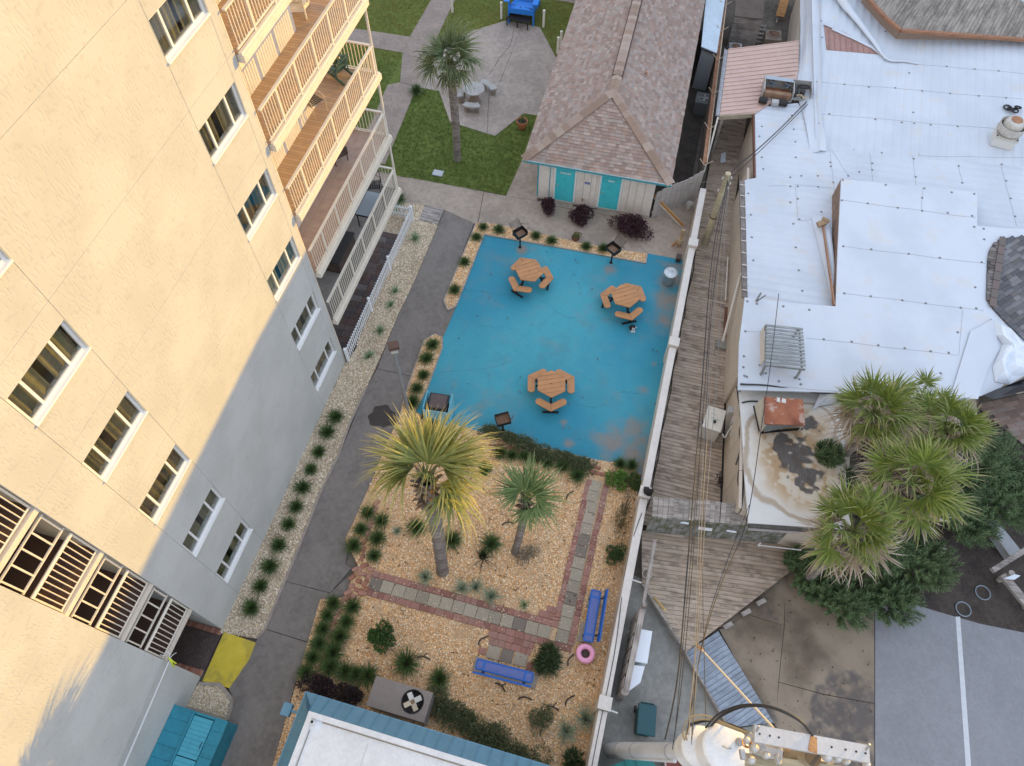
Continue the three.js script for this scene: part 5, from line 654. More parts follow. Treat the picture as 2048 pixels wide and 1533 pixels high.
{ // turquoise bin surround
  const c = at(876, 806, 0.9), t = thing('bin_enclosure', 'turquoise slatted bin surround with dark bin lid at the court corner', 'bin enclosure', [c.x, 0, c.z], 0.1), blue = [[0.20, 0.52, 0.62], [0.16, 0.46, 0.58], [0.25, 0.57, 0.66]].map(k => mat(mottled(k.map(x => x * 0.9), k, 1, { grain: 0.1 }), 0.6));
  for (let i = 0; i < 9; i++) mesh('slat', uvm(rbox(0.092, 1.0, 0.025, 0.006, -0.40 + i * 0.1, 0.53, 0.42)), blue[i % 3], t);
  for (const s of [-1, 1]) for (let i = 0; i < 8; i++) mesh('slat', uvm(rbox(0.025, 1.0 + (s < 0 ? 0.06 : 0.0), 0.092, 0.006, s * 0.46, 0.53, 0.36 - i * 0.1)), blue[(i + 1) % 3], t);
  mesh('rail', merge([box(0.9, 0.07, 0.03, 0, 0.25, 0.392), box(0.9, 0.07, 0.03, 0, 0.85, 0.392)]), blue[1], t);
  const b = thing('trash_can', 'black square bin with brown lid inside the turquoise surround', 'trash can', [c.x, 0, c.z], 0.1); mesh('body', merge([rbox(0.62, 0.86, 0.62, 0.05, 0, 0.45, -0.02)]), mat([0.02, 0.02, 0.021], 0.5), b); mesh('rim', merge([rbox(0.74, 0.07, 0.72, 0.03, 0, 0.89, -0.02)]), mat([0.018, 0.017, 0.018], 0.5), b); mesh('lid', merge([rbox(0.62, 0.10, 0.58, 0.045, 0, 0.955, -0.02)]), mat(mottled([0.085, 0.06, 0.055], [0.115, 0.085, 0.08], 0.4, { grain: 0.3 }), 0.75), b);
}
{ // lamp post
  const b = at(819, 830), t = thing('lamp_post', 'slim grey lamp post with brown box lamp beside the concrete path', 'lamp post', b); mesh('post', merge([T(cyl(0.075, 0.065, 4.5, 0, 0, 0, 4), 0, 0, 0, 0.78), cyl(0.15, 0.13, 0.06, 0, 0, 0, 12)]), mat(mottled([0.30, 0.30, 0.30], [0.34, 0.35, 0.36], 1), 0.5, { metalness: 0.4 }), t);
  mesh('lamp_housing', merge([T(rbox(0.34, 0.26, 0.26, 0.04), 0.06, 4.66, 0.02, 0.5, 0.25), cyl(0.05, 0.05, 0.15, 0, 4.48, 0, 8)]), mat([0.10, 0.055, 0.04], 0.55), t); mesh('lens', merge([T(box(0.22, 0.015, 0.18), 0.10, 4.53, 0.11, 0.5, 0.25)]), mat([0.45, 0.43, 0.38], 0.3), t);
}
{ // damp patch and small things on the paving
  const c = at(765, 834), o = []; for (let i = 0; i < 26; i++) { const a = i / 26 * 6.283, r0 = 0.46 + 0.05 * Math.sin(3 * a + 1) + 0.04 * Math.sin(7 * a); o.push([c.x + r0 * 1.15 * Math.cos(a), c.z + r0 * Math.sin(a)]); } struct('damp_patch', slab(o, 0.003, 0.003), mat(mottled([0.035, 0.027, 0.022], [0.055, 0.042, 0.034], 0.5, { grain: 0.4 }), 0.55));
  const pl = xz([[850, 412], [889, 420], [876, 450], [838, 442]]); boards('timber_platform', 'small weathered board platform at the corner of the gravel bed', 'platform', pl, -0.05, 0.145, 0.06, 0.03, greyWood, 'board');
  const cv = thing('meter_cover', 'small pale square meter cover set in the lawn', 'cover', at(876, 347)); mesh('plate', merge([rbox(0.44, 0.03, 0.32, 0.006, 0, 0.03, 0)]), mat([0.44, 0.47, 0.48], 0.6), cv); mesh('cover_frame', merge([rbox(0.5, 0.02, 0.38, 0.006, 0, 0.022, 0)]), mat([0.3, 0.31, 0.3], 0.7), cv);
}
{ // dark patio behind the picket fence: pavers one by one
  const o = tag(new THREE.Group(), null, null, null, 'structure'); o.name = 'paved_patio'; scene.add(o); const ms = [[0.115, 0.078, 0.070], [0.15, 0.115, 0.105], [0.175, 0.155, 0.15], [0.10, 0.085, 0.085], [0.14, 0.09, 0.08]].map(k => mat(mottled(k.map(x => x * 0.75), k, 1, { grain: 0.35 }), 0.85)), r = RNG(17), S = [0.295, 0.445]; const base = slab([[-13, -20.2], [-10.34, -20.2], [-10.34, -13.05], [-13, -13.05]], 0.02, 0.05); mesh('bedding', base, M.mulch, o); const gs = S.map(w => uvm(rbox(w - 0.012, 0.05, 0.283, 0.006))); let z = -19.6; for (let j = 0; j < 22; j++, z += 0.295) { let x = -10.35; while (x > -12.2) { const k = r() < 0.55 ? 0 : 1, m = mesh('paver', gs[k], ms[Math.floor(r() * 5)], o); m.position.set(x - S[k] / 2, 0.035 + r() * 0.004, z + 0.147); x -= S[k]; } }
}
{ // white picket fence
  const f = thing('picket_fence', 'low white plastic picket fence between dark patio and gravel bed', 'fence', [-10.05, 0, -13.0]), w = mat([0.78, 0.79, 0.79], 0.45), pg = uvm(merge([rbox(0.022, 0.72, 0.055, 0.005, 0, 0.44, 0), T(new THREE.ConeGeometry(0.035, 0.06, 4), 0, 0.83, 0, Math.PI / 4)])); const zA = -13.05, zB = -20.6, L = zA - zB;
  mesh('rail', merge([box(0.03, 0.06, L, -0.03, 0.28, -L / 2), box(0.03, 0.06, L, -0.03, 0.66, -L / 2), box(2.2, 0.06, 0.03, -1.1, 0.28, -L - 0.03), box(2.2, 0.06, 0.03, -1.1, 0.66, -L - 0.03)]), w, f);
  for (const z of [0, -L * 0.33, -L * 0.62, -L]) mesh('post', merge([rbox(0.09, 0.9, 0.09, 0.01, 0, 0.45, z), T(new THREE.ConeGeometry(0.075, 0.06, 4), 0, 0.93, z, Math.PI / 4)]), w, f);
  for (let z = -0.13; z > -L + 0.08; z -= 0.128) { const m = mesh('picket', pg, w, f); m.position.set(0, 0, z); } for (let x = -0.13; x > -2.1; x -= 0.128) { const m = mesh('picket', pg, w, f); m.rotation.y = Math.PI / 2; m.position.set(x, 0, -L); }
}
// ---------------------------------------------------------------- garden path, bricks
{
  const o = tag(new THREE.Group(), null, null, null, 'structure'); o.name = 'garden_path'; scene.add(o); const r = RNG(23);
  const fan = tex(512, 0.405, (u, v) => { const n = fbm(u, v, 16, 3, 1); let l = 1; for (const [cx, cy] of [[0, 1], [1, 1]]) { const d = Math.hypot(u - cx, v - cy) * 7; if (Math.abs(d - Math.round(d)) < 0.06) l = 0.62; } const g = 1 + (R() - 0.5) * 0.3; const k = mix(0.75, 1, n) * l * g * 0.85; return [k, k, k]; });
  const greyM = [[0.42, 0.36, 0.27], [0.35, 0.30, 0.225], [0.46, 0.40, 0.30], [0.24, 0.20, 0.16]].map(k => { const m = mat(fan, 0.9); m.color.setRGB(k[0] * 1.15, k[1] * 1.15, k[2] * 1.15); return m; });
  const redM = [[0.32, 0.15, 0.115], [0.36, 0.18, 0.14], [0.27, 0.125, 0.095], [0.34, 0.19, 0.15]].map(k => mat(mottled(k.map(x => x * 0.85), k, 0.7, { grain: 0.35 }), 0.9)), P = 0.405, gG = uvm(rbox(P - 0.014, 0.06, P - 0.014, 0.01)); { const uv = gG.attributes.uv; for (let i = 0; i < uv.count; i++) uv.setXY(i, uv.getX(i) + P / 2, uv.getY(i) + P / 2); }
  const put = (g, m, x, z, ry = 0) => { const k = mesh('paver', g, m, o); k.position.set(x + (r() - 0.5) * 0.012, 0.03 + r() * 0.014, z + (r() - 0.5) * 0.008); k.rotation.y = ry + (r() - 0.5) * 0.02; };
  for (let i = 0; i < 15; i++) put(gG, greyM[r() < 0.25 ? 3 : Math.floor(r() * 3)], -6.0 + P * i, -5.17 + 0.0 * i, [0, Math.PI / 2, Math.PI, -Math.PI / 2][Math.floor(r() * 4)]);
  for (let i = 0; i < 14; i++) put(gG, greyM[r() < 0.2 ? 3 : Math.floor(r() * 3)], 0.275 - 0.005 * i, -5.17 - P * i, [0, Math.PI / 2, Math.PI, -Math.PI / 2][Math.floor(r() * 4)]);
  const red = (x0, x1, z, along) => { let x = x0; while (x < x1 - 0.05) { const w = Math.min(r() < 0.5 ? 0.205 : 0.305, x1 - x), g = uvm(along ? rbox(0.197, 0.06, w - 0.008, 0.008) : rbox(w - 0.008, 0.06, 0.197, 0.008)); along ? put(g, redM[Math.floor(r() * 4)], z, x + w / 2) : put(g, redM[Math.floor(r() * 4)], x + w / 2, z); x += w; } };
  red(-6.2, 0.06, -5.48); red(-6.2, 0.68, -4.86); red(-10.6, -5.59, -0.03, true); red(-10.7, -4.97, 0.58, true); red(-0.62, -0.14, -5.69); red(-0.42, -0.14, -5.90);
  const sx = at(986, 1308), su = at(1041, 1322); red(sx.x - 0.3, su.x + 0.3, -4.65); red(sx.x - 0.22, su.x + 0.25, -4.44); for (let i = 0; i < 3; i++) put(gG, greyM[[0, 3, 0][i]], mix(sx.x, su.x, i / 2), mix(sx.z, su.z, i / 2) - 0.02); red(sx.x - 0.45, sx.x - 0.22, -4.08); red(su.x + 0.22, su.x + 0.45, -4.05); red(su.x + 0.22, su.x + 0.45, -3.84);
  for (const [x, y, w, d] of [[1010, 1346, 2.0, 0.42], [1188, 1205, 0.45, 0.5], [1170, 1268, 0.4, 0.6]]) { const q = at(x, y); put(uvm(rbox(w, 0.05, d, 0.01)), kerbM, q.x, q.z); }
  const bg = [uvm(rbox(0.24, 0.075, 0.115, 0.012)), uvm(rbox(0.20, 0.08, 0.15, 0.02)), uvm(rbox(0.27, 0.07, 0.13, 0.015))], brickO = tag(new THREE.Group(), null, null, null, 'structure'); brickO.name = 'brick_edging'; scene.add(brickO);
  const brick = (px, py, ry) => { const q = at(px, py), m = mesh('brick', bg[Math.floor(r() * 3)], r() < 0.5 ? M.brick : M.brick2, brickO); m.position.set(q.x, 0.05 + r() * 0.015, q.z); m.rotation.set((r() - 0.5) * 0.15, ry + (r() - 0.5) * 0.3, (r() - 0.5) * 0.15); };
  const z4 = (x, y) => [350 + 0.326 * x, 900 + 0.326 * y];
  for (const [x, y] of [[1235, 330], [1225, 375], [1215, 420], [1200, 470], [1180, 515], [1165, 565], [1155, 615], [1150, 665]]) brick(...z4(x, y), 1.3);
  for (const [x, y, a] of [[1165, 715, 0.6], [1205, 738, 0.2], [1110, 735, 0.8], [1150, 765, 0.2], [1090, 785, 0.9], [1130, 810, 0.1], [1085, 840, 0.5], [1125, 865, 0.0], [1170, 822, 1.2], [1190, 778, 1.4], [1062, 880, 0.6], [1100, 905, 0.1], [1150, 885, 0.2], [1175, 860, 1.0], [1140, 735, 1.5], [1065, 912, 0.9]]) brick(...z4(x, y), a);
  for (const [x, y] of [[1030, 930], [1010, 985], [985, 1030], [970, 1075], [955, 1120], [930, 1170], [918, 1220], [908, 1275], [888, 1340]]) brick(...z4(x, y), 1.25);
  for (let i = 0; i < 17; i++) brick(mix(985, 1195, i / 16), mix(891, 937, i / 16) - 2 * Math.sin(i / 16 * 3.1), -0.05);
  for (const [x, y] of [[1186, 946], [1199, 949], [1213, 952], [1226, 946], [1243, 948], [1259, 950], [1276, 953]]) brick(x, y, -0.05);
}
// ---------------------------------------------------------------- garden benches, ring, condenser
function bench(label, a, b, side) {
  const A = at(...a, 0.45), B = at(...b, 0.45), c = A.clone().lerp(B, 0.5), d = B.clone().sub(A), L = d.length(), t = thing('garden_bench', label, 'bench', [c.x, 0, c.z], Math.atan2(-d.z, d.x), 'blue garden benches'), blue = mat([0.012, 0.115, 0.44], 0.4), perf = mat(tex(512, 0.5, (u, v) => { const a = u * 20 % 1 - 0.5, k = v * 20 % 1 - 0.5, n = fbm(u, v, 8, 3, 2); let c = mix3([0.02, 0.085, 0.36], [0.08, 0.13, 0.40], n); if (Math.hypot(a, k) < 0.3) c = mix3([0.10, 0.13, 0.30], [0.36, 0.30, 0.34], R()); return c; }), 0.5);
  mesh('seat', merge([rbox(L, 0.025, 0.27, 0.012, 0, 0.445, 0)]), perf, t);
  mesh('seat_rim', merge([bar(V(-L / 2 + 0.02, 0.45, 0.14), V(L / 2 - 0.02, 0.45, 0.14), 0.028), bar(V(-L / 2 + 0.02, 0.45, -0.14), V(L / 2 - 0.02, 0.45, -0.14), 0.028), bar(V(-L / 2 + 0.02, 0.45, -0.14), V(-L / 2 + 0.02, 0.45, 0.14), 0.028), bar(V(L / 2 - 0.02, 0.45, -0.14), V(L / 2 - 0.02, 0.45, 0.14), 0.028)]), blue, t);
  mesh('backrest', merge([T(rbox(L, 0.24, 0.035, 0.016), 0, 0.74, side * 0.29, 0, side * 0.25), bar(V(-L / 2, 0.86, side * 0.32), V(L / 2, 0.86, side * 0.32), 0.028)]), blue, t);
  for (const x of [-L * 0.36, L * 0.36]) { mesh('leg', merge([bar(V(x, 0, 0), V(x, 0.43, 0), 0.032), bar(V(x, 0.43, -side * 0.12), V(x, 0.43, side * 0.22), 0.026), bar(V(x, 0.43, side * 0.22), V(x, 0.84, side * 0.31), 0.026), box(0.09, 0.02, 0.36, x, 0.06, 0)]), mat([0.015, 0.022, 0.06], 0.5), t); mesh('seat_strap', merge([rbox(0.07, 0.03, 0.30, 0.01, x, 0.455, 0)]), blue, t); }
}
bench('blue perforated metal bench facing the short paver stub', [952, 1328], [1066, 1357], 1); bench('blue perforated metal bench beside the long white wall', [1193, 1181], [1176, 1284], -1);
{
  const q = at(1171, 1308, 0.35), t = thing('ring_planter', 'pink ring-shaped planter with dark middle at the end of a bench', 'planter', [q.x, 0, q.z]); mesh('ring', merge([T(new THREE.TorusGeometry(0.215, 0.085, 12, 32), 0, 0.35, 0, 0, Math.PI / 2)]), mat([0.82, 0.36, 0.52], 0.45), t); mesh('pot', merge([lathe([[0.001, 0], [0.16, 0], [0.20, 0.33], [0.14, 0.33], [0.13, 0.30], [0.001, 0.30]], 20)]), mat([0.10, 0.075, 0.06], 0.85), t); mesh('soil', merge([cyl(0.135, 0.135, 0.02, 0, 0.30, 0, 16)]), M.mulch, t);
  const ac = thing('condenser_unit', 'large grey-brown condenser box with one fan beside the blue-edged roof', 'air conditioner', [-3.9, 0, -2.02]), m = mat(mottled([0.22, 0.185, 0.165], [0.265, 0.23, 0.205], 1.5, { grain: 0.1 }), 0.6), f = at(825, 1404, 1.0), fx = f.x + 3.9, fz = f.z + 2.02;
  mesh('cabinet', merge([box(1.74, 0.86, 0.03, 0, 0.53, 0.385), box(1.74, 0.86, 0.03, 0, 0.53, -0.385), box(0.03, 0.86, 0.739, -0.855, 0.53, 0), box(0.03, 0.86, 0.739, 0.855, 0.53, 0), box(1.679, 0.03, 0.739, 0, 0.12, 0)]), m, ac); const top = new THREE.Shape([[-0.88, -0.415], [0.88, -0.415], [0.88, 0.415], [-0.88, 0.415]].map(p => new THREE.Vector2(...p))); const hl = new THREE.Path(); hl.absarc(fx, -fz, 0.31, 0, 6.2832, true); top.holes.push(hl); const tg = new THREE.ExtrudeGeometry(top, { depth: 0.03, bevelEnabled: false, curveSegments: 24 }); tg.rotateX(-Math.PI / 2); tg.translate(0, 0.965, 0); mesh('top_panel', uvm(tg), m, ac);
  mesh('coil', merge([box(0.05, 0.7, 0.7, -0.3, 0.5, 0), box(1.6, 0.7, 0.05, 0, 0.5, 0.33)]), mat([0.2, 0.2, 0.19], 0.6), ac); mesh('fan_ring', merge([T(new THREE.TorusGeometry(0.315, 0.018, 6, 32), fx, 0.998, fz, 0, Math.PI / 2)]), blackIron, ac); for (let k = 0; k < 4; k++) { const a = k * Math.PI / 2 + 0.7; mesh('fan_blade', merge([T(rbox(0.22, 0.006, 0.15, 0.003), 0.16, 0, 0, 0, 0.2)]), mat([0.52, 0.49, 0.42], 0.4, { metalness: 0.5 }), ac).position.set(fx, 0.985, fz); ac.children.at(-1).rotation.y = a; } mesh('fan_hub', merge([cyl(0.07, 0.06, 0.03, fx, 0.97, fz, 14)]), rustIn, ac); mesh('foot', merge([box(0.3, 0.1, 0.2, -0.15, 0.05, 0.42), box(1.7, 0.1, 0.7, 0, 0.045, 0)]), M.apron, ac);
  const lv = []; for (let i = 0; i < 9; i++) lv.push(box(0.01, 0.03, 0.7, 0.878, 0.2 + i * 0.08, 0)); mesh('louvre', merge(lv), mat([0.16, 0.14, 0.125], 0.6), ac);
}
{ // blue-edged flat roof at the bottom of the frame
  const bM = [0, 1].map(i => mat(mottled([0.115, 0.26, 0.36].map(x => x * (1 - 0.06 * i)), [0.15, 0.31, 0.41], 1.5, { grain: 0.08, s: i }), 0.45)), o = thing('blue_edged_building', 'small flat-roofed building with blue metal mansard at the bottom edge', 'building', [-3, 0, 1]), X0 = -6.17, X1 = 3, Z0 = -1.38, Z1 = 4.4, ho = 2.5, hi = 3.1, ins = 0.44; const Tn = (...g) => g.map(k => k.translate(3, 0, -1));
  mesh('wall', merge(Tn(span(X0 + 0.25, X1, 0, 2.7, Z0 + 0.25, Z1))), mat([0.45, 0.46, 0.46], 0.85), o);
  const quad = (a, b, c, d) => { const g = new THREE.BufferGeometry(), P = [a, b, c, a, c, d].flatMap(q => [q.x, q.y, q.z]); g.setAttribute('position', new THREE.Float32BufferAttribute(P, 3)); g.computeVertexNormals(); return g; };
  const n = 26, W = (X1 - X0) / n; for (let i = 0; i < n; i++) { const a = X0 + i * W, b = a + W - 0.004, ia = Math.max(a, X0 + ins * (i ? 0 : 1)), ib = b; mesh('mansard_panel', merge(Tn(quad(V(a, ho, Z0), V(ia, hi, Z0 + ins), V(ib, hi, Z0 + ins), V(b, ho, Z0)))), bM[i % 2], o); if (i) mesh('standing_seam', merge(Tn(beam(V(a, ho, Z0 - 0.005), V(Math.max(a, X0 + ins), hi, Z0 + ins - 0.005), 0.02, 0.04))), bM[0], o); }
  for (let i = 0; i < 16; i++) { const a = Z0 + i * 0.36, b = a + 0.356, ia = Math.max(a, Z0 + ins * (i ? 0 : 1)); mesh('mansard_panel', merge(Tn(quad(V(X0, ho, a), V(X0, ho, b), V(X0 + ins, hi, b), V(X0 + ins, hi, ia)))), bM[i % 2], o); }
  mesh('drip_edge', merge(Tn(span(X0 - 0.02, X1, ho - 0.10, ho + 0.005, Z0 - 0.02, Z0 + 0.03), span(X0 - 0.021, X0 + 0.03, ho - 0.10, ho + 0.004, Z0 + 0.031, Z1))), bM[0], o);
  const wr = mat(mottled([0.66, 0.655, 0.64], [0.74, 0.735, 0.72], 2.5, { grain: 0.06, speck: 0.003 }), 0.7), R0 = hi - 0.12; mesh('roof', merge(Tn(span(X0 + ins + 0.10, X1, R0 - 0.1, R0, Z0 + ins + 0.10, Z1))), wr, o);
  mesh('parapet', merge(Tn(span(X0 + ins, X1, hi - 0.16, hi + 0.03, Z0 + ins + 0.003, Z0 + ins + 0.14), span(X0 + ins + 0.003, X0 + ins + 0.14, hi - 0.16, hi + 0.028, Z0 + ins + 0.141, Z1))), wr, o); mesh('coping_seal', merge(Tn(span(X0 + ins + 0.16, X1, R0, R0 + 0.012, Z0 + ins + 0.155, Z0 + ins + 0.18), span(X0 + ins + 0.155, X0 + ins + 0.18, R0, R0 + 0.012, Z0 + ins + 0.2, Z1))), mat([0.30, 0.24, 0.17], 0.9), o);
  mesh('roof_seam', merge(Tn(span(-4.0, -3.985, R0, R0 + 0.004, -0.6, Z1), span(-1.6, -1.585, R0, R0 + 0.004, -0.6, Z1))), mat([0.5, 0.48, 0.44], 0.8), o);
  const v = at(629, 1447, 3.0).add(V(3, 0, -1)); mesh('vent_pipe', merge([cyl(0.055, 0.055, 0.32, v.x, R0, v.z, 14), cyl(0.21, 0.10, 0.10, v.x, R0, v.z, 20)]), mat([0.66, 0.67, 0.67], 0.6), o); mesh('vent_opening', merge([cyl(0.04, 0.04, 0.004, v.x, R0 + 0.32, v.z, 12)]), blackIron, o);
  const d = at(829, 1490, 3.0).add(V(3, 0, -1)); mesh('roof_bracket', merge([box(0.07, 0.03, 0.09, d.x, R0 + 0.02, d.z, 0.6)]), mat([0.12, 0.09, 0.08], 0.8), o);
  const lb = at(574, 1420, 2.1).add(V(3, 0, -1)); mesh('wall_light', merge([rbox(0.26, 0.20, 0.34, 0.02, lb.x, 2.1, lb.z), box(0.5, 0.06, 0.06, lb.x + 0.25, 2.1, lb.z)]), bM[0], o);
}
{ // turquoise utility hatch against the hotel, rope
  const s = thing('utility_shed', 'low turquoise board shed with hatch doors against the hotel wall', 'shed', [-9.3, 0, 1.6]), bl = [0, 1, 2].map(i => mat(mottled([0.02, 0.20, 0.27].map(x => x * (0.9 + 0.1 * i)), [0.028, 0.25, 0.325], 1, { grain: 0.1, s: i }), 0.6)), lt = mat(mottled([0.06, 0.33, 0.42], [0.075, 0.37, 0.46], 1, { grain: 0.1 }), 0.55);
  mesh('wall', merge([span(-0.86, 0.84, 0, 0.90, -1.76, 2.4)]), bl[0], s); for (let i = 0; i < 12; i++) mesh('top_board', uvm(rbox(0.64, 0.03, 0.34, 0.004, -0.545, 0.925, -1.6 + i * 0.345)), bl[i % 3], s); for (let i = 0; i < 12; i++) mesh('top_board', uvm(rbox(0.38, 0.03, 0.34, 0.004, 0.655, 0.925, -1.6 + i * 0.345)), bl[(i + 1) % 3], s);
  mesh('hatch_frame', merge([span(-0.22, -0.16, 0.90, 1.0, -1.76, 2.4), span(-0.159, 0.46, 0.90, 0.96, -1.76, -1.70)]), bl[1], s); for (const [a, b] of [[-1.66, -0.62], [-0.59, 0.45], [0.48, 1.5]]) { const h = mesh('hatch_door', uvm(rbox(0.60, 0.05, b - a, 0.006, 0.15, 0.955, (a + b) / 2)), lt, s); const l = []; for (let k = 1; k < 9; k++) l.push(box(0.59, 0.004, 0.012, 0.15, 0.981, a + (b - a) * k / 9)); mesh('board_joint', merge(l), bl[0], h); mesh('hatch_handle', merge([tube([V(0.40, 0.98, (a + b) / 2 - 0.09 + 0.15), V(0.40, 1.03, (a + b) / 2 + 0.15), V(0.40, 0.98, (a + b) / 2 + 0.09 + 0.15)], 0.01, 8, 5)]), blackIron, h); }
  const rp = thing('rope', 'white rope with yellow-green knot stretched along the hotel wall', 'rope', [-10.0, 2.86, -1.15]), e = V(-0.02, -0.45, 3.6); mesh('line', merge([bar(V(0, 0, 0), e, 0.011, 6), bar(V(0.015, 0, 0.03), e.clone().add(V(0.03, 0, 0)), 0.009, 6), tube([V(0, 0, 0), V(0.04, 0.22, -0.10), V(-0.02, 0.30, -0.16), V(-0.10, 0.12, -0.05), V(-0.16, 0.30, -0.02)], 0.01, 20, 5), tube([V(0, 0.02, 0), V(0.10, 0.15, -0.12), V(0.10, 0.02, -0.2)], 0.01, 12, 5)]), mat([0.72, 0.72, 0.7], 0.8), rp); mesh('knot', merge([tube([V(-0.02, 0.06, -0.04), V(0.05, -0.02, 0.04), V(0.06, -0.20, 0.10), V(0.04, -0.36, 0.12)], 0.028, 16, 6), tube([V(0, 0.05, -0.03), V(0.08, -0.05, 0.02), V(0.12, -0.22, 0.04)], 0.02, 12, 6)]), mat([0.55, 0.62, 0.05], 0.6), rp);
}
// ---------------------------------------------------------------- far lawn: stone table, bollards, pot, big blue chair
{
  const st = mat(mottled([0.30, 0.285, 0.265], [0.40, 0.385, 0.36], 0.8, { grain: 0.3 }), 0.9), st2 = mat(mottled([0.20, 0.155, 0.115], [0.30, 0.25, 0.20], 0.6, { grain: 0.3 }), 0.9), c = at(948, 177, 0.75), t = thing('stone_table', 'round grey concrete table on the octagonal patio', 'table', [c.x, 0, c.z]);
  mesh('top', merge([lathe([[0.001, 0.70], [0.48, 0.70], [0.52, 0.72], [0.52, 0.75], [0.50, 0.765], [0.001, 0.765]], 32)]), st, t); mesh('pedestal', merge([lathe([[0.001, 0.02], [0.30, 0.02], [0.30, 0.08], [0.22, 0.16], [0.20, 0.5], [0.30, 0.70]], 20)]), st2, t); mesh('umbrella_hole', merge([cyl(0.022, 0.022, 0.003, 0, 0.7655, 0, 10)]), blackIron, t);
  for (const [p, l] of [[[978, 168], 'curved concrete bench on the right of the round table'], [[921, 184], 'curved concrete bench on the left of the round table, behind the palm trunk'], [[943, 210], 'curved concrete bench on the near side of the round table']]) { const q = at(...p, 0.44), b = thing('stone_bench', l, 'bench', [q.x, 0, q.z], 0, 'concrete benches at the round table'), a = Math.atan2(q.z - c.z, q.x - c.x); b.rotation.y = -a; const rad = Math.hypot(q.x - c.x, q.z - c.z), s = new THREE.Shape(), h = 0.46; s.absarc(-rad, 0, rad + 0.16, -h, h, false); s.absarc(-rad, 0, rad - 0.16, h, -h, true); const g = new THREE.ExtrudeGeometry(s, { depth: 0.07, bevelEnabled: true, bevelSize: 0.012, bevelThickness: 0.012, bevelSegments: 1, curveSegments: 10 }); g.rotateX(-Math.PI / 2); g.translate(0, 0.37, 0); mesh('seat', uvm(g), st, b); for (const k of [-0.7, 0.7]) mesh('leg', merge([rbox(0.22, 0.36, 0.16, 0.02, -rad + rad * Math.cos(h * k), 0.19, rad * Math.sin(h * k), h * -k)]), st2, b); }
  const bl = mat([0.70, 0.66, 0.57], 0.6), B = [[905, 25, 'white bollard beside the lawn walk, leftmost of five'], [1003, 38, 'white bollard left of the big blue chair'], [1087, 54, 'white bollard right of the big blue chair'], [1115, 108, 'nearer of two white bollards beside the restroom roof'], [1121, 96, 'farther of two white bollards beside the restroom roof']]; B.forEach(([x, y, l]) => { const b = thing('bollard', l, 'bollard', at(x, y), 0, 'white bollards round the patio'); mesh('shaft', merge([rbox(0.11, 0.92, 0.11, 0.015, 0, 0.46, 0)]), bl, b); mesh('bollard_cap', merge([rbox(0.13, 0.04, 0.13, 0.012, 0, 0.93, 0)]), bl, b); mesh('hook', merge([cyl(0.015, 0.015, 0.02, 0, 0.8, 0.056, 6)]), blackIron, b); });
  const lb = thing('garden_light', 'small black floodlight box at the foot of the twin bollards', 'light', at(1121, 106)); mesh('housing', merge([rbox(0.22, 0.16, 0.14, 0.02, 0, 0.15, 0)]), blackIron, lb); mesh('stake', merge([cyl(0.015, 0.015, 0.1, 0, 0, 0, 6)]), blackIron, lb);
  const pq = at(1044, 256), pot = thing('flower_pot', 'terracotta flower pot with a small green plant on the lawn corner', 'flower pot', pq); mesh('pot', merge([lathe([[0.001, 0.0], [0.17, 0.0], [0.23, 0.34], [0.265, 0.34], [0.27, 0.44], [0.235, 0.44], [0.23, 0.36], [0.001, 0.36]], 24)]), mat(mottled([0.40, 0.125, 0.05], [0.50, 0.19, 0.09], 0.5, { grain: 0.2 }), 0.75), pot); mesh('soil', merge([cyl(0.225, 0.225, 0.02, 0, 0.37, 0, 18)]), M.mulch, pot);
  // adirondack chair: facing +z
  var adirondack = (name, label, m, pos, turn, k = 1, grp) => { const a = thing(name, label, 'chair', pos, turn, grp); a.scale.setScalar(k); for (let i = 0; i < 6; i++) mesh('seat_slat', merge([T(rbox(0.52, 0.02, 0.085, 0.004), 0, 0.37 - i * 0.028, 0.24 - i * 0.09, 0, 0.3)]), m, a); for (let i = -2; i <= 2; i++) mesh('back_slat', merge([T(rbox(0.10, 0.78 - 0.05 * i * i, 0.02, 0.004), i * 0.108, 0.60 - 0.02 * i * i, -0.38, 0, -0.42)]), m, a); mesh('back_rail', merge([box(0.54, 0.07, 0.025, 0, 0.50, -0.36), box(0.5, 0.07, 0.025, 0, 0.80, -0.50)]), m, a); for (const s of [-1, 1]) { mesh('arm', merge([rbox(0.13, 0.022, 0.74, 0.008, s * 0.33, 0.56, 0.0)]), m, a); mesh('front_leg', merge([rbox(0.03, 0.55, 0.10, 0.005, s * 0.29, 0.275, 0.28)]), m, a); mesh('back_leg', merge([beam(V(s * 0.27, 0.36, 0.28), V(s * 0.27, 0.02, -0.62), 0.03, 0.11), beam(V(s * 0.31, 0.54, -0.3), V(s * 0.29, 0.2, -0.33), 0.03, 0.07)]), m, a); } mesh('front_apron', merge([box(0.55, 0.12, 0.022, 0, 0.34, 0.33)]), m, a); return a; };
  const c2 = at(1047, 34); adirondack('giant_chair', 'oversized bright blue adirondack chair at the top edge of the lawn', mat([0.018, 0.19, 0.62], 0.5), [c2.x, 0, c2.z], 0.06, 2.3);
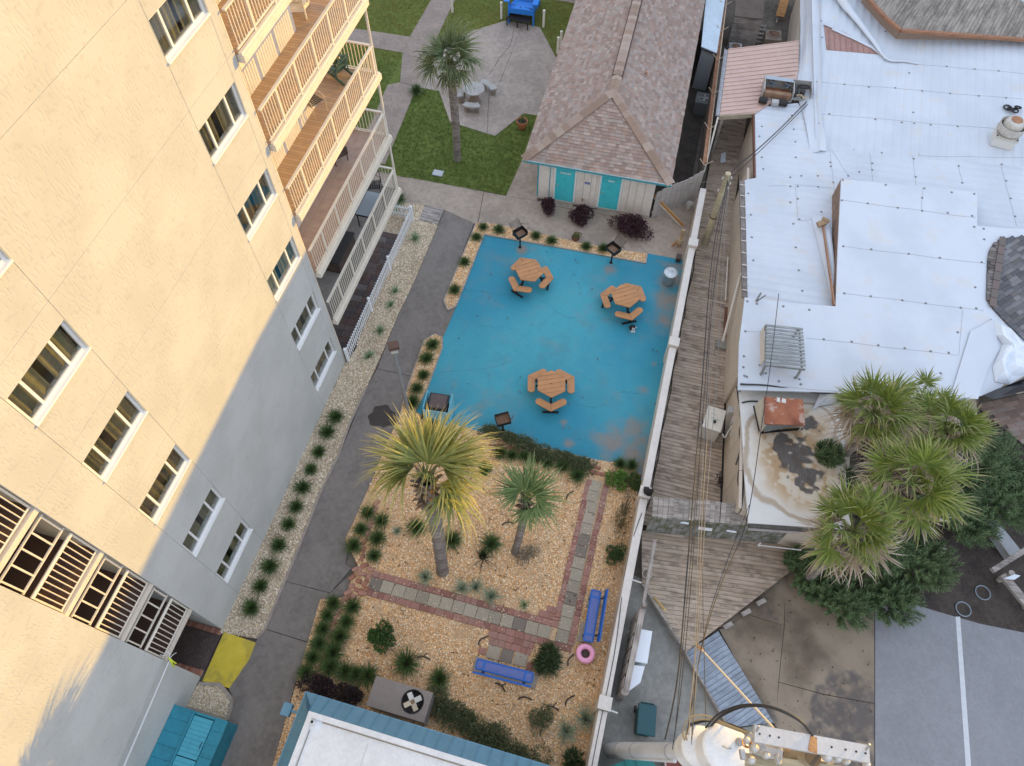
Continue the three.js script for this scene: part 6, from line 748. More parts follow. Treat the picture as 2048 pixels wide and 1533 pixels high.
  const q2 = at(1037, 52), bb = thing('step_bench', 'black slatted step bench in front of the big blue chair', 'bench', [q2.x, 0, q2.z], -0.08); for (let i = 0; i < 4; i++) mesh('slat', merge([rbox(1.25, 0.03, 0.12, 0.006, 0, 0.46, -0.2 + i * 0.135)]), blackIron, bb); for (let i = 0; i < 3; i++) mesh('back_slat', merge([rbox(1.25, 0.10, 0.025, 0.006, 0, 0.58 + i * 0.13, -0.30 - i * 0.03)]), blackIron, bb); for (const x of [-0.58, 0, 0.58]) mesh('leg', merge([box(0.05, 0.46, 0.05, x, 0.23, 0.2), box(0.05, 0.9, 0.05, x, 0.45, -0.3)]), blackIron, bb);
}
// ---------------------------------------------------------------- balcony furniture
{
  const A = (px, py, h) => { const q = at(px, py, h); return [q.x, h, q.z]; };
  adirondack('balcony_chair', 'white slatted chair on the highest balcony in view', mat([0.74, 0.68, 0.58], 0.6), A(597, 28, 10.6), 0.3, 0.95, 'balcony chairs');
  adirondack('balcony_chair', 'dark green slatted chair on the sunlit middle balcony', mat([0.055, 0.12, 0.10], 0.6), A(672, 150, 7.95), -1.9, 1.0, 'balcony chairs');
  const fr = mat([0.66, 0.55, 0.40], 0.5), st = mat([0.075, 0.06, 0.045], 0.7), c = thing('balcony_chair', 'cream framed chair with dark straps on the sunlit middle balcony', 'chair', A(630, 222, 7.95), 1.15, 'balcony chairs'); for (const s of [-1, 1]) mesh('frame', merge([tube([V(s * 0.27, 0, 0.28), V(s * 0.27, 0.55, 0.30), V(s * 0.27, 0.62, 0.1), V(s * 0.26, 0.60, -0.2), V(s * 0.25, 0.95, -0.36)], 0.016, 24, 6), tube([V(s * 0.27, 0.0, -0.35), V(s * 0.26, 0.35, -0.2), V(s * 0.26, 0.41, 0.25)], 0.016, 16, 6)]), fr, c); for (let i = 0; i < 6; i++) mesh('strap', merge([box(0.50, 0.012, 0.055, 0, 0.42, -0.18 + i * 0.08)]), st, c); for (let i = 0; i < 6; i++) mesh('strap', merge([T(box(0.48, 0.055, 0.012), 0, 0.50 + i * 0.08, -0.235 - i * 0.025)]), st, c);
  const wk = mat(mottled([0.05, 0.035, 0.028], [0.10, 0.07, 0.055], 0.3, { grain: 0.5 }), 0.8), w = thing('balcony_chair', 'dark brown wicker armchair on the shaded balcony below', 'chair', A(676, 318, 5.3), 2.5, 'balcony chairs'); mesh('seat', merge([rbox(0.62, 0.14, 0.58, 0.03, 0, 0.38, 0)]), wk, w); mesh('backrest', merge([T(rbox(0.66, 0.62, 0.07, 0.03), 0, 0.72, -0.31, 0, -0.2)]), wk, w); for (const s of [-1, 1]) mesh('arm', merge([rbox(0.07, 0.34, 0.58, 0.025, s * 0.33, 0.49, 0)]), wk, w); for (const [x, z] of [[-1, 1], [1, 1], [-1, -1], [1, -1]]) mesh('leg', merge([cyl(0.02, 0.025, 0.32, x * 0.28, 0, z * 0.25, 8)]), wk, w);
  const ir = thing('balcony_chair', 'black wrought-iron chair on the lowest balcony', 'chair', A(752, 386, 2.65), 0.3, 'balcony chairs'); for (const [x, z] of [[-1, 1], [1, 1], [-1, -1], [1, -1]]) mesh('leg', merge([bar(V(x * 0.24, 0, z * 0.24), V(x * 0.24, z < 0 ? 0.95 : 0.62, z * 0.24), 0.016, 6)]), blackIron, ir); const l = []; for (let i = -3; i <= 3; i++) { l.push(box(0.035, 0.01, 0.5, i * 0.07, 0.43, 0), box(0.5, 0.01, 0.035, 0, 0.432, i * 0.07)); } mesh('seat', merge(l), blackIron, ir); mesh('backrest', merge([bar(V(-0.24, 0.94, -0.24), V(0.24, 0.94, -0.24), 0.016), bar(V(-0.24, 0.6, -0.24), V(0.24, 0.9, -0.24), 0.01), bar(V(0.24, 0.6, -0.24), V(-0.24, 0.9, -0.24), 0.01)]), blackIron, ir); mesh('arm', merge([-1, 1].map(s => bar(V(s * 0.24, 0.62, 0.24), V(s * 0.24, 0.62, -0.24), 0.016))), blackIron, ir);
  const tp = [[715, 409], [735, 391], [757, 393], [736, 433]].map(p => at(...p, 3.38)), tc = at(738, 408, 3.38), tb = thing('patio_table', 'long pale glass-topped table on the lowest balcony', 'table', [tc.x, 2.65, tc.z]); mesh('top', merge([rbox(0.62, 0.03, 1.25, 0.01, 0, 0.73, 0)]), mat([0.30, 0.34, 0.37], 0.2), tb); for (const [x, z] of [[-1, 1], [1, 1], [-1, -1], [1, -1]]) mesh('leg', merge([box(0.035, 0.71, 0.035, x * 0.28, 0.355, z * 0.58)]), blackIron, tb); mesh('rim', merge([box(0.66, 0.04, 0.03, 0, 0.71, 0.64), box(0.66, 0.04, 0.03, 0, 0.71, -0.64), box(0.03, 0.04, 1.25, 0.325, 0.71, 0), box(0.03, 0.04, 1.25, -0.325, 0.71, 0)]), blackIron, tb);
  const bc = at(674, 492, 3.3), bx = thing('storage_box', 'dark lidded storage box on the lowest balcony', 'box', [bc.x, 2.65, bc.z]); mesh('body', merge([rbox(0.68, 0.56, 1.5, 0.02, 0, 0.29, 0)]), mat(mottled([0.06, 0.038, 0.03], [0.10, 0.07, 0.06], 0.5, { grain: 0.3 }), 0.7), bx); mesh('lid', merge([rbox(0.76, 0.07, 1.58, 0.02, 0, 0.61, 0)]), mat([0.030, 0.029, 0.031], 0.6), bx);
}
// ================================================================ ROOFTOP, YARD AND POLE HARDWARE
const galv = mat(mottled([0.36, 0.35, 0.33], [0.50, 0.49, 0.46], 0.8, { grain: 0.2 }), 0.45, { metalness: 0.4 });
{ // rusty air handler on the stained roof
  const y0 = 2.43, T4 = [[1529, 794], [1606, 799], [1611, 851], [1530, 848]].map(p => at(p[0], p[1], 3.35)), o = T4[0].clone().setY(0), u = thing('air_handler', 'rust-topped metal air handler standing on the stained flat roof', 'air handler', [o.x, y0, o.z]), r = q => q.clone().sub(u.position), rustTop = mat(tex(512, 1.6, (a, b) => { const n = fbm(a, b, 4, 5, 2), w = sst(0.60, 0.75, fbm(a, b, 8, 4, 5)); let c = mix3([0.19, 0.055, 0.025], [0.36, 0.125, 0.06], sst(0.25, 0.75, n)); return mix3(c, [0.52, 0.40, 0.33], 0.7 * w); }), 0.75), side = mat(mottled([0.44, 0.40, 0.32], [0.54, 0.50, 0.42], 1, { grain: 0.1 }), 0.7);
  mesh('top_panel', sheet(T4.map(r), 0.05), rustTop, u); const A = T4.map(r), B = [at(1508, 812, 2.75), at(1608, 815, 2.6), at(1606, 858, 2.6), at(1520, 866, 2.55)].map(r);
  mesh('side_panel', (() => { const P = [], q = (a, b, c, d) => [a, b, c, a, c, d].forEach(v => P.push(v.x, v.y, v.z)), dn = v => V(v.x, v.y - 0.06, v.z); q(dn(A[0]), B[0], B[3], dn(A[3])); q(dn(A[0]), dn(A[1]), B[1], B[0]); q(dn(A[1]), dn(A[2]), B[2], B[1]); const g = new THREE.BufferGeometry(); g.setAttribute('position', new THREE.Float32BufferAttribute(P, 3)); g.computeVertexNormals(); return uvm(g); })(), side, u);
  mesh('coil_face', sheet([A[3].clone().add(V(0.05, -0.12, -0.05)), A[2].clone().add(V(-0.15, -0.12, -0.05)), B[2].clone().add(V(-0.35, 0.05, -0.02)), B[3].clone().add(V(0.1, 0.1, 0.0))], 0.02), mat(mottled([0.12, 0.13, 0.13], [0.22, 0.24, 0.24], 0.2, { grain: 0.5 }), 0.6), u);
  mesh('leg', merge([beam(A[2].clone().add(V(-0.05, -0.1, 0)), B[2].clone().add(V(-0.12, 0, 0.1)), 0.05, 0.04), beam(A[3].clone().add(V(0.03, -0.06, 0)), B[3], 0.05, 0.04)]), side, u); mesh('base', merge([beam(B[3], B[2], 0.06, 0.05), beam(B[0], B[3], 0.05, 0.05)]), blackIron, u); mesh('label', merge([[1557, 800, 0.10], [1568, 802, 0.13]].map(([x, y, w]) => { const q = r(at(x, y, 3.36)); return box(w, 0.01, 0.16, q.x, q.y, q.z); })), mat([0.62, 0.60, 0.54], 0.6), u);
}
{ // slatted timber rack on the membrane
  const T4 = [[1532, 649], [1606, 657], [1612, 736], [1531, 727]].map(p => { const q = on(PR, p[0], p[1]); return at(p[0], p[1], q.y + 0.55); }), o = T4[0], t = thing('slatted_rack', 'weathered grey slatted timber rack on the white membrane roof', 'rack', o), r = q => q.clone().sub(o), gm = [0, 1, 2].map(i => mat(woodTex([0.20, 0.21, 0.20], [0.33, 0.345, 0.335], 1, i), 0.9));
  for (let i = 0; i < 11; i++) { const f = (i + 0.3) / 11, a = T4[0].clone().lerp(T4[3], f), b = T4[1].clone().lerp(T4[2], f); mesh('slat', merge([beam(r(a), r(b), 0.085, 0.03)]), gm[i % 3], t); }
  mesh('side_rail', merge([beam(r(T4[0]).add(V(0.03, -0.07, 0)), r(T4[3]).add(V(0.03, -0.07, 0)), 0.04, 0.1), beam(r(T4[1]).add(V(-0.1, -0.07, 0)), r(T4[2]).add(V(-0.1, -0.07, 0)), 0.04, 0.1), beam(r(T4[3]).add(V(0, -0.06, 0.03)), r(T4[2]).add(V(0, -0.06, 0.03)), 0.04, 0.09)]), gm[1], t);
  T4.forEach((q, i) => mesh('leg', merge([bar(r(q).add(V(i === 1 || i === 2 ? -0.12 : 0.03, -0.05, i > 1 ? 0.04 : 0)), r(q).add(V(i === 1 || i === 2 ? -0.12 : 0.03, -0.6, i > 1 ? 0.08 : 0)), 0.045, 4)]), gm[i % 3], t)); mesh('side_board', merge([beam(r(T4[0]).add(V(-0.03, -0.3, 0)), r(T4[3]).add(V(-0.03, -0.3, -0.2)), 0.02, 0.42)]), mat([0.62, 0.55, 0.45], 0.8), t);
  const sp = thing('broken_slats', 'splayed pair of broken wooden slats standing at the roof edge', 'slat', on(PR, 1512, 603)); mesh('slat', merge([beam(V(0, 0, 0), V(0.05, 0.45, -0.05), 0.06, 0.02), beam(V(0.02, 0, 0), V(0.22, 0.42, 0.0), 0.06, 0.02)]), gm[0], sp);
}
{ // exhaust fan
  const b = on(PU, 2004, 283), t = thing('exhaust_fan', 'white mushroom-shaped rooftop exhaust fan with rusty centre', 'exhaust fan', b), w = mat(mottled([0.46, 0.42, 0.36], [0.58, 0.55, 0.49], 0.8, { grain: 0.15 }), 0.6); t.rotation.y = -0.15;
  mesh('curb', merge([box(0.80, 0.40, 0.80, 0, 0.18, 0)]), mat([0.64, 0.62, 0.57], 0.7), t); mesh('base_plate', merge([rbox(0.88, 0.08, 0.88, 0.02, 0, 0.42, 0)]), w, t); mesh('housing', merge([lathe([[0.30, 0.46], [0.42, 0.50], [0.50, 0.60], [0.50, 0.86], [0.47, 0.87], [0.45, 0.70]], 32)]), w, t); mesh('inner_well', merge([lathe([[0.45, 0.7], [0.36, 0.66], [0.36, 0.6]], 28)]), mat([0.05, 0.045, 0.04], 0.9), t); mesh('motor_dome', merge([lathe([[0.36, 0.62], [0.38, 0.80], [0.34, 0.98], [0.26, 1.06], [0.001, 1.09]], 28)]), w, t); mesh('rust_cap', merge([lathe([[0.22, 1.078], [0.20, 1.10], [0.001, 1.115]], 20)]), mat(mottled([0.28, 0.12, 0.06], [0.42, 0.22, 0.12], 0.3, { grain: 0.3 }), 0.85), t); mesh('bolt', merge([cyl(0.03, 0.03, 0.03, 0.38, 0.46, 0.38, 8), cyl(0.03, 0.03, 0.03, -0.38, 0.46, 0.38, 8)]), blackIron, t);
  const c = on(PU, 2022, 223, 0.05), cb = thing('coiled_cable', 'black coiled cable lying behind the rooftop exhaust fan', 'cable', c); mesh('coil', merge([0, 1, 2, 3].map(i => T(new THREE.TorusGeometry(0.15 - 0.01 * i, 0.03, 6, 18), 0.12 * i - 0.15, 0.02 + 0.03 * i, 0.1 * ((i * 7) % 3) - 0.12, 0, Math.PI / 2 - 0.3 * (i % 2)))), blackIron, cb);
}
{ // refrigeration gear on the roof corner beside the awning
  const q = on(PL, 1552, 190, 0.02), t = thing('refrigeration_unit', 'open rusty twin-fan refrigeration unit at the roof corner by the awning', 'refrigeration unit', q, 0.05); mesh('casing', merge([box(1.25, 0.05, 0.9, 0, 0.05, 0), box(0.04, 0.5, 0.9, -0.62, 0.28, 0), box(0.04, 0.5, 0.9, 0.62, 0.28, 0), box(1.25, 0.5, 0.04, 0, 0.28, -0.45)]), galv, t); mesh('back_shroud', merge([T(rbox(1.2, 0.03, 0.32, 0.01), 0, 0.53, -0.36, 0, -0.2)]), mat([0.36, 0.42, 0.47], 0.6), t); mesh('coil', merge([box(1.15, 0.24, 0.22, 0, 0.2, 0.3)]), rustIn, t); mesh('rust_tray', merge([box(1.15, 0.03, 0.6, 0, 0.09, 0)]), mat(mottled([0.20, 0.075, 0.03], [0.34, 0.15, 0.07], 0.4, { grain: 0.4 }), 0.9), t); for (const x of [-0.32, 0.30]) { mesh('fan', merge([cyl(0.06, 0.06, 0.1, x, 0.42, -0.1, 10), ...[0, 1, 2, 3, 4].map(k => box(0.2, 0.012, 0.08, x + 0.12 * Math.cos(k * 1.257), 0.46, -0.1 + 0.12 * Math.sin(k * 1.257), -k * 1.257, 0.4))]), mat([0.05, 0.06, 0.075], 0.4), t); } for (const x of [-0.5, 0.35]) mesh('receiver', merge([T(cyl(0.14, 0.14, 0.34, 0, 0, 0, 12).rotateZ(Math.PI / 2), x + 0.1, 0.16, 0.72)]), blackIron, t); mesh('valve_block', merge([rbox(0.32, 0.2, 0.24, 0.02, -0.05, 0.12, 0.72)]), galv, t);
  const q2 = on(PL, 1598, 193, 0.02), s = thing('compressor', 'dark open compressor set beside the twin-fan unit', 'compressor', q2, 0.1); mesh('tray', merge([box(0.8, 0.04, 0.7, 0, 0.05, 0), box(0.8, 0.5, 0.03, 0, 0.3, -0.33), box(0.03, 0.42, 0.7, 0.4, 0.26, 0)]), galv, s); mesh('fan_guard', merge([T(new THREE.TorusGeometry(0.24, 0.03, 6, 22), 0.08, 0.42, -0.08, 0, Math.PI / 2 - 0.35), T(new THREE.TorusGeometry(0.14, 0.02, 6, 18), 0.08, 0.43, -0.08, 0, Math.PI / 2 - 0.35)]), blackIron, s); mesh('motor', merge([cyl(0.16, 0.14, 0.3, -0.26, 0.06, 0.05, 14), cyl(0.11, 0.11, 0.25, 0.06, 0.1, 0.1, 12)]), mat([0.04, 0.035, 0.032], 0.5), s); mesh('pipe', merge([tube([V(-0.2, 0.25, 0.3), V(0, 0.32, 0.36), V(0.1, 0.18, 0.34), V(0.3, 0.26, 0.36)], 0.022, 24, 6), tube([V(-0.1, 0.16, 0.34), V(0.05, 0.25, 0.3), V(0.2, 0.1, 0.36)], 0.018, 20, 6)]), mat([0.55, 0.42, 0.28], 0.5), s);
}
{ // cream cabinet, step and hatch on the boardwalk
  const q = at(1429, 838, 1.05), t = thing('service_cabinet', 'cream metal cabinet with round vent on the boardwalk by the cream wall', 'cabinet', [q.x, 0.1, q.z], -0.10), cr = mat(mottled([0.58, 0.53, 0.44], [0.66, 0.61, 0.52], 1, { grain: 0.08 }), 0.55); mesh('body', merge([rbox(0.62, 0.85, 0.86, 0.02, 0, 0.5, 0)]), cr, t); mesh('lid', merge([rbox(0.66, 0.04, 0.92, 0.01, 0, 0.94, 0)]), cr, t); mesh('vent', merge([cyl(0.05, 0.05, 0.05, 0.03, 0.96, 0.14, 12), T(new THREE.TorusGeometry(0.05, 0.012, 6, 14), 0.03, 1.01, 0.14, 0, Math.PI / 2)]), blackIron, t); mesh('scrawl', merge([tube([V(-0.14, 0.963, 0.02), V(-0.06, 0.963, -0.01), V(0.0, 0.963, 0.03), V(0.1, 0.963, 0.01), V(0.18, 0.963, 0.03)], 0.007, 20, 4), tube([V(-0.16, 0.963, -0.16), V(-0.08, 0.963, -0.19), V(-0.02, 0.963, -0.15), V(0.04, 0.963, -0.18)], 0.006, 20, 4)]), mat([0.14, 0.36, 0.26], 0.7), t); mesh('hinge', merge([box(0.03, 0.05, 0.12, -0.34, 0.9, 0.25), box(0.03, 0.05, 0.12, -0.34, 0.9, -0.25)]), blackIron, t);
  const m = at(1456, 818, 1.3), b = thing('meter_box', 'grey electric meter box and conduit fixed beside the cream cabinet', 'meter box', [m.x + 0.12, 0.9, m.z], 0.1); mesh('box', merge([rbox(0.20, 0.26, 0.26, 0.015, 0, 0.3, 0), rbox(0.16, 0.5, 0.2, 0.015, 0.12, 0.2, 0.4)]), mat(mottled([0.38, 0.37, 0.35], [0.46, 0.45, 0.43], 1), 0.6), b); mesh('conduit', merge([tube([V(0.1, 0.2, 0.5), V(0.0, 0.0, 0.7), V(-0.1, -0.05, 0.9), V(-0.2, 0.0, 0.8)], 0.03, 24, 6), tube([V(0.2, 0.5, 0.2), V(0.16, 0.2, 0.6), V(0.05, 0.1, 0.85)], 0.025, 20, 6)]), mat([0.55, 0.52, 0.46], 0.6), b);
  const s = thing('door_step', 'pale concrete step at the brown hatch on the boardwalk', 'step', at(1447, 693, 0.1)); mesh('slab', merge([rbox(0.62, 0.12, 0.36, 0.02, 0, 0.06, 0)]), M.slabGrey, s); const h = thing('floor_hatch', 'narrow reddish-brown hatch in the boardwalk along the cream wall', 'hatch', at(1456, 646, 0.12), 0.07); mesh('hatch_plank', merge([rbox(0.16, 0.03, 1.5, 0.005, -0.08, 0.015, 0)]), mat(woodTex([0.12, 0.05, 0.03], [0.20, 0.09, 0.05], 1, 1), 0.9), h); mesh('hatch_plank', merge([rbox(0.15, 0.03, 1.5, 0.005, 0.09, 0.017, 0)]), mat(woodTex([0.12, 0.05, 0.03], [0.20, 0.09, 0.05], 1, 2), 0.9), h);
  const lf = thing('dry_leaf_pile', 'small dark heap of wet leaves on the boardwalk near its south end', 'leaves', at(1441, 962, 0.12)), r = RNG(5), l = []; for (let i = 0; i < 160; i++) { const a = r() * 6.28, d = r() * r() * 0.42; l.push(box(0.05, 0.004, 0.03, d * Math.cos(a) * 0.5, 0.012 + r() * 0.05, d * Math.sin(a), r() * 6, r() - 0.5, r() - 0.5)); } mesh('leaves', merge(l), mat([0.035, 0.025, 0.018], 0.9), lf);
  const pp = thing('plastic_bag', 'crumpled white scrap of plastic sheet in the dark alley', 'plastic sheet', at(1446, 318, 0.14)); const pg = new THREE.PlaneGeometry(0.22, 0.62, 4, 10), p = pg.attributes.position, r2 = RNG(8); for (let i = 0; i < p.count; i++) p.setXYZ(i, p.getX(i) + 0.08 * Math.sin(p.getY(i) * 5), p.getY(i), 0.05 * r2() + 0.04 * Math.sin(p.getX(i) * 20)); pg.computeVertexNormals(); pg.rotateX(-Math.PI / 2); pg.rotateY(0.4); mesh('sheet', uvm(pg), mat([0.62, 0.63, 0.64], 0.6), pp); pp.position.y += 0.05;
}
{ // freezers behind the leaning fence, bins, dumpster
  const wh = mat([0.72, 0.75, 0.77], 0.4), fz = (P, h, label) => { const c = P.map(p => at(p[0], p[1], h)), o = c[0].clone().setY(0), t = thing('chest_freezer', label, 'freezer', o), r = q => [q.x - o.x, q.z - o.z]; mesh('body', slab(shrink(c.map(r), 0.02), h - 0.09, h - 0.12), wh, t); mesh('lid', slab(c.map(r), h, 0.08, 0.01), mat([0.78, 0.80, 0.82], 0.35), t); mesh('hinge', merge([bar(V(...[c[0].x - o.x, h - 0.05, c[0].z - o.z]), V(c[3].x - o.x, h - 0.05, c[3].z - o.z), 0.02)]), galv, t); };
  fz([[1273, 1257], [1305, 1263], [1295, 1328], [1264, 1322]], 0.95, 'larger white chest freezer behind the leaning timber fence'); fz([[1260, 1330], [1290, 1333], [1281, 1366], [1256, 1384]], 0.85, 'smaller white chest freezer nearer the utility pole');
  const a = at(1286, 1216, 1.5), b = at(1252, 1383, 1.5), f = thing('timber_fence', 'short weathered timber fence with gaps in front of the white freezers', 'fence', [a.x, 0, a.z]), d = b.clone().sub(a), L = d.length(); f.rotation.y = Math.atan2(-d.z, d.x); mesh('top_rail', merge([rbox(L, 0.06, 0.17, 0.01, L / 2, 1.5, 0)]), greyWood[3], f); for (let i = 0; i < 6; i++) mesh('board', uvm(box(0.30, 1.46, 0.025, (i + 0.6) * L / 6.2, 0.73, 0.11)), greyWood[i % 4], f); mesh('post', merge([cyl(0.12, 0.12, 1.35, L - 0.02, 0, 0.0, 12)]), greyWood[2], f); mesh('post', merge([box(0.12, 1.9, 0.12, 0.0, 0.95, 0)]), greyWood[1], f); mesh('far_rail', merge([beam(V(0, 1.45, 0), V(-2.2, 1.45, 0.05), 0.10, 0.12)]), greyWood[1], f);
  const g = at(1294, 1440, 0.95), bn = thing('wheelie_bin', 'dark teal plastic bin standing on the grey concrete', 'bin', [g.x, 0, g.z], 0.1), tl = mat([0.006, 0.05, 0.06], 0.45); mesh('body', merge([rbox(0.46, 0.82, 0.72, 0.06, 0, 0.45, 0)]), tl, bn); mesh('lid', merge([rbox(0.54, 0.09, 0.84, 0.04, 0, 0.90, 0)]), mat([0.008, 0.062, 0.075], 0.4), bn); mesh('handle', merge([bar(V(-0.2, 0.86, -0.45), V(0.2, 0.86, -0.45), 0.02)]), tl, bn); mesh('wheel', merge([-1, 1].map(s => cyl(0.1, 0.1, 0.06, 0, 0, 0, 14).rotateZ(Math.PI / 2).translate(s * 0.24 + 0.03, 0.1, -0.34))), blackIron, bn);
  const dp = thing('dumpster', 'teal green ribbed dumpster lid at the bottom edge by the utility pole', 'dumpster', at(1262, 1560, 0)), gm = mat([0.01, 0.16, 0.145], 0.5), T5 = [[1212, 1536], [1290, 1506], [1318, 1540], [1330, 1620], [1212, 1620]].map(p => at(p[0], p[1], 1.25).sub(dp.position)); mesh('lid', sheet(T5, 0.05), gm, dp); mesh('body', slab(shrink(T5.map(q => [q.x, q.z]), 0.08), 1.18, 1.1), mat([0.008, 0.12, 0.11], 0.6), dp); mesh('lid_rib', merge([0.25, 0.5, 0.75].map(k => beam(T5[0].clone().lerp(T5[1], k).add(V(0, 0.015, 0)), T5[4].clone().lerp(T5[3], k).add(V(0, 0.015, 0)), 0.05, 0.03))), gm, dp);
  const pb = at(1352, 1530, 0.5), bx = thing('crate', 'pale pink crate with a red-brown inside at the bottom edge', 'crate', [pb.x, 0, pb.z], 0.25), pk = mat(mottled([0.46, 0.33, 0.28], [0.56, 0.43, 0.37], 0.6), 0.8); mesh('side', merge([box(0.62, 0.4, 0.05, 0, 0.22, -0.35), box(0.62, 0.4, 0.05, 0, 0.22, 0.35), box(0.05, 0.4, 0.65, -0.28, 0.22, 0), box(0.05, 0.4, 0.65, 0.28, 0.22, 0)]), pk, bx); mesh('inside', merge([box(0.5, 0.03, 0.65, 0, 0.2, 0)]), mat([0.24, 0.07, 0.05], 0.8), bx);
  const ct = thing('paint_can', 'cream bucket at the top left corner of the triangular deck', 'bucket', at(1292, 1149, 0.32)); mesh('pail', merge([T(lathe([[0.001, 0], [0.12, 0], [0.15, 0.32], [0.135, 0.32], [0.11, 0.02], [0.001, 0.02]], 18), 0, 0.02, 0, 0, 0.25)]), mat([0.48, 0.43, 0.36], 0.7), ct); mesh('rim', merge([T(new THREE.TorusGeometry(0.145, 0.012, 6, 18), 0, 0.33, 0.08, 0, Math.PI / 2 + 0.25)]), mat([0.48, 0.43, 0.36], 0.7), ct);
}
// short wooden pole with insulators, farther up the boardwalk
const woodPole = mat(woodTex([0.33, 0.28, 0.17], [0.52, 0.46, 0.32], 1.5, 2), 0.9);
const pb0 = at(1408, 492), P1 = V(pb0.x, 4.05, pb0.z - 0.02);
{
  const t = thing('wooden_pole', 'short wooden service pole with wires standing in the boardwalk', 'pole', pb0); mesh('shaft', merge([T(new THREE.CylinderGeometry(0.11, 0.15, 4.1, 14), 0, 2.05, 0)]), woodPole, t); mesh('band', merge([cyl(0.155, 0.155, 0.06, 0, 1.75, 0, 14)]), mat([0.12, 0.07, 0.04], 0.8), t); mesh('insulator', merge([[0.16, 3.9, 0.02], [0.17, 3.65, 0.05], [-0.15, 3.85, 0.06], [0.15, 3.4, 0.05], [-0.16, 3.2, 0.04]].map(p => cyl(0.04, 0.025, 0.09, ...p, 8))), mat([0.55, 0.53, 0.48], 0.4), t); mesh('conduit', merge([bar(V(0.14, 0.1, 0.06), V(0.12, 3.4, 0.06), 0.02, 6)]), mat([0.3, 0.29, 0.26], 0.6), t);
}
{ // leaning utility pole with two transformers and a crossarm
  const b = at(1219, 1500), top = at(1626, 1515, 10.5), t = thing('utility_pole', 'leaning utility pole with two white transformers and a metal crossarm', 'utility pole', b), ax = top.clone().sub(b), pt = h => ax.clone().multiplyScalar(h / 10.5), r = q => q.clone().sub(b);
  const pm = mat(mottled([0.50, 0.49, 0.47], [0.62, 0.61, 0.59], 1.5, { grain: 0.12 }), 0.7); mesh('shaft', merge([bar(V(0, 0, 0), pt(7.6), 0.185, 18, 0.165)]), pm, t); mesh('wood_top', merge([bar(pt(7.55), pt(10.5), 0.17, 18, 0.15)]), mat(woodTex([0.24, 0.19, 0.12], [0.38, 0.32, 0.22], 1.5, 2), 0.9), t); mesh('end_grain', merge([bar(pt(10.5), pt(10.512), 0.142, 18)]), mat([0.13, 0.095, 0.06], 0.95), t); mesh('pole_band', merge([1.0, 2.2, 4.6].map(h => bar(pt(h), pt(h + 0.05), 0.195, 18))), galv, t);
  mesh('riser', merge([bar(V(0.05, 0.0, 0.17), pt(4.9).add(V(0, 0, 0.19)), 0.05, 8), bar(V(0, 0, -0.18), pt(6.8).add(V(0, 0, -0.18)), 0.03, 8)]), mat([0.60, 0.60, 0.58], 0.5), t);
  const tw = mat(mottled([0.76, 0.75, 0.71], [0.82, 0.81, 0.78], 1.2, { grain: 0.06 }), 0.4), tank = (px, py, h, rad, H) => { const q = r(at(px, py, h)), k = mesh('transformer', merge([lathe([[0.001, -H], [rad * 0.96, -H], [rad, -H + 0.03], [rad, -0.06], [rad * 1.05, -0.055], [rad * 1.05, -0.01], [rad * 0.9, 0.04], [rad * 0.4, 0.07], [0.001, 0.075]], 36).translate(q.x, q.y, q.z)]), tw, t); mesh('bushing', merge([lathe([[0.05, 0], [0.075, 0.05], [0.05, 0.08], [0.07, 0.12], [0.045, 0.15], [0.06, 0.19], [0.03, 0.24], [0.001, 0.25]], 14).translate(q.x + rad * 0.5, q.y + 0.05, q.z - rad * 0.35)]), mat([0.40, 0.41, 0.42], 0.35), k); mesh('lid_handle', merge([tube([V(q.x - 0.08, q.y + 0.07, q.z), V(q.x, q.y + 0.12, q.z + 0.02), V(q.x + 0.08, q.y + 0.07, q.z)], 0.012, 10, 5)]), galv, k); mesh('mount', merge([beam(q.clone().add(V(0, -H * 0.3, 0)), pt(q.y - H * 0.3), 0.08, 0.06), beam(q.clone().add(V(0, -H * 0.75, 0)), pt(q.y - H * 0.75), 0.08, 0.06)]), galv, k); return q; };
  const t1 = tank(1403, 1495, 8.4, 0.36, 0.85), t2 = tank(1452, 1496, 9.2, 0.40, 0.95), t3 = tank(1466, 1560, 9.1, 0.38, 0.9);
  const c0 = r(at(1508, 1468, 10.75)), c1 = r(at(1737, 1510, 10.9)); mesh('crossarm', merge([beam(c0, c1, 0.26, 0.14)]), mat(mottled([0.50, 0.47, 0.43], [0.60, 0.57, 0.53], 1.2, { grain: 0.12 }), 0.6), t); const bl = []; for (const f of [0.04, 0.13, 0.21, 0.67, 0.79, 0.88, 0.96]) { const q = c0.clone().lerp(c1, f); bl.push(cyl(0.016, 0.016, 0.02, q.x, q.y + 0.065, q.z, 8)); } mesh('bolt', merge(bl), blackIron, t); const rq = c0.clone().lerp(c1, 0.515); mesh('rust_patch', merge([box(0.14, 0.004, 0.24, rq.x, rq.y + 0.073, rq.z + 0.01, -0.1)]), mat(mottled([0.30, 0.13, 0.04], [0.50, 0.30, 0.14], 0.3, { grain: 0.4 }), 0.85), t); mesh('pin', merge([c0.clone().add(V(0.02, 0.2, -0.1)), c1.clone().add(V(-0.06, 0.2, -0.12))].map(q => bar(q.clone().add(V(0, -0.2, 0.1)), q, 0.018, 6))), galv, t);
  const d0 = r(at(1490, 1520, 10.0)), d1 = r(at(1700, 1550, 10.5)); mesh('lower_arm', merge([beam(d0, d1, 0.2, 0.12)]), woodPole, t); mesh('arm_brace', merge([beam(pt(9.6), c0.clone().lerp(c1, 0.2), 0.05, 0.04), beam(pt(9.6), c0.clone().lerp(c1, 0.75), 0.05, 0.04), beam(r(at(1512, 1500, 10.2)), r(at(1565, 1512, 10.3)), 0.16, 0.1)]), mat([0.60, 0.59, 0.57], 0.5), t);
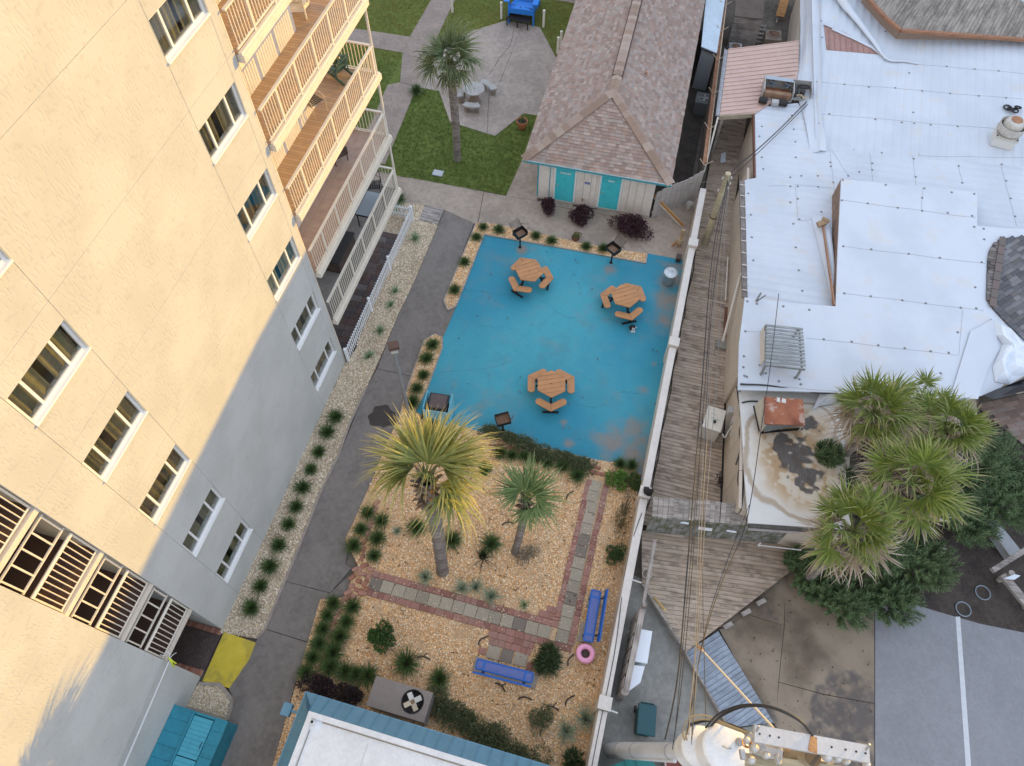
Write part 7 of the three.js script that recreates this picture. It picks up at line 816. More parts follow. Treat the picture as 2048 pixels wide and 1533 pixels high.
  const ins = (px, py, h, s = 1) => { const q = r(at(px, py, h)); mesh('insulator', merge([lathe([[0.001, 0], [0.05, 0], [0.09, 0.05], [0.05, 0.08], [0.09, 0.12], [0.05, 0.15], [0.08, 0.19], [0.03, 0.23], [0.001, 0.24]].map(p => [p[0] * s * 0.62, p[1] * s * 0.62]), 14).translate(q.x, q.y, q.z)]), mat([0.62, 0.60, 0.56], 0.3), t); }; for (const p of [[1492, 1482, 10.3], [1506, 1498, 10.3, 1.3], [1500, 1522, 10.2, 1.2], [1545, 1487, 10.4, 1.1], [1650, 1515, 10.7, 1.4], [1672, 1518, 10.7, 1.2], [1690, 1524, 10.6], [1730, 1530, 10.6], [1530, 1512, 10.4, 1.1], [1520, 1476, 10.5]]) ins(...p); mesh('hardware', merge([[1515, 1505], [1498, 1475], [1556, 1520], [1640, 1522], [1660, 1526], [1485, 1510], [1523, 1490]].map((p, i) => { const q = r(at(p[0], p[1], 10.25 + 0.1 * (i % 3))); return rbox(0.16, 0.08, 0.10, 0.02, q.x, q.y, q.z, i, 0.3 * i); })), galv, t);
  mesh('copper_coil', merge([r(at(1493, 1488, 10.25)), r(at(1574, 1493, 10.5))].flatMap(q => [T(new THREE.TorusGeometry(0.07, 0.012, 5, 16), q.x, q.y, q.z, 0, 1.2), T(new THREE.TorusGeometry(0.06, 0.012, 5, 16), q.x + 0.03, q.y + 0.02, q.z, 0.5, 1.0)])), mat([0.55, 0.26, 0.08], 0.4, { metalness: 0.6 }), t);
  const wm = mat([0.025, 0.023, 0.022], 0.5), wy = mat([0.40, 0.32, 0.18], 0.5), A = (...l) => l.map(p => r(at(...p)));
  mesh('jumper', merge([tube(A([1412, 1456, 9], [1440, 1428, 9.9], [1490, 1411, 10.5], [1550, 1417, 10.9], [1600, 1442, 11.0], [1622, 1468, 10.9]), 0.022, 40, 6), tube(A([1418, 1458, 9], [1448, 1430, 9.9], [1496, 1413, 10.5], [1552, 1419, 10.9], [1604, 1446, 11.0], [1626, 1472, 10.9]), 0.022, 40, 6)]), wm, t); mesh('loop_wire', merge([tube(A([1378, 1500, 8.2], [1366, 1465, 8.6], [1380, 1437, 8.9], [1410, 1432, 9.2], [1445, 1446, 9.6], [1500, 1468, 10.2]), 0.018, 40, 6), tube(A([1383, 1500, 8.2], [1372, 1468, 8.6], [1388, 1444, 8.9], [1415, 1440, 9.2], [1450, 1452, 9.6], [1502, 1472, 10.2]), 0.018, 40, 6)]), wy, t); mesh('loop_wire', merge([tube(A([1380, 1450, 8.8], [1420, 1442, 9.2], [1460, 1450, 9.6], [1505, 1470, 10.2]), 0.024, 30, 6), tube(A([1300, 1488, 3], [1292, 1495, 2.6], [1300, 1510, 2.8], [1320, 1520, 3.0]), 0.015, 20, 5)]), wm, t);
}
// overhead wires, guy wire
{
  const wire = (label, pts, rad, m, seg = 40) => { const q = pts.map(p => p.isVector3 ? p : at(...p)), t = thing('overhead_wire', label, 'wire', q[0], 0, 'overhead wires between the poles'); mesh('strand', merge([tube(q.map(p => p.clone().sub(q[0])), rad, seg, 5)]), m, t); }, bk = mat([0.02, 0.02, 0.021], 0.6), gy = mat([0.20, 0.195, 0.185], 0.6), tn = mat([0.22, 0.185, 0.135], 0.7), e = (dx, dy) => P1.clone().add(V(dx, dy, 0.05));
  wire('thick black overhead cable, left one of the bundle above the boardwalk', [e(0.05, -0.2), [1427, 500, 4.6], [1402, 800, 6.4], [1376, 1120, 7.8], [1352, 1380, 8.6], [1330, 1480, 8.8]], 0.016, bk); wire('black overhead cable running close beside the thick one', [e(0.08, -0.3), [1432, 500, 4.6], [1408, 800, 6.4], [1386, 1120, 7.8], [1362, 1380, 8.6], [1345, 1500, 8.8]], 0.009, bk);
  wire('tan overhead line running down to the transformers', [e(0.12, -0.1), [1443, 480, 4.5], [1422, 760, 6.2], [1403, 1060, 7.7], [1393, 1290, 8.6], [1380, 1420, 9.2], [1378, 1470, 9.4]], 0.010, tn); wire('thin grey overhead line right of the tan one', [e(0.16, -0.4), [1450, 470, 4.4], [1433, 760, 6.0], [1409, 1060, 7.5], [1397, 1290, 8.4], [1386, 1470, 9.0]], 0.008, gy);
  wire('thin grey overhead line between the black cable and the tan line', [e(0.1, -0.5), [1438, 500, 4.5], [1416, 780, 6.2], [1398, 1060, 7.5], [1390, 1290, 8.4], [1383, 1490, 9.0]], 0.008, gy); wire('black cable from the roof corner down to the service pole', [on(PL, 1612, 208, 0.12), at(1560, 258, 3.1), at(1512, 302, 3.35), at(1475, 333, 3.7), e(0.05, -0.05)], 0.024, bk); wire('second black cable from the roof corner to the service pole', [on(PL, 1615, 212, 0.12), at(1562, 262, 3.05), at(1514, 308, 3.25), at(1478, 342, 3.55), e(0.08, -0.3)], 0.016, bk);
  wire('long dark wire crossing the raised white roof to the transformers', [on(PR, 1549, 605, 0.5), [1540, 740, 4.2], [1521, 870, 4.9], [1502, 1000, 5.6], [1488, 1062, 6.1], [1446, 1160, 6.9], [1405, 1290, 8.0], [1374, 1470, 9.1]], 0.012, bk); wire('dark wire running diagonally above the triangular deck', [[1499, 1010, 2.5], [1452, 1130, 4.5], [1413, 1250, 6.6], [1390, 1380, 8.2], [1384, 1480, 9.0]], 0.009, bk); wire('thin wire from the service pole across to the rusty fence', [e(-0.1, -0.05), at(1405, 365, 2.9), at(1376, 368, 2.4)], 0.010, tn, 20);
  for (const [a, b, l] of [[[1392, 1000, 7.2], [1350, 1470, 8.7], 'faint dark wire on the left over the ramp'], [[1406, 1100, 7.4], [1412, 1450, 9.1], 'faint dark wire on the right over the ramp']]) wire(l, [e(0.1, -0.3), [1424, 620, 5.3], a, b], 0.007, bk);
  const g0 = at(1309, 1197, 0.35), g1 = at(1548, 1458, 10.6), t = thing('guy_wire', 'yellowish guy wire anchored at the triangular deck, running to the pole top', 'wire', g0), d = g1.clone().sub(g0); mesh('strand', merge([bar(V(0, 0, 0), d, 0.016, 6)]), mat([0.62, 0.54, 0.40], 0.5), t); mesh('guard', merge([bar(V(0, 0, 0), d.clone().multiplyScalar(0.16), 0.04, 8)]), mat([0.60, 0.44, 0.18], 0.6), t); mesh('strain_insulator', merge([bar(d.clone().multiplyScalar(0.53), d.clone().multiplyScalar(0.555), 0.06, 10)]), mat([0.42, 0.22, 0.10], 0.4), t); mesh('rod', merge([bar(d.clone().multiplyScalar(0.56), d, 0.022, 8)]), mat([0.66, 0.60, 0.48], 0.5), t);
}
{ // car-park edge: timber rails, rings painted on the soil
  const t = thing('guard_rail', 'low weathered timber barrier at the right edge of the car park', 'barrier', at(2020, 1170)), o = t.position, r = q => q.clone().sub(o); mesh('rail', merge([beam(r(at(2005, 1150, 0.55)), r(at(2075, 1235, 0.55)), 0.26, 0.12)]), greyWood[3], t); mesh('rail', merge([beam(r(at(1985, 1142, 0.7)), r(at(2060, 1095, 0.7)), 0.16, 0.14)]), greyWood[1], t); mesh('post', merge([T(cyl(0.10, 0.10, 0.75, 0, 0, 0, 10), ...r(at(1998, 1160)).toArray()), T(cyl(0.10, 0.10, 0.75, 0, 0, 0, 10), ...r(at(2050, 1215)).toArray())]), greyWood[2], t); mesh('reflector', merge([sheet([[2008, 1158], [2030, 1149], [2042, 1152], [2030, 1160]].map(p => r(at(p[0], p[1], 0.8))), 0.02)]), mat([0.62, 0.66, 0.70], 0.4), t);
  const s = thing('concrete_kerb_block', 'pale grey concrete block lying below the shrubs at the right edge', 'concrete block', at(2005, 1082)), o2 = s.position; mesh('block', sheet([[1972, 1044, 0.35], [1992, 1038, 0.35], [2043, 1102, 0.35], [2021, 1114, 0.35]].map(p => at(...p).sub(o2)), 0.33), mat(mottled([0.38, 0.40, 0.41], [0.46, 0.48, 0.49], 1), 0.85), s); mesh('edge', merge([beam(at(1972, 1044, 0.37).sub(o2), at(2021, 1114, 0.37).sub(o2), 0.03, 0.02)]), kerbM, s);
  for (const [x, y, l] of [[1966, 1186, 'brighter white hoop lying on the dark soil by the car park'], [1927, 1219, 'fainter white hoop at the head of the painted line']]) { const k = thing('hoop', l, 'hoop', at(x, y)); mesh('ring', merge([T(new THREE.TorusGeometry(0.23, 0.022, 6, 30), 0, 0.01, 0, 0, Math.PI / 2)]), mat([0.22, 0.25, 0.28], 0.7), k); mesh('inside', merge([cyl(0.21, 0.21, 0.01, 0, 0, 0, 24)]), M.mulch, k); }
  const pt = thing('cable_offcut', 'pale rope-like strip lying on the soil under the shrubs', 'rope', at(1876, 1097, 0.05)); mesh('strip', merge([tube([V(-0.25, 0, 0.05), V(-0.1, 0.02, 0), V(0.1, 0.02, -0.03), V(0.3, 0, -0.04)], 0.022, 16, 6)]), mat([0.55, 0.56, 0.55], 0.7), pt);
}
// ---------------------------------------------------------------- two cats
function body(caps, colour, res = 64) { // tapered capsules joined by a smooth minimum, meshed by marching cubes
  const bb = new THREE.Box3(); caps.forEach(c => { bb.expandByPoint(c[0]); bb.expandByPoint(c[1]); }); bb.expandByScalar(0.10); const ce = bb.getCenter(V()), h = Math.max(...bb.getSize(V()).toArray()) / 2, mc = new MarchingCubes(res, vcol, false, false, 60000), p = V();
  for (let k = 0; k < res; k++) for (let j = 0; j < res; j++) for (let i = 0; i < res; i++) { p.set((i - res / 2) / (res / 2) * h + ce.x, (j - res / 2) / (res / 2) * h + ce.y, (k - res / 2) / (res / 2) * h + ce.z); let s = 0; for (const [a, b, ra, rb] of caps) { const ab = b.clone().sub(a), t = Math.min(1, Math.max(0, p.clone().sub(a).dot(ab) / Math.max(1e-9, ab.lengthSq()))), d = p.distanceTo(a.clone().addScaledVector(ab, t)) - mix(ra, rb, t); s += Math.exp(-d * 70); } mc.field[i + j * res + k * res * res] = Math.log(Math.max(s, 1e-30)) / 70; }
  mc.isolation = 0; mc.update(); const n = mc.count, P = mc.positionArray.slice(0, n * 3), N = mc.normalArray.slice(0, n * 3), C = new Float32Array(n * 3); for (let i = 0; i < n; i++) { for (let k = 0; k < 3; k++) P[i * 3 + k] = P[i * 3 + k] * h + ce.getComponent(k); C.set(colour(P[i * 3], P[i * 3 + 1], P[i * 3 + 2]), i * 3); } const g = new THREE.BufferGeometry(); g.setAttribute('position', new THREE.BufferAttribute(P, 3)); g.setAttribute('color', new THREE.BufferAttribute(C, 3)); g.computeVertexNormals(); return uvm(g);
}
{ // sitting cat, facing +z
  const caps = [[V(0, 0.09, -0.08), V(0, 0.12, -0.03), 0.085, 0.085], [V(0, 0.13, -0.03), V(0, 0.24, 0.05), 0.08, 0.058], [V(0, 0.24, 0.05), V(0, 0.30, 0.075), 0.045, 0.04], [V(0, 0.325, 0.09), V(0, 0.315, 0.115), 0.052, 0.04], [V(0, 0.30, 0.135), V(0, 0.298, 0.15), 0.026, 0.018], [V(0.035, 0.36, 0.085), V(0.045, 0.405, 0.08), 0.020, 0.005], [V(-0.035, 0.36, 0.085), V(-0.045, 0.405, 0.08), 0.020, 0.005], [V(0.045, 0.20, 0.06), V(0.04, 0.02, 0.10), 0.033, 0.02], [V(-0.045, 0.20, 0.06), V(-0.04, 0.02, 0.10), 0.033, 0.02], [V(0.04, 0.018, 0.10), V(0.04, 0.018, 0.13), 0.02, 0.018], [V(-0.04, 0.018, 0.10), V(-0.04, 0.018, 0.13), 0.02, 0.018], [V(0.075, 0.09, -0.06), V(0.08, 0.04, 0.03), 0.06, 0.03], [V(-0.075, 0.09, -0.06), V(-0.08, 0.04, 0.03), 0.06, 0.03], [V(0.08, 0.02, 0.03), V(0.08, 0.02, 0.07), 0.022, 0.018], [V(-0.08, 0.02, 0.03), V(-0.08, 0.02, 0.07), 0.022, 0.018], [V(0, 0.04, -0.15), V(0.10, 0.025, -0.17), 0.024, 0.022], [V(0.10, 0.025, -0.17), V(0.17, 0.022, -0.07), 0.022, 0.016]];
  const cat = (label, pos, turn, col, eye) => { const t = thing('cat', label, 'cat', pos, turn); mesh('cat_body', body(caps, col), vcol, t); mesh('eye', merge([-1, 1].map(s => T(new THREE.SphereGeometry(0.009, 8, 6), s * 0.02, 0.332, 0.146))), mat(eye, 0.2), t); mesh('nose', merge([T(new THREE.SphereGeometry(0.007, 8, 6), 0, 0.304, 0.168)]), mat([0.35, 0.16, 0.15], 0.5), t); return t; };
  const w = [0.72, 0.70, 0.66], k = [0.018, 0.016, 0.016];
  cat('black and white cat sitting on the blue court below a picnic table', at(1265, 660), 0.35, (x, y, z) => (z > 0.045 && y < 0.27 && Math.abs(x) < 0.06) || y < 0.045 || (z > 0.10 && y < 0.325) || (x > 0.04 && y > 0.05 && y < 0.15 && z < 0.02 && z > -0.06) ? w : k, [0.45, 0.42, 0.12]); cat('black cat sitting on the white wall at the end of the boardwalk', at(1296, 986, 1.35), 1.25, (x, y, z) => z > 0.09 && y < 0.22 && y > 0.10 && Math.abs(x) < 0.03 ? w : k, [0.50, 0.45, 0.10]);
}
// ================================================================ PLANTS
pebbles('peach-coloured gravel filling the palm garden round the paver path', gardenPoly, 80000, PEACH, 0.024, 0.025, [[[-6.22, -5.6], [-0.1, -5.6], [-0.1, -10.75], [0.7, -10.75], [0.7, -4.75], [-6.22, -4.75]], [[-5.9, -1.1], [3, -1.1], [3, 4], [-5.9, 4]]]);
{ const spill = [...scatter([[-6.22, -5.6], [0.7, -5.6], [0.7, -4.75], [-6.22, -4.75]], 240), ...scatter([[-0.1, -10.7], [0.7, -10.7], [0.7, -5.6], [-0.1, -5.6]], 180)], im = new THREE.InstancedMesh(stoneGeo, mat([0.72, 0.56, 0.38], 0.85), spill.length), m = new THREE.Matrix4(); spill.forEach(([x, z], i) => { const k = 0.02 * rr(0.5, 1.2); m.makeScale(k, k, k).setPosition(x, 0.075, z); im.setMatrixAt(i, m); }); im.name = numbered('gravel'); im.castShadow = im.receiveShadow = true; scene.add(im); tag(im, 'stray pebbles spilled over the paver path', 'gravel', null, 'stuff'); }
const leafM = mat([1, 1, 1], 0.65, { vertexColors: true, phys: true, transmission: 0.22, thickness: 0 }), shrubM = mat([1, 1, 1], 0.75, { vertexColors: true });
function strips(list) { // each: centre-line points, half-width per point, side vector, colour per point
  const P = [], C = [], a = V(), b = V(), c = V(), d = V(); for (const [pts, w, s, col] of list) for (let i = 0; i + 1 < pts.length; i++) { a.copy(pts[i]).addScaledVector(s, -w[i]); b.copy(pts[i]).addScaledVector(s, w[i]); c.copy(pts[i + 1]).addScaledVector(s, w[i + 1]); d.copy(pts[i + 1]).addScaledVector(s, -w[i + 1]); const k0 = col[i], k1 = col[i + 1]; P.push(a.x, a.y, a.z, b.x, b.y, b.z, c.x, c.y, c.z); C.push(...k0, ...k0, ...k1); if (w[i + 1] > 1e-4) { P.push(a.x, a.y, a.z, c.x, c.y, c.z, d.x, d.y, d.z); C.push(...k0, ...k1, ...k1); } }
  const g = new THREE.BufferGeometry(); g.setAttribute('position', new THREE.Float32BufferAttribute(P, 3)); g.setAttribute('color', new THREE.Float32BufferAttribute(C, 3)); g.computeVertexNormals(); return uvm(g);
}
function tuftGeo(seed, n, len, lean, hw, c0, c1) { const r = RNG(seed), L = []; for (let i = 0; i < n; i++) { const a = r() * 6.283, l = len * (0.6 + 0.5 * r()), e = lean * (0.12 + 1.0 * r()), d = V(Math.cos(a), 0, Math.sin(a)), s = V(-d.z, 0, d.x), b = r() * 0.08, pts = [], w = [], k = mix3(c0, c1, r()), cs = []; for (let j = 0; j <= 4; j++) { const t = j / 4, x = b + l * (0.5 * e * t + 0.55 * e * t * t), y = l * (t * (1.05 - 0.25 * e) - 0.55 * e * t * t); pts.push(V(d.x * x, Math.max(0.015, y), d.z * x)); w.push(j === 4 ? 0 : hw * (1 - 0.6 * t)); cs.push(k); } L.push([pts, w, s, cs]); } return strips(L); }
function bushGeo(seed, n, rx, ry, rz, L, W, c0, c1, clumps = 9) { const r = RNG(seed), out = [], cs = []; for (let i = 0; i < clumps; i++) { const a = r() * 6.283, q = Math.sqrt(r()) * 0.72; cs.push([V(Math.cos(a) * q * rx, ry * (0.35 + 0.5 * r() * (1 - q * 0.5)), Math.sin(a) * q * rz), 0.32 + 0.22 * r(), r()]); } for (let i = 0; i < n; i++) { const [c, cr, ck] = cs[Math.floor(r() * clumps)], th = r() * 6.283, ph = Math.acos(1 - 1.75 * r()), o = V(Math.sin(ph) * Math.cos(th), Math.cos(ph), Math.sin(ph) * Math.sin(th)), f = cr * (0.55 + 0.5 * r()), p = V(c.x + o.x * f * rx, Math.max(0.03, c.y + o.y * f * ry), c.z + o.z * f * rz), d = o.clone().add(V(r() - 0.5, r() - 0.3, r() - 0.5).multiplyScalar(1.1)).normalize(), s = d.clone().cross(V(r() - 0.5, r() - 0.5, r() - 0.5)).normalize(), l = L * (0.65 + 0.6 * r()), k = mix3(c0, c1, Math.min(1, r() * 0.7 + ck * 0.35)); out.push([[p, p.clone().addScaledVector(d, l * 0.5), p.clone().addScaledVector(d, l).add(V(0, -l * 0.2, 0))], [W * 0.35, W, 0], s, [k, k, k]]); } return strips(out); }
const stemGeo = (seed, n, rx, ry, rz, rad = 0.012) => { const r = RNG(seed), l = []; for (let i = 0; i < n; i++) { const a = r() * 6.283; l.push(tube([V(0.03 * Math.cos(a), 0, 0.03 * Math.sin(a)), V(0.4 * rx * Math.cos(a), ry * 0.35, 0.4 * rz * Math.sin(a)), V(0.75 * rx * Math.cos(a + 0.3), ry * (0.5 + 0.3 * r()), 0.75 * rz * Math.sin(a + 0.3))], rad, 6, 4)); } return merge(l); };
const twig = mat([0.12, 0.085, 0.06], 0.9), G1 = [0.028, 0.062, 0.014], G2 = [0.095, 0.155, 0.035];
const tufts = [0, 1, 2, 3].map(i => tuftGeo(50 + i, 420, 0.37, 1.0, 0.007, G1, G2)), pale = [0, 1].map(i => tuftGeo(60 + i, 170, 0.42, 0.9, 0.008, [0.17, 0.23, 0.14], [0.36, 0.40, 0.26])), small = [0, 1].map(i => tuftGeo(64 + i, 60, 0.36, 1.0, 0.011, [0.10, 0.20, 0.08], [0.25, 0.36, 0.18])), crownG = merge([lathe([[0.001, 0], [0.05, 0], [0.045, 0.05], [0.001, 0.07]], 8)]);
let tp = 0; const ord = ['first', 'second', 'third', 'fourth', 'fifth', 'sixth', 'seventh', 'eighth', 'ninth', 'tenth', 'eleventh', 'twelfth'];
function tuft(label, group, px, py, k = 1, set = tufts, y = 0.03) { const t = thing('grass_tuft', label, 'plant', at(px, py, 0.1).setY(y), R() * 6, group); mesh('foliage', set[tp++ % set.length], shrubM, t); mesh('crown', crownG, twig, t); t.scale.setScalar(k * rr(1.02, 1.3)); t.scale.y *= rr(0.9, 1.2); return t; }
[[502, 1217], [521, 1174], [540, 1134], [557, 1092], [577, 1050], [592, 1015], [606, 977], [621, 940], [638, 905], [655, 865], [672, 835]].forEach(([x, y], i) => tuft(`${ord[i]} dark green tuft from the yellow ramp in the hotel gravel bed`, 'round tufts in the hotel gravel bed', x, y, 0.86));
[[791, 582], [781, 610], [759, 662], [737, 712]].forEach(([x, y], i) => tuft(`${ord[i]} small pale agave-like plant below the picket fence corner`, 'pale plants along the picket fence', x, y, 0.8, small)); tuft('tall spiky plant outside the far corner of the picket fence', 'spiky plants by the picket fence', 829, 477, 1.15, small); tuft('bright plant at the corner of the lowest balcony', null, 792, 412, 1.4, small); tuft('darker plant behind the bright one at the balcony corner', null, 797, 398, 1.0); tuft('green clump at the tip of the lawn by the patio', null, 833, 184, 1.3);
[[966, 455], [998, 460], [1072, 472], [1103, 482], [1172, 494], [1207, 498]].forEach(([x, y], i) => tuft(`${ord[i]} tuft from the left in the northern gravel strip`, 'tufts in the northern gravel strip', x, y, 0.78)); [[953, 475], [929, 525], [909, 581]].forEach(([x, y], i) => tuft(`${ord[i]} tuft going down the left arm of the northern gravel strip`, 'tufts in the left arm of the gravel strip', x, y, 0.85)); [[865, 691], [853, 718], [847, 752], [834, 778], [825, 806]].forEach(([x, y], i) => tuft(`${ord[i]} tuft from the top of the boat-shaped gravel bed`, 'tufts in the boat-shaped bed', x, y, i === 2 ? 0.72 : 0.88));
[[1001, 906], [1024, 912], [1049, 915], [1073, 919], [1096, 928], [1125, 934], [1155, 951]].forEach(([x, y], i) => tuft(`${ord[i]} tuft from the left in the row below the low hedge`, 'tufts below the low hedge', x, y, i > 5 ? 0.95 : 0.85)); [[1241, 929], [1264, 932]].forEach(([x, y], i) => tuft(`${i ? 'right' : 'left'} tuft between the court corner and the short brick row`, null, x, y, 0.75));
[[735, 1027], [722, 1060], [707, 1092]].forEach(([x, y], i) => tuft(`${ord[i]} tuft from the top between path edge and curved brick edging`, 'tufts outside the curved brick edging', x, y, 0.85)); [[762, 1043], [754, 1078], [748, 1113]].forEach(([x, y], i) => tuft(`${ord[i]} tuft from the top just inside the curved brick edging`, 'tufts inside the curved brick edging', x, y, 0.85));
[[666, 1208], [654, 1232], [646, 1259], [637, 1288], [625, 1317], [612, 1347]].forEach(([x, y], i) => tuft(`${ord[i]} tuft from the top in the outer row of the lower garden edge`, 'outer row of tufts at the lower garden edge', x, y, 0.82)); [[705, 1215], [692, 1245], [679, 1275], [666, 1307], [660, 1335]].forEach(([x, y], i) => tuft(`${ord[i]} tuft from the top in the inner row of the lower garden edge`, 'inner row of tufts at the lower garden edge', x, y, 0.98)); [[690, 1345], [712, 1351], [735, 1353]].forEach(([x, y], i) => tuft(`${ord[i]} tuft from the left above the grey-brown condenser corner`, 'tufts above the condenser corner', x, y, 0.98));
tuft('large round tuft in the lower gravel left of the blue bench', null, 813, 1328, 1.25); tuft('round tuft directly above the condenser fan', null, 878, 1360, 1.05); tuft('dark green tuft left of the big palm trunk', null, 832, 1056, 1.12); tuft('dark tuft right behind the big palm trunk', null, 905, 1082, 1.0); tuft('dark tuft below the small palm, between the two trunks', null, 982, 1089, 1.08);
tuft('silvery tuft at the foot of the big palm', null, 850, 1154, 0.95, pale); [[923, 1177], [951, 1175], [982, 1194]].forEach(([x, y], i) => tuft(`${['left', 'middle', 'right'][i]} silvery tuft of the three above the paver path`, 'three silvery tufts above the path', x, y, 0.85, pale)); tuft('tiny pale green plant near the inner corner of the paver path', null, 1049, 1210, 0.6, small); tuft('pale grassy tuft by the lower wall pier, left one', null, 1133, 1464, 1.1, pale); tuft('pale grassy tuft by the lower wall pier, right one', null, 1172, 1441, 1.15, pale); tuft('small grey-green tuft left of the dark tuft by the big palm', null, 794, 1063, 0.6, pale);
function shrub(label, px, py, n, rx, ry, rz, L, W, c0, c1, seed, cl = 9, name = 'shrub', y = 0.02, turn = 0) { const t = thing(name, label, 'shrub', at(px, py, ry * 0.35).setY(y), turn); mesh('foliage', bushGeo(seed, Math.round(n * 1.8), rx, ry, rz, L, W, c0, c1, cl), shrubM, t); mesh('stem', stemGeo(seed, 6, rx, ry, rz), twig, t); return t; }
const B1 = [0.020, 0.008, 0.012], B2 = [0.085, 0.028, 0.034], O1 = [0.045, 0.062, 0.022], O2 = [0.15, 0.17, 0.075];
shrub('small burgundy-leaved shrub left of the women\'s door', 1094, 416, 900, 0.42, 0.75, 0.42, 0.09, 0.022, B1, B2, 81, 6); shrub('square-clipped burgundy shrub between the two turquoise doors', 1165, 434, 1300, 0.52, 0.62, 0.42, 0.08, 0.022, B1, B2, 82, 9); shrub('wide burgundy shrub right of the men\'s door', 1262, 456, 2400, 0.95, 0.7, 0.55, 0.08, 0.022, B1, B2, 83, 14);
{ const h = thing('low_hedge', 'low grey-green clipped hedge along the south edge of the blue court', 'hedge', at(1080, 905)), p = [[-1.85, -0.26], [-1.25, -0.14], [-0.65, -0.05], [-0.05, 0.02], [0.55, 0.08], [1.15, 0.12], [1.62, 0.16]]; p.forEach(([x, z], i) => { const m = mesh('foliage', bushGeo(90 + i, 1500, 0.50, 0.36 + 0.05 * (i % 3), 0.27, 0.085, 0.013, O1, O2, 10), shrubM, h); m.position.set(x, 0, z); mesh('stem', stemGeo(90 + i, 5, 0.4, 0.45, 0.3), twig, h).position.set(x, 0, z); }); }
{ const h = thing('low_hedge', 'grey-green trailing hedge between the condenser and the lower white wall', 'hedge', at(970, 1470)); [[-1.55, -0.42], [-0.95, -0.25], [-0.35, -0.08], [0.25, 0.08], [0.85, 0.16], [1.45, 0.28]].forEach(([x, z], i) => { mesh('foliage', bushGeo(110 + i, 1900, 0.60, 0.5, 0.44, 0.09, 0.012, O1, O2, 10), shrubM, h).position.set(x, 0, z); mesh('stem', stemGeo(110 + i, 5, 0.4, 0.45, 0.3), twig, h).position.set(x, 0, z); }); shrub('separate grey-green shrub at the top end of the trailing hedge', 1078, 1440, 800, 0.42, 0.6, 0.48, 0.08, 0.010, O1, O2, 120, 7); }
shrub('small glossy green shrub with bare dark stems in the lower gravel', 764, 1276, 900, 0.44, 0.75, 0.40, 0.085, 0.026, [0.02, 0.055, 0.012], [0.08, 0.16, 0.03], 121, 9); shrub('dark sago-like shrub between bench and pink ring', 1098, 1324, 700, 0.42, 0.6, 0.42, 0.26, 0.012, [0.015, 0.035, 0.010], [0.05, 0.085, 0.02], 122, 6); shrub('dense green shrub hugging the white wall beside the paver path', 1230, 1116, 800, 0.36, 0.55, 0.42, 0.09, 0.012, [0.02, 0.05, 0.012], [0.07, 0.12, 0.03], 123, 7); shrub('grey twiggy shrub below the small palm', 1052, 1112, 700, 0.5, 0.45, 0.42, 0.06, 0.006, [0.09, 0.085, 0.06], [0.20, 0.19, 0.14], 124, 8); shrub('leafy bright green shrub below the short brick row by the wall', 1236, 962, 700, 0.38, 0.45, 0.34, 0.10, 0.022, [0.05, 0.11, 0.015], [0.17, 0.29, 0.05], 125, 7); shrub('darker leafy shrub right of the bright one by the wall', 1266, 968, 700, 0.36, 0.45, 0.36, 0.08, 0.014, G1, G2, 126, 7); shrub('straggling brownish weeds along the upper white wall', 1250, 1030, 420, 0.30, 0.4, 0.85, 0.08, 0.010, [0.06, 0.05, 0.02], [0.18, 0.15, 0.06], 127, 8); shrub('dark purple ground shrub at the corner of the blue-edged roof', 645, 1378, 1600, 0.75, 0.42, 0.38, 0.07, 0.02, [0.016, 0.010, 0.012], [0.065, 0.032, 0.030], 128, 12); shrub('dark purple ground shrub tucked against the condenser', 700, 1392, 1200, 0.55, 0.45, 0.32, 0.07, 0.02, [0.016, 0.010, 0.012], [0.06, 0.035, 0.030], 129, 10); shrub('dark leafy plant at the bottom edge beside the white wall', 1146, 1528, 500, 0.36, 0.5, 0.3, 0.16, 0.016, [0.015, 0.04, 0.012], [0.05, 0.09, 0.02], 130, 6); shrub('low green plants between lamp foot and blue bin surround', 855, 840, 700, 0.52, 0.4, 0.25, 0.07, 0.012, O1, [0.09, 0.12, 0.04], 131, 7); shrub('small weed patch right of the hedge end by the big palm', 972, 938, 260, 0.2, 0.3, 0.2, 0.11, 0.025, [0.05, 0.10, 0.02], [0.14, 0.24, 0.05], 132, 4);
{ const t = thing('succulent_plant', 'potted red-green succulent in the northern gravel strip', 'plant', at(1151, 480)); mesh('pot', merge([lathe([[0.001, 0], [0.13, 0], [0.18, 0.2], [0.15, 0.2], [0.13, 0.16], [0.001, 0.16]], 16)]), mat([0.16, 0.06, 0.035], 0.8), t); const m = mesh('foliage', bushGeo(140, 260, 0.24, 0.22, 0.22, 0.06, 0.018, [0.06, 0.075, 0.02], [0.16, 0.15, 0.045], 6), shrubM, t); m.position.y = 0.14; }
{ const t = thing('pot_plant', 'green sprig growing in the terracotta pot', 'plant', at(1044, 256).setY(0.38)); mesh('foliage', tuftGeo(141, 26, 0.34, 0.9, 0.018, [0.035, 0.07, 0.015], [0.10, 0.14, 0.03]), shrubM, t); mesh('crown', crownG, twig, t); }
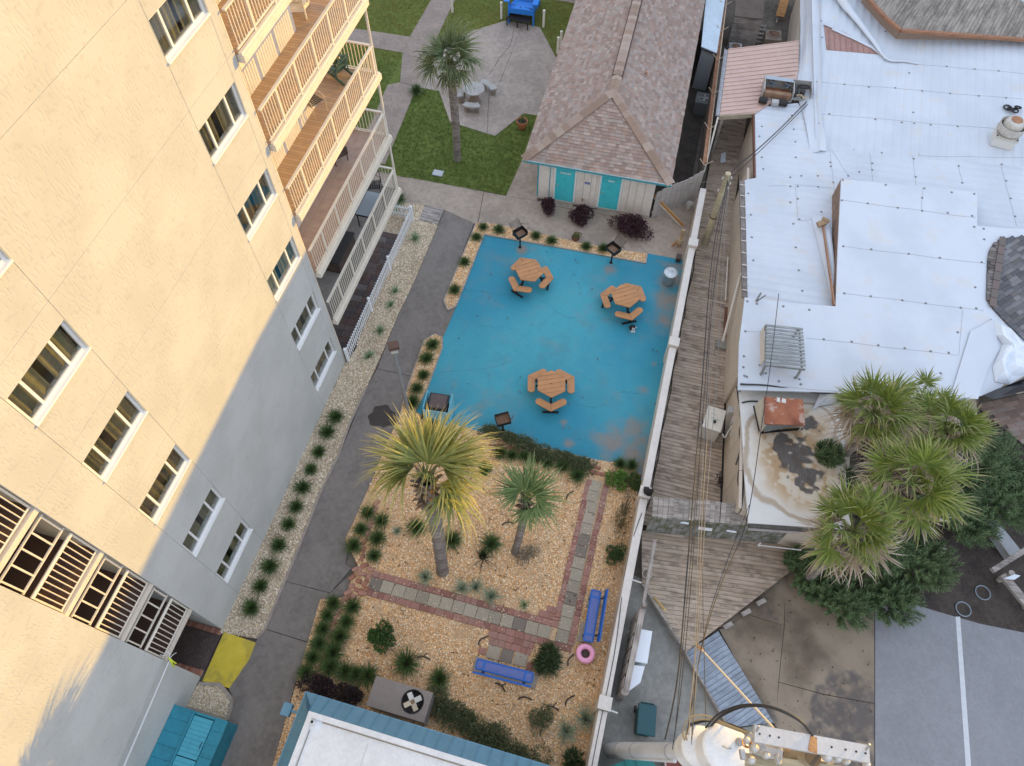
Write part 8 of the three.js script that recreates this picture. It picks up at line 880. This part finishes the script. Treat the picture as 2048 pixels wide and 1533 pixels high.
{ const t = thing('spiky_plant', 'upright dark spiky plant in front of the small palm', 'plant', at(966, 1118)); mesh('foliage', strips([...Array(26)].map((_, i) => { const a = i * 2.4, l = rr(0.45, 0.85), e = rr(0.05, 0.28), d = V(Math.cos(a) * e, 1, Math.sin(a) * e).normalize(), s = V(-Math.sin(a), 0, Math.cos(a)), k = mix3([0.03, 0.05, 0.02], [0.085, 0.11, 0.04], R()), b = V(Math.cos(a) * 0.06, 0.02, Math.sin(a) * 0.06); return [[b, b.clone().addScaledVector(d, l * 0.6), b.clone().addScaledVector(d, l)], [0.022, 0.018, 0], s, [k, k, k]]; })), shrubM, t); mesh('dead_leaves', tuftGeo(142, 30, 0.5, 1.25, 0.012, [0.05, 0.035, 0.022], [0.10, 0.07, 0.04]), shrubM, t); }
// leaf litter over the gravel and paving
{ const g = new THREE.BufferGeometry(); g.setAttribute('position', new THREE.Float32BufferAttribute([-0.05, 0, 0, 0, 0.008, -0.018, 0.05, 0.004, 0, -0.05, 0, 0, 0.05, 0.004, 0, 0, 0.006, 0.018], 3)); g.computeVertexNormals(); const pts = [...scatter(gardenPoly, 520, [[[-5.9, -1.1], [3, -1.1], [3, 4], [-5.9, 4]]]), ...scatter(xz([[1222, 1130], [1560, 1150], [1745, 1215], [1745, 1533], [1560, 1533]]), 160), ...scatter(courtPoly, 70)], im = new THREE.InstancedMesh(uvm(g), mat([1, 1, 1], 0.9), pts.length), m = new THREE.Matrix4(), c = new THREE.Color(), q = new THREE.Quaternion(), e = new THREE.Euler(); pts.forEach(([x, z], i) => { const s = rr(0.5, 1.3); m.compose(V(x, 0.062, z), q.setFromEuler(e.set(rr(-0.2, 0.2), rr(0, 6.28), rr(-0.2, 0.2))), V(s, s, s)); im.setMatrixAt(i, m); const k = R(); im.setColorAt(i, c.setRGB(0.05 + 0.12 * k, 0.035 + 0.07 * k, 0.02 + 0.03 * k)); }); im.name = 'leaf_litter'; im.castShadow = im.receiveShadow = true; scene.add(im); tag(im, 'brown fallen leaves strewn over the gravel and paving', 'leaves', null, 'stuff'); }
// fallen palm boots on the gravel
{ const bm = mat([0.055, 0.040, 0.032], 0.9); [[1138, 991, 1.2], [1015, 1048, 0.5], [965, 1280, 1.0], [848, 1316, 0.2], [1050, 1397, 0.3], [1105, 1416, 0.1], [1137, 1400, 1.1], [1002, 1374, -0.3], [1139, 1320, 1.4]].forEach(([x, y, a], i) => { const t = thing('palm_boot', ["dark palm boot beside the upper end of the vertical paver path", "dark palm boot left of the small palm's trunk", "curved palm boot above the stub of pavers", "palm boot between the glossy shrub and the round tuft", "palm boot below the right end of the lower bench", "palm boot farthest down toward the wall pier", "short palm boot near the separate grey-green shrub", "palm boot just under the lower bench", "small palm boot between the sago shrub and the pink ring"][i], 'palm debris', at(x, y).setY(0.06), a, 'dead palm boots scattered on the gravel'); mesh('boot', merge([tube([V(-0.2, 0, 0.03), V(-0.08, 0.03, -0.02), V(0.06, 0.03, 0.0), V(0.2, 0.0, 0.06)], 0.022, 12, 5), ...(i % 2 ? [tube([V(0, 0.03, -0.01), V(0.06, 0.02, -0.1), V(0.1, 0.0, -0.14)], 0.015, 8, 4)] : [])]), bm, t); }); }
// ---------------------------------------------------------------- fan palms
function frondGeo(seed, pet, Rr, n, droop, hw, c0, c1, tipC, tipF, span = 2.5) { const r = RNG(seed), L = []; { const pts = [], w = [], cs = []; for (let j = 0; j <= 4; j++) { const t = j / 4; pts.push(V(pet * t, 0.06 * pet * Math.sin(t * 2.5), 0)); w.push(0.022 - 0.008 * t); cs.push(mix3([0.16, 0.19, 0.05], c1, t)); } L.push([pts, w, V(0, 0, 1), cs], [pts, w.map(x => x * 0.5), V(0, 1, 0), cs]); }
  for (let i = 0; i < n; i++) { const a = (i / (n - 1) - 0.5) * 2 * span * (1 + 0.02 * r()), l = Rr * (0.62 + 0.38 * Math.cos(a * 0.5)) * (0.85 + 0.3 * r()), d = V(Math.cos(a), 0.10 + 0.22 * r() - 0.05, Math.sin(a)).normalize(), s = V(-Math.sin(a), 0.25 * (i % 2 ? 1 : -1), Math.cos(a)).normalize(), pts = [], w = [], cs = [], k = mix3(c0, c1, r()), dr = droop * (0.5 + 1.0 * r()), tf = tipF * (0.4 + 1.1 * r()), wan = (r() - 0.5) * 0.5, brk = r() < 0.2, sx = 0.30 * Rr * Math.pow(Math.abs(Math.cos(a * 0.5)), 2); for (let j = 0; j <= 5; j++) { const t = j / 5, tt = brk && t > 0.5 ? 0.5 + (t - 0.5) * 0.55 : t, lat = wan * l * t * t; pts.push(V(pet + sx * t * 0.4 + d.x * l * tt - d.z * lat, d.y * l * tt - dr * l * t * t * t - (brk && t > 0.5 ? (t - 0.5) * l * 0.7 : 0) - 0.12 * Rr * (1 - Math.cos(a)) * 0.3 * t, d.z * l * tt + d.x * lat)); w.push(j === 5 ? 0 : hw * [0.45, 1.0, 1.0, 0.75, 0.4][j]); cs.push(mix3(k, tipC, Math.min(1, Math.max(0, (t - (1 - tf)) / Math.max(0.05, tf)) * (tf > 0 ? 1 : 0)))); } L.push([pts, w, s, cs]); } return strips(L); }
function setFrond(m, az, el, roll = 0, k = 1) { const x = V(Math.cos(el) * Math.cos(az), Math.sin(el), Math.cos(el) * Math.sin(az)), z = V(-Math.sin(az), 0, Math.cos(az)), y = z.clone().cross(x); m.quaternion.setFromRotationMatrix(new THREE.Matrix4().makeBasis(x, y, z)); m.rotateX(roll); m.scale.setScalar(k); }
const bark = mat(tex(512, 0.9, (u, v) => { const n = fbm(u, v, 8, 4, 1), b = vnoise(u, v, 4, 3, 40); let c = mix3([0.15, 0.125, 0.105], [0.31, 0.27, 0.235], sst(0.25, 0.75, 0.5 * n + 0.5 * b)); return c.map(x => x * (1 + (R() - 0.5) * 0.2)); }), 0.95, { bumpMap: lumps, bumpScale: 0.012 }), bootM = [mat([0.20, 0.12, 0.07], 0.9), mat([0.30, 0.22, 0.16], 0.9), mat([0.13, 0.095, 0.075], 0.9)];
function palm(label, base, top, r0, r1, fr, fronds, o = {}) {
  const t = thing('fan_palm', label, 'palm tree', base), ax = top.clone().sub(base), mid = ax.clone().multiplyScalar(0.5).add(V(o.bend ?? 0.05, 0, 0)); const cv = new THREE.CatmullRomCurve3([V(0, 0, 0), mid, ax]), g = new THREE.TubeGeometry(cv, 24, 1, 16), p = g.attributes.position; for (let i = 0; i <= 24; i++) { const c = cv.getPointAt(i / 24), k = mix(r0, r1, i / 24) * (i === 0 ? 1.18 : 1) * (1 + 0.05 * Math.sin(i * 2.7)); for (let j = 0; j <= 16; j++) { const q = i * 17 + j; p.setXYZ(q, c.x + (p.getX(q) - c.x) * k, c.y + (p.getY(q) - c.y) * k, c.z + (p.getZ(q) - c.z) * k); } } g.computeVertexNormals(); mesh('trunk', merge([g]), bark, t);
  const r = RNG(o.seed ?? 1), nb = o.boots ?? 34; for (let i = 0; i < nb; i++) { const f = i / nb, a = i * 2.4, c = cv.getPointAt(mix(o.bootFrom ?? 0.86, 0.985, f)), up = r() * 0.5 - 0.1 + 0.5 * f, d = V(Math.cos(a), 0, Math.sin(a)), l = rr(0.16, 0.34) * (o.bootL ?? 1), pts = [c.clone().addScaledVector(d, r1 * 0.7), c.clone().addScaledVector(d, r1 + l * 0.5).add(V(0, l * up, 0)), c.clone().addScaledVector(d, r1 + l * 0.85).add(V(0, l * (up * 1.2 - 0.45 * (1 - f)), 0))]; const k = [0, 0, 0]; mesh('boot', strips([[pts, [0.055, 0.045, 0.012], V(-d.z, 0, d.x), [k, k, k]]]), bootM[Math.floor(r() * 3)], t); }
  fronds.forEach(([az, el, k, vi, roll]) => { const m = mesh('frond', fr[vi % fr.length], leafM, t); m.position.copy(ax); setFrond(m, az, el, roll ?? (r() - 0.5) * 0.6, k); });
  return t;
}
const D = Math.PI / 180;
{ // the big palm whose crown catches the last sun
  const c0 = [0.135, 0.17, 0.042], c1 = [0.29, 0.30, 0.065], tp = [0.56, 0.45, 0.14], fr = [0, 1, 2].map(i => frondGeo(200 + i, 0.46, [1.14, 1.02, 1.20][i], 38, [0.42, 0.75, 0.34][i], 0.027, c0, c1, tp, 0.45, [1.45, 1.75, 1.3][i])), base = at(885, 1143), top = at(853, 958, 7.0);
  palm('tall fan palm with sunlit yellow-green crown in the middle of the garden', base, top, 0.19, 0.20, fr, [[-122 * D, 40 * D, 1.1, 0, 0.5], [-138 * D, 22 * D, 1.08, 2, 0.2], [-106 * D, 24 * D, 1.0, 1, 0.2], [-70 * D, 46 * D, 1.15, 0, -0.2], [-52 * D, 30 * D, 1.2, 2, -0.4], [-62 * D, 14 * D, 1.15, 1, -0.1], [-36 * D, 16 * D, 1.1, 0, -0.5], [-88 * D, 58 * D, 1.0, 2, 0], [82 * D, 80 * D, 0.6, 1, 0], [176 * D, -2 * D, 1.15, 1, 0.5], [-168 * D, 12 * D, 1.0, 0, 0.9], [20 * D, -12 * D, 1.22, 1, -0.4], [5 * D, 6 * D, 0.9, 2, -0.7]], { seed: 3, boots: 46, bootFrom: 0.80, bootL: 1.25 });
  const f2 = [0, 1].map(i => frondGeo(210 + i, 0.34, [0.95, 0.82][i], 25, [0.22, 0.5][i], 0.021, [0.095, 0.16, 0.045], [0.20, 0.275, 0.085], [0.34, 0.35, 0.14], 0.3, 1.75)), b2 = at(1030, 1104), t2 = at(1050, 1000, 4.3);
  palm('smaller grey-green fan palm right of the big palm', b2, t2, 0.13, 0.11, f2, [[-118 * D, 52 * D, 1.05, 0], [-62 * D, 48 * D, 1.0, 0], [-150 * D, 26 * D, 1.0, 1], [-25 * D, 30 * D, 1.05, 0], [-92 * D, 26 * D, 1.0, 1], [12 * D, 8 * D, 1.05, 1], [50 * D, -30 * D, 0.9, 1], [72 * D, -55 * D, 0.95, 1], [-80 * D, 74 * D, 0.8, 0], [95 * D, 60 * D, 0.55, 0], [-175 * D, 8 * D, 0.75, 1]], { seed: 5, boots: 22, bootL: 0.7, bootFrom: 0.84 });
  const f3 = [0, 1, 2].map(i => frondGeo(220 + i, 0.66, [0.9, 0.8, 1.0][i], 38, [0.4, 0.7, 0.5][i], 0.022, [0.065, 0.105, 0.035], [0.16, 0.205, 0.07], [0.30, 0.30, 0.15], 0.35, 1.9)), b3 = at(915, 318), t3 = at(899, 125, 5.75), l3 = []; for (let i = 0; i < 20; i++) l3.push([i * 137.5 * D, (76 - i * 5.2) * D, 0.76 + 0.27 * Math.abs(Math.sin(i * 2.3)), i % 3, 0.8 * Math.sin(i * 5.1)]);
  palm('lone fan palm with rounded dark crown standing on the lawn', b3, t3, 0.17, 0.18, f3, l3, { seed: 7, boots: 44, bootFrom: 0.80, bootL: 1.1 });
  const gr = [0, 1, 2, 3].map(i => frondGeo(230 + i, [0.85, 0.7, 0.95, 0.8][i], [0.80, 0.92, 0.72, 0.86][i], 40, [0.22, 0.42, 0.30, 0.16][i], 0.023, [0.11, 0.165, 0.018], [0.28, 0.33, 0.05], [0.55, 0.43, 0.24], 0.30, [2.0, 1.7, 2.2, 1.9][i])), dead = [0, 1].map(i => frondGeo(240 + i, 0.6, 0.85, 30, 0.6, 0.024, [0.24, 0.175, 0.10], [0.42, 0.31, 0.21], [0.62, 0.52, 0.44], 0.6, 1.8)), all = [...gr, ...dead];
  [[1752, 828, 4.7, 1.0, 'fan palm nearest the white roof edge in the right-hand palm clump'], [1890, 862, 4.5, 0.95, 'fan palm farthest right in the right-hand palm clump'], [1826, 968, 5.2, 1.1, 'largest fan palm in the middle of the right-hand clump'], [1708, 1064, 4.6, 1.05, 'lowest fan palm of the right-hand clump, nearest the mossy fence'], [1838, 806, 4.0, 0.7, 'small palm crown between the two upper palms of the right-hand clump']].forEach(([x, y, h, s, l], pi) => { const top = at(x, y, h), base = top.clone().setY(0).add(V(0.1, 0, 0.15)), L = []; const n = pi === 4 ? 10 : 19, r = RNG(70 + pi); for (let i = 0; i < n; i++) L.push([i * 137.5 * D + pi + (r() - 0.5) * 0.5, (74 - i * 82 / n + (r() - 0.5) * 16) * D, s * (0.66 + 0.38 * r()), Math.floor(r() * 4), (r() - 0.5) * 1.9]); if (pi !== 4) for (let i = 0; i < 8; i++) L.push([i * 137.5 * D + 1.3 * pi + 0.5, (-8 - i * 4 + (r() - 0.5) * 14) * D, s * (0.85 + 0.25 * r()), 4 + i % 2, (r() - 0.5) * 1.2]); palm(l, base, top, 0.16, 0.15, all, L, { seed: 20 + pi, boots: 18 }); });
}
// oleander thicket round those palms
{
  const c0 = [0.032, 0.068, 0.024], c1 = [0.135, 0.195, 0.07], sprayGeo = (seed, n, rad, ht, a0, a1) => { const r = RNG(seed), out = []; for (let i = 0; i < n; i++) { const az = r() * 6.283, q = Math.sqrt(r()), end = V(Math.cos(az) * q * rad, ht * (0.35 + 0.75 * Math.sqrt(1 - q * q * 0.8) * (0.5 + 0.5 * r())), Math.sin(az) * q * rad), st = end.clone().multiplyScalar(0.35).setY(end.y * 0.2), ax = end.clone().sub(st), dir = ax.clone().normalize().add(V(0, 0.1, 0)).normalize(), k0 = r(); for (let j = 0; j < 11; j++) { const p = st.clone().addScaledVector(ax, 0.35 + 0.65 * j / 10); for (let m = 0; m < 3; m++) { const a = m * 2.094 + j * 1.05 + r(), side = dir.clone().cross(V(Math.cos(a), 0.3, Math.sin(a))).normalize(), d = dir.clone().multiplyScalar(0.55 + 0.4 * (j / 10)).addScaledVector(side, 0.8).normalize(), l = 0.12 + 0.07 * r(), s2 = d.clone().cross(dir).normalize(), c = mix3(a0, a1, Math.min(1, 0.25 * k0 + 0.75 * r())); out.push([[p, p.clone().addScaledVector(d, l * 0.5), p.clone().addScaledVector(d, l).add(V(0, -0.02, 0))], [0.005, 0.014, 0], s2, [c, c, c]]); } } } return strips(out); }; [[1662, 905, 2.6, 0.45, 0.9, 'oleander spray leaning over the stained flat roof'], [1690, 958, 2.2, 0.5, 0.9, 'dark oleander shrub at the east edge of the stained roof'], [1972, 905, 2.6, 1.35, 1.7, 'tall dark oleander at the right edge above the barrier'], [2035, 985, 2.2, 1.3, 1.6, 'dark oleander cut by the right frame edge'], [1905, 975, 2.2, 1.3, 1.6, 'oleander shrub behind the largest palm'], [1950, 1035, 1.6, 0.95, 1.3, 'oleander shrub hanging over the pale concrete block'], [1860, 1120, 1.2, 1.0, 1.1, 'feathery oleander beside the dark planting soil'], [1790, 1190, 0.9, 1.0, 1.0, 'low oleander spilling onto the asphalt corner'], [1700, 1195, 0.9, 1.0, 1.0, 'low oleander spilling onto the brown concrete'], [1632, 1155, 0.8, 0.8, 0.9, 'oleander growing at the corner of the triangular deck'], [1775, 1085, 1.6, 1.0, 1.3, 'oleander shrub between the lowest palm and the soil bed'], [1600, 1120, 0.8, 0.45, 0.8, 'thin oleander with bare stems against the mossy fence']].forEach(([x, y, h, rad, ht, l], i) => { const q = at(x, y, h), t = thing('oleander', l, 'shrub', [q.x, Math.max(0, h - ht * 0.75), q.z], i); mesh('foliage', sprayGeo(300 + i, Math.round(200 * Math.max(0.6, rad)), rad, ht, c0, i === 6 ? [0.15, 0.20, 0.07] : c1), shrubM, t); const st = []; const r = RNG(330 + i), y0 = -Math.max(0, h - ht * 0.75); for (let k = 0; k < 9; k++) { const a = r() * 6.28, e = rad * (0.4 + 0.5 * r()); st.push(tube([V(0.12 * Math.cos(a), y0, 0.12 * Math.sin(a)), V(0.4 * e * Math.cos(a), y0 * 0.3 + ht * 0.2, 0.4 * e * Math.sin(a)), V(e * Math.cos(a), ht * (0.5 + 0.4 * r()), e * Math.sin(a))], 0.014, 10, 4)); } mesh('stem', merge(st), mat([0.20, 0.165, 0.12], 0.9), t); });
}
// ================================================================ the row of beach houses that shades the yard (beyond the frame, towards the sun)
{
  const wallM = mat([0.55, 0.52, 0.47], 0.9), roofM = mat([0.25, 0.21, 0.18], 0.9);
  const n = thing('beach_house_row', 'long row of beach houses beyond the yard, towards the low sun', 'building', [20, 0, -48]);
  const prof = [[-12, 10.4], [5, 10.4], [8, 10.45], [10.3, 10.35], [12, 10.6], [15, 11.85], [18.2, 12.3], [22.9, 12.95], [23.3, 12.25], [70, 12.2]];
  const s = new THREE.Shape(); s.moveTo(prof[0][0], 0); for (const p of prof) s.lineTo(p[0], p[1]); s.lineTo(70, 0); s.closePath();
  const g = new THREE.ExtrudeGeometry(s, { depth: 8, bevelEnabled: false }); g.translate(-20, 0, -5);
  mesh('wall', uvm(g), wallM, n);
}
const renderer = new THREE.WebGLRenderer({ antialias: true });
renderer.setSize(1024, 766); renderer.shadowMap.enabled = true; renderer.shadowMap.type = THREE.PCFSoftShadowMap;
renderer.toneMapping = THREE.LinearToneMapping; renderer.toneMappingExposure = EXPOSURE;
renderer.render(scene, camera);
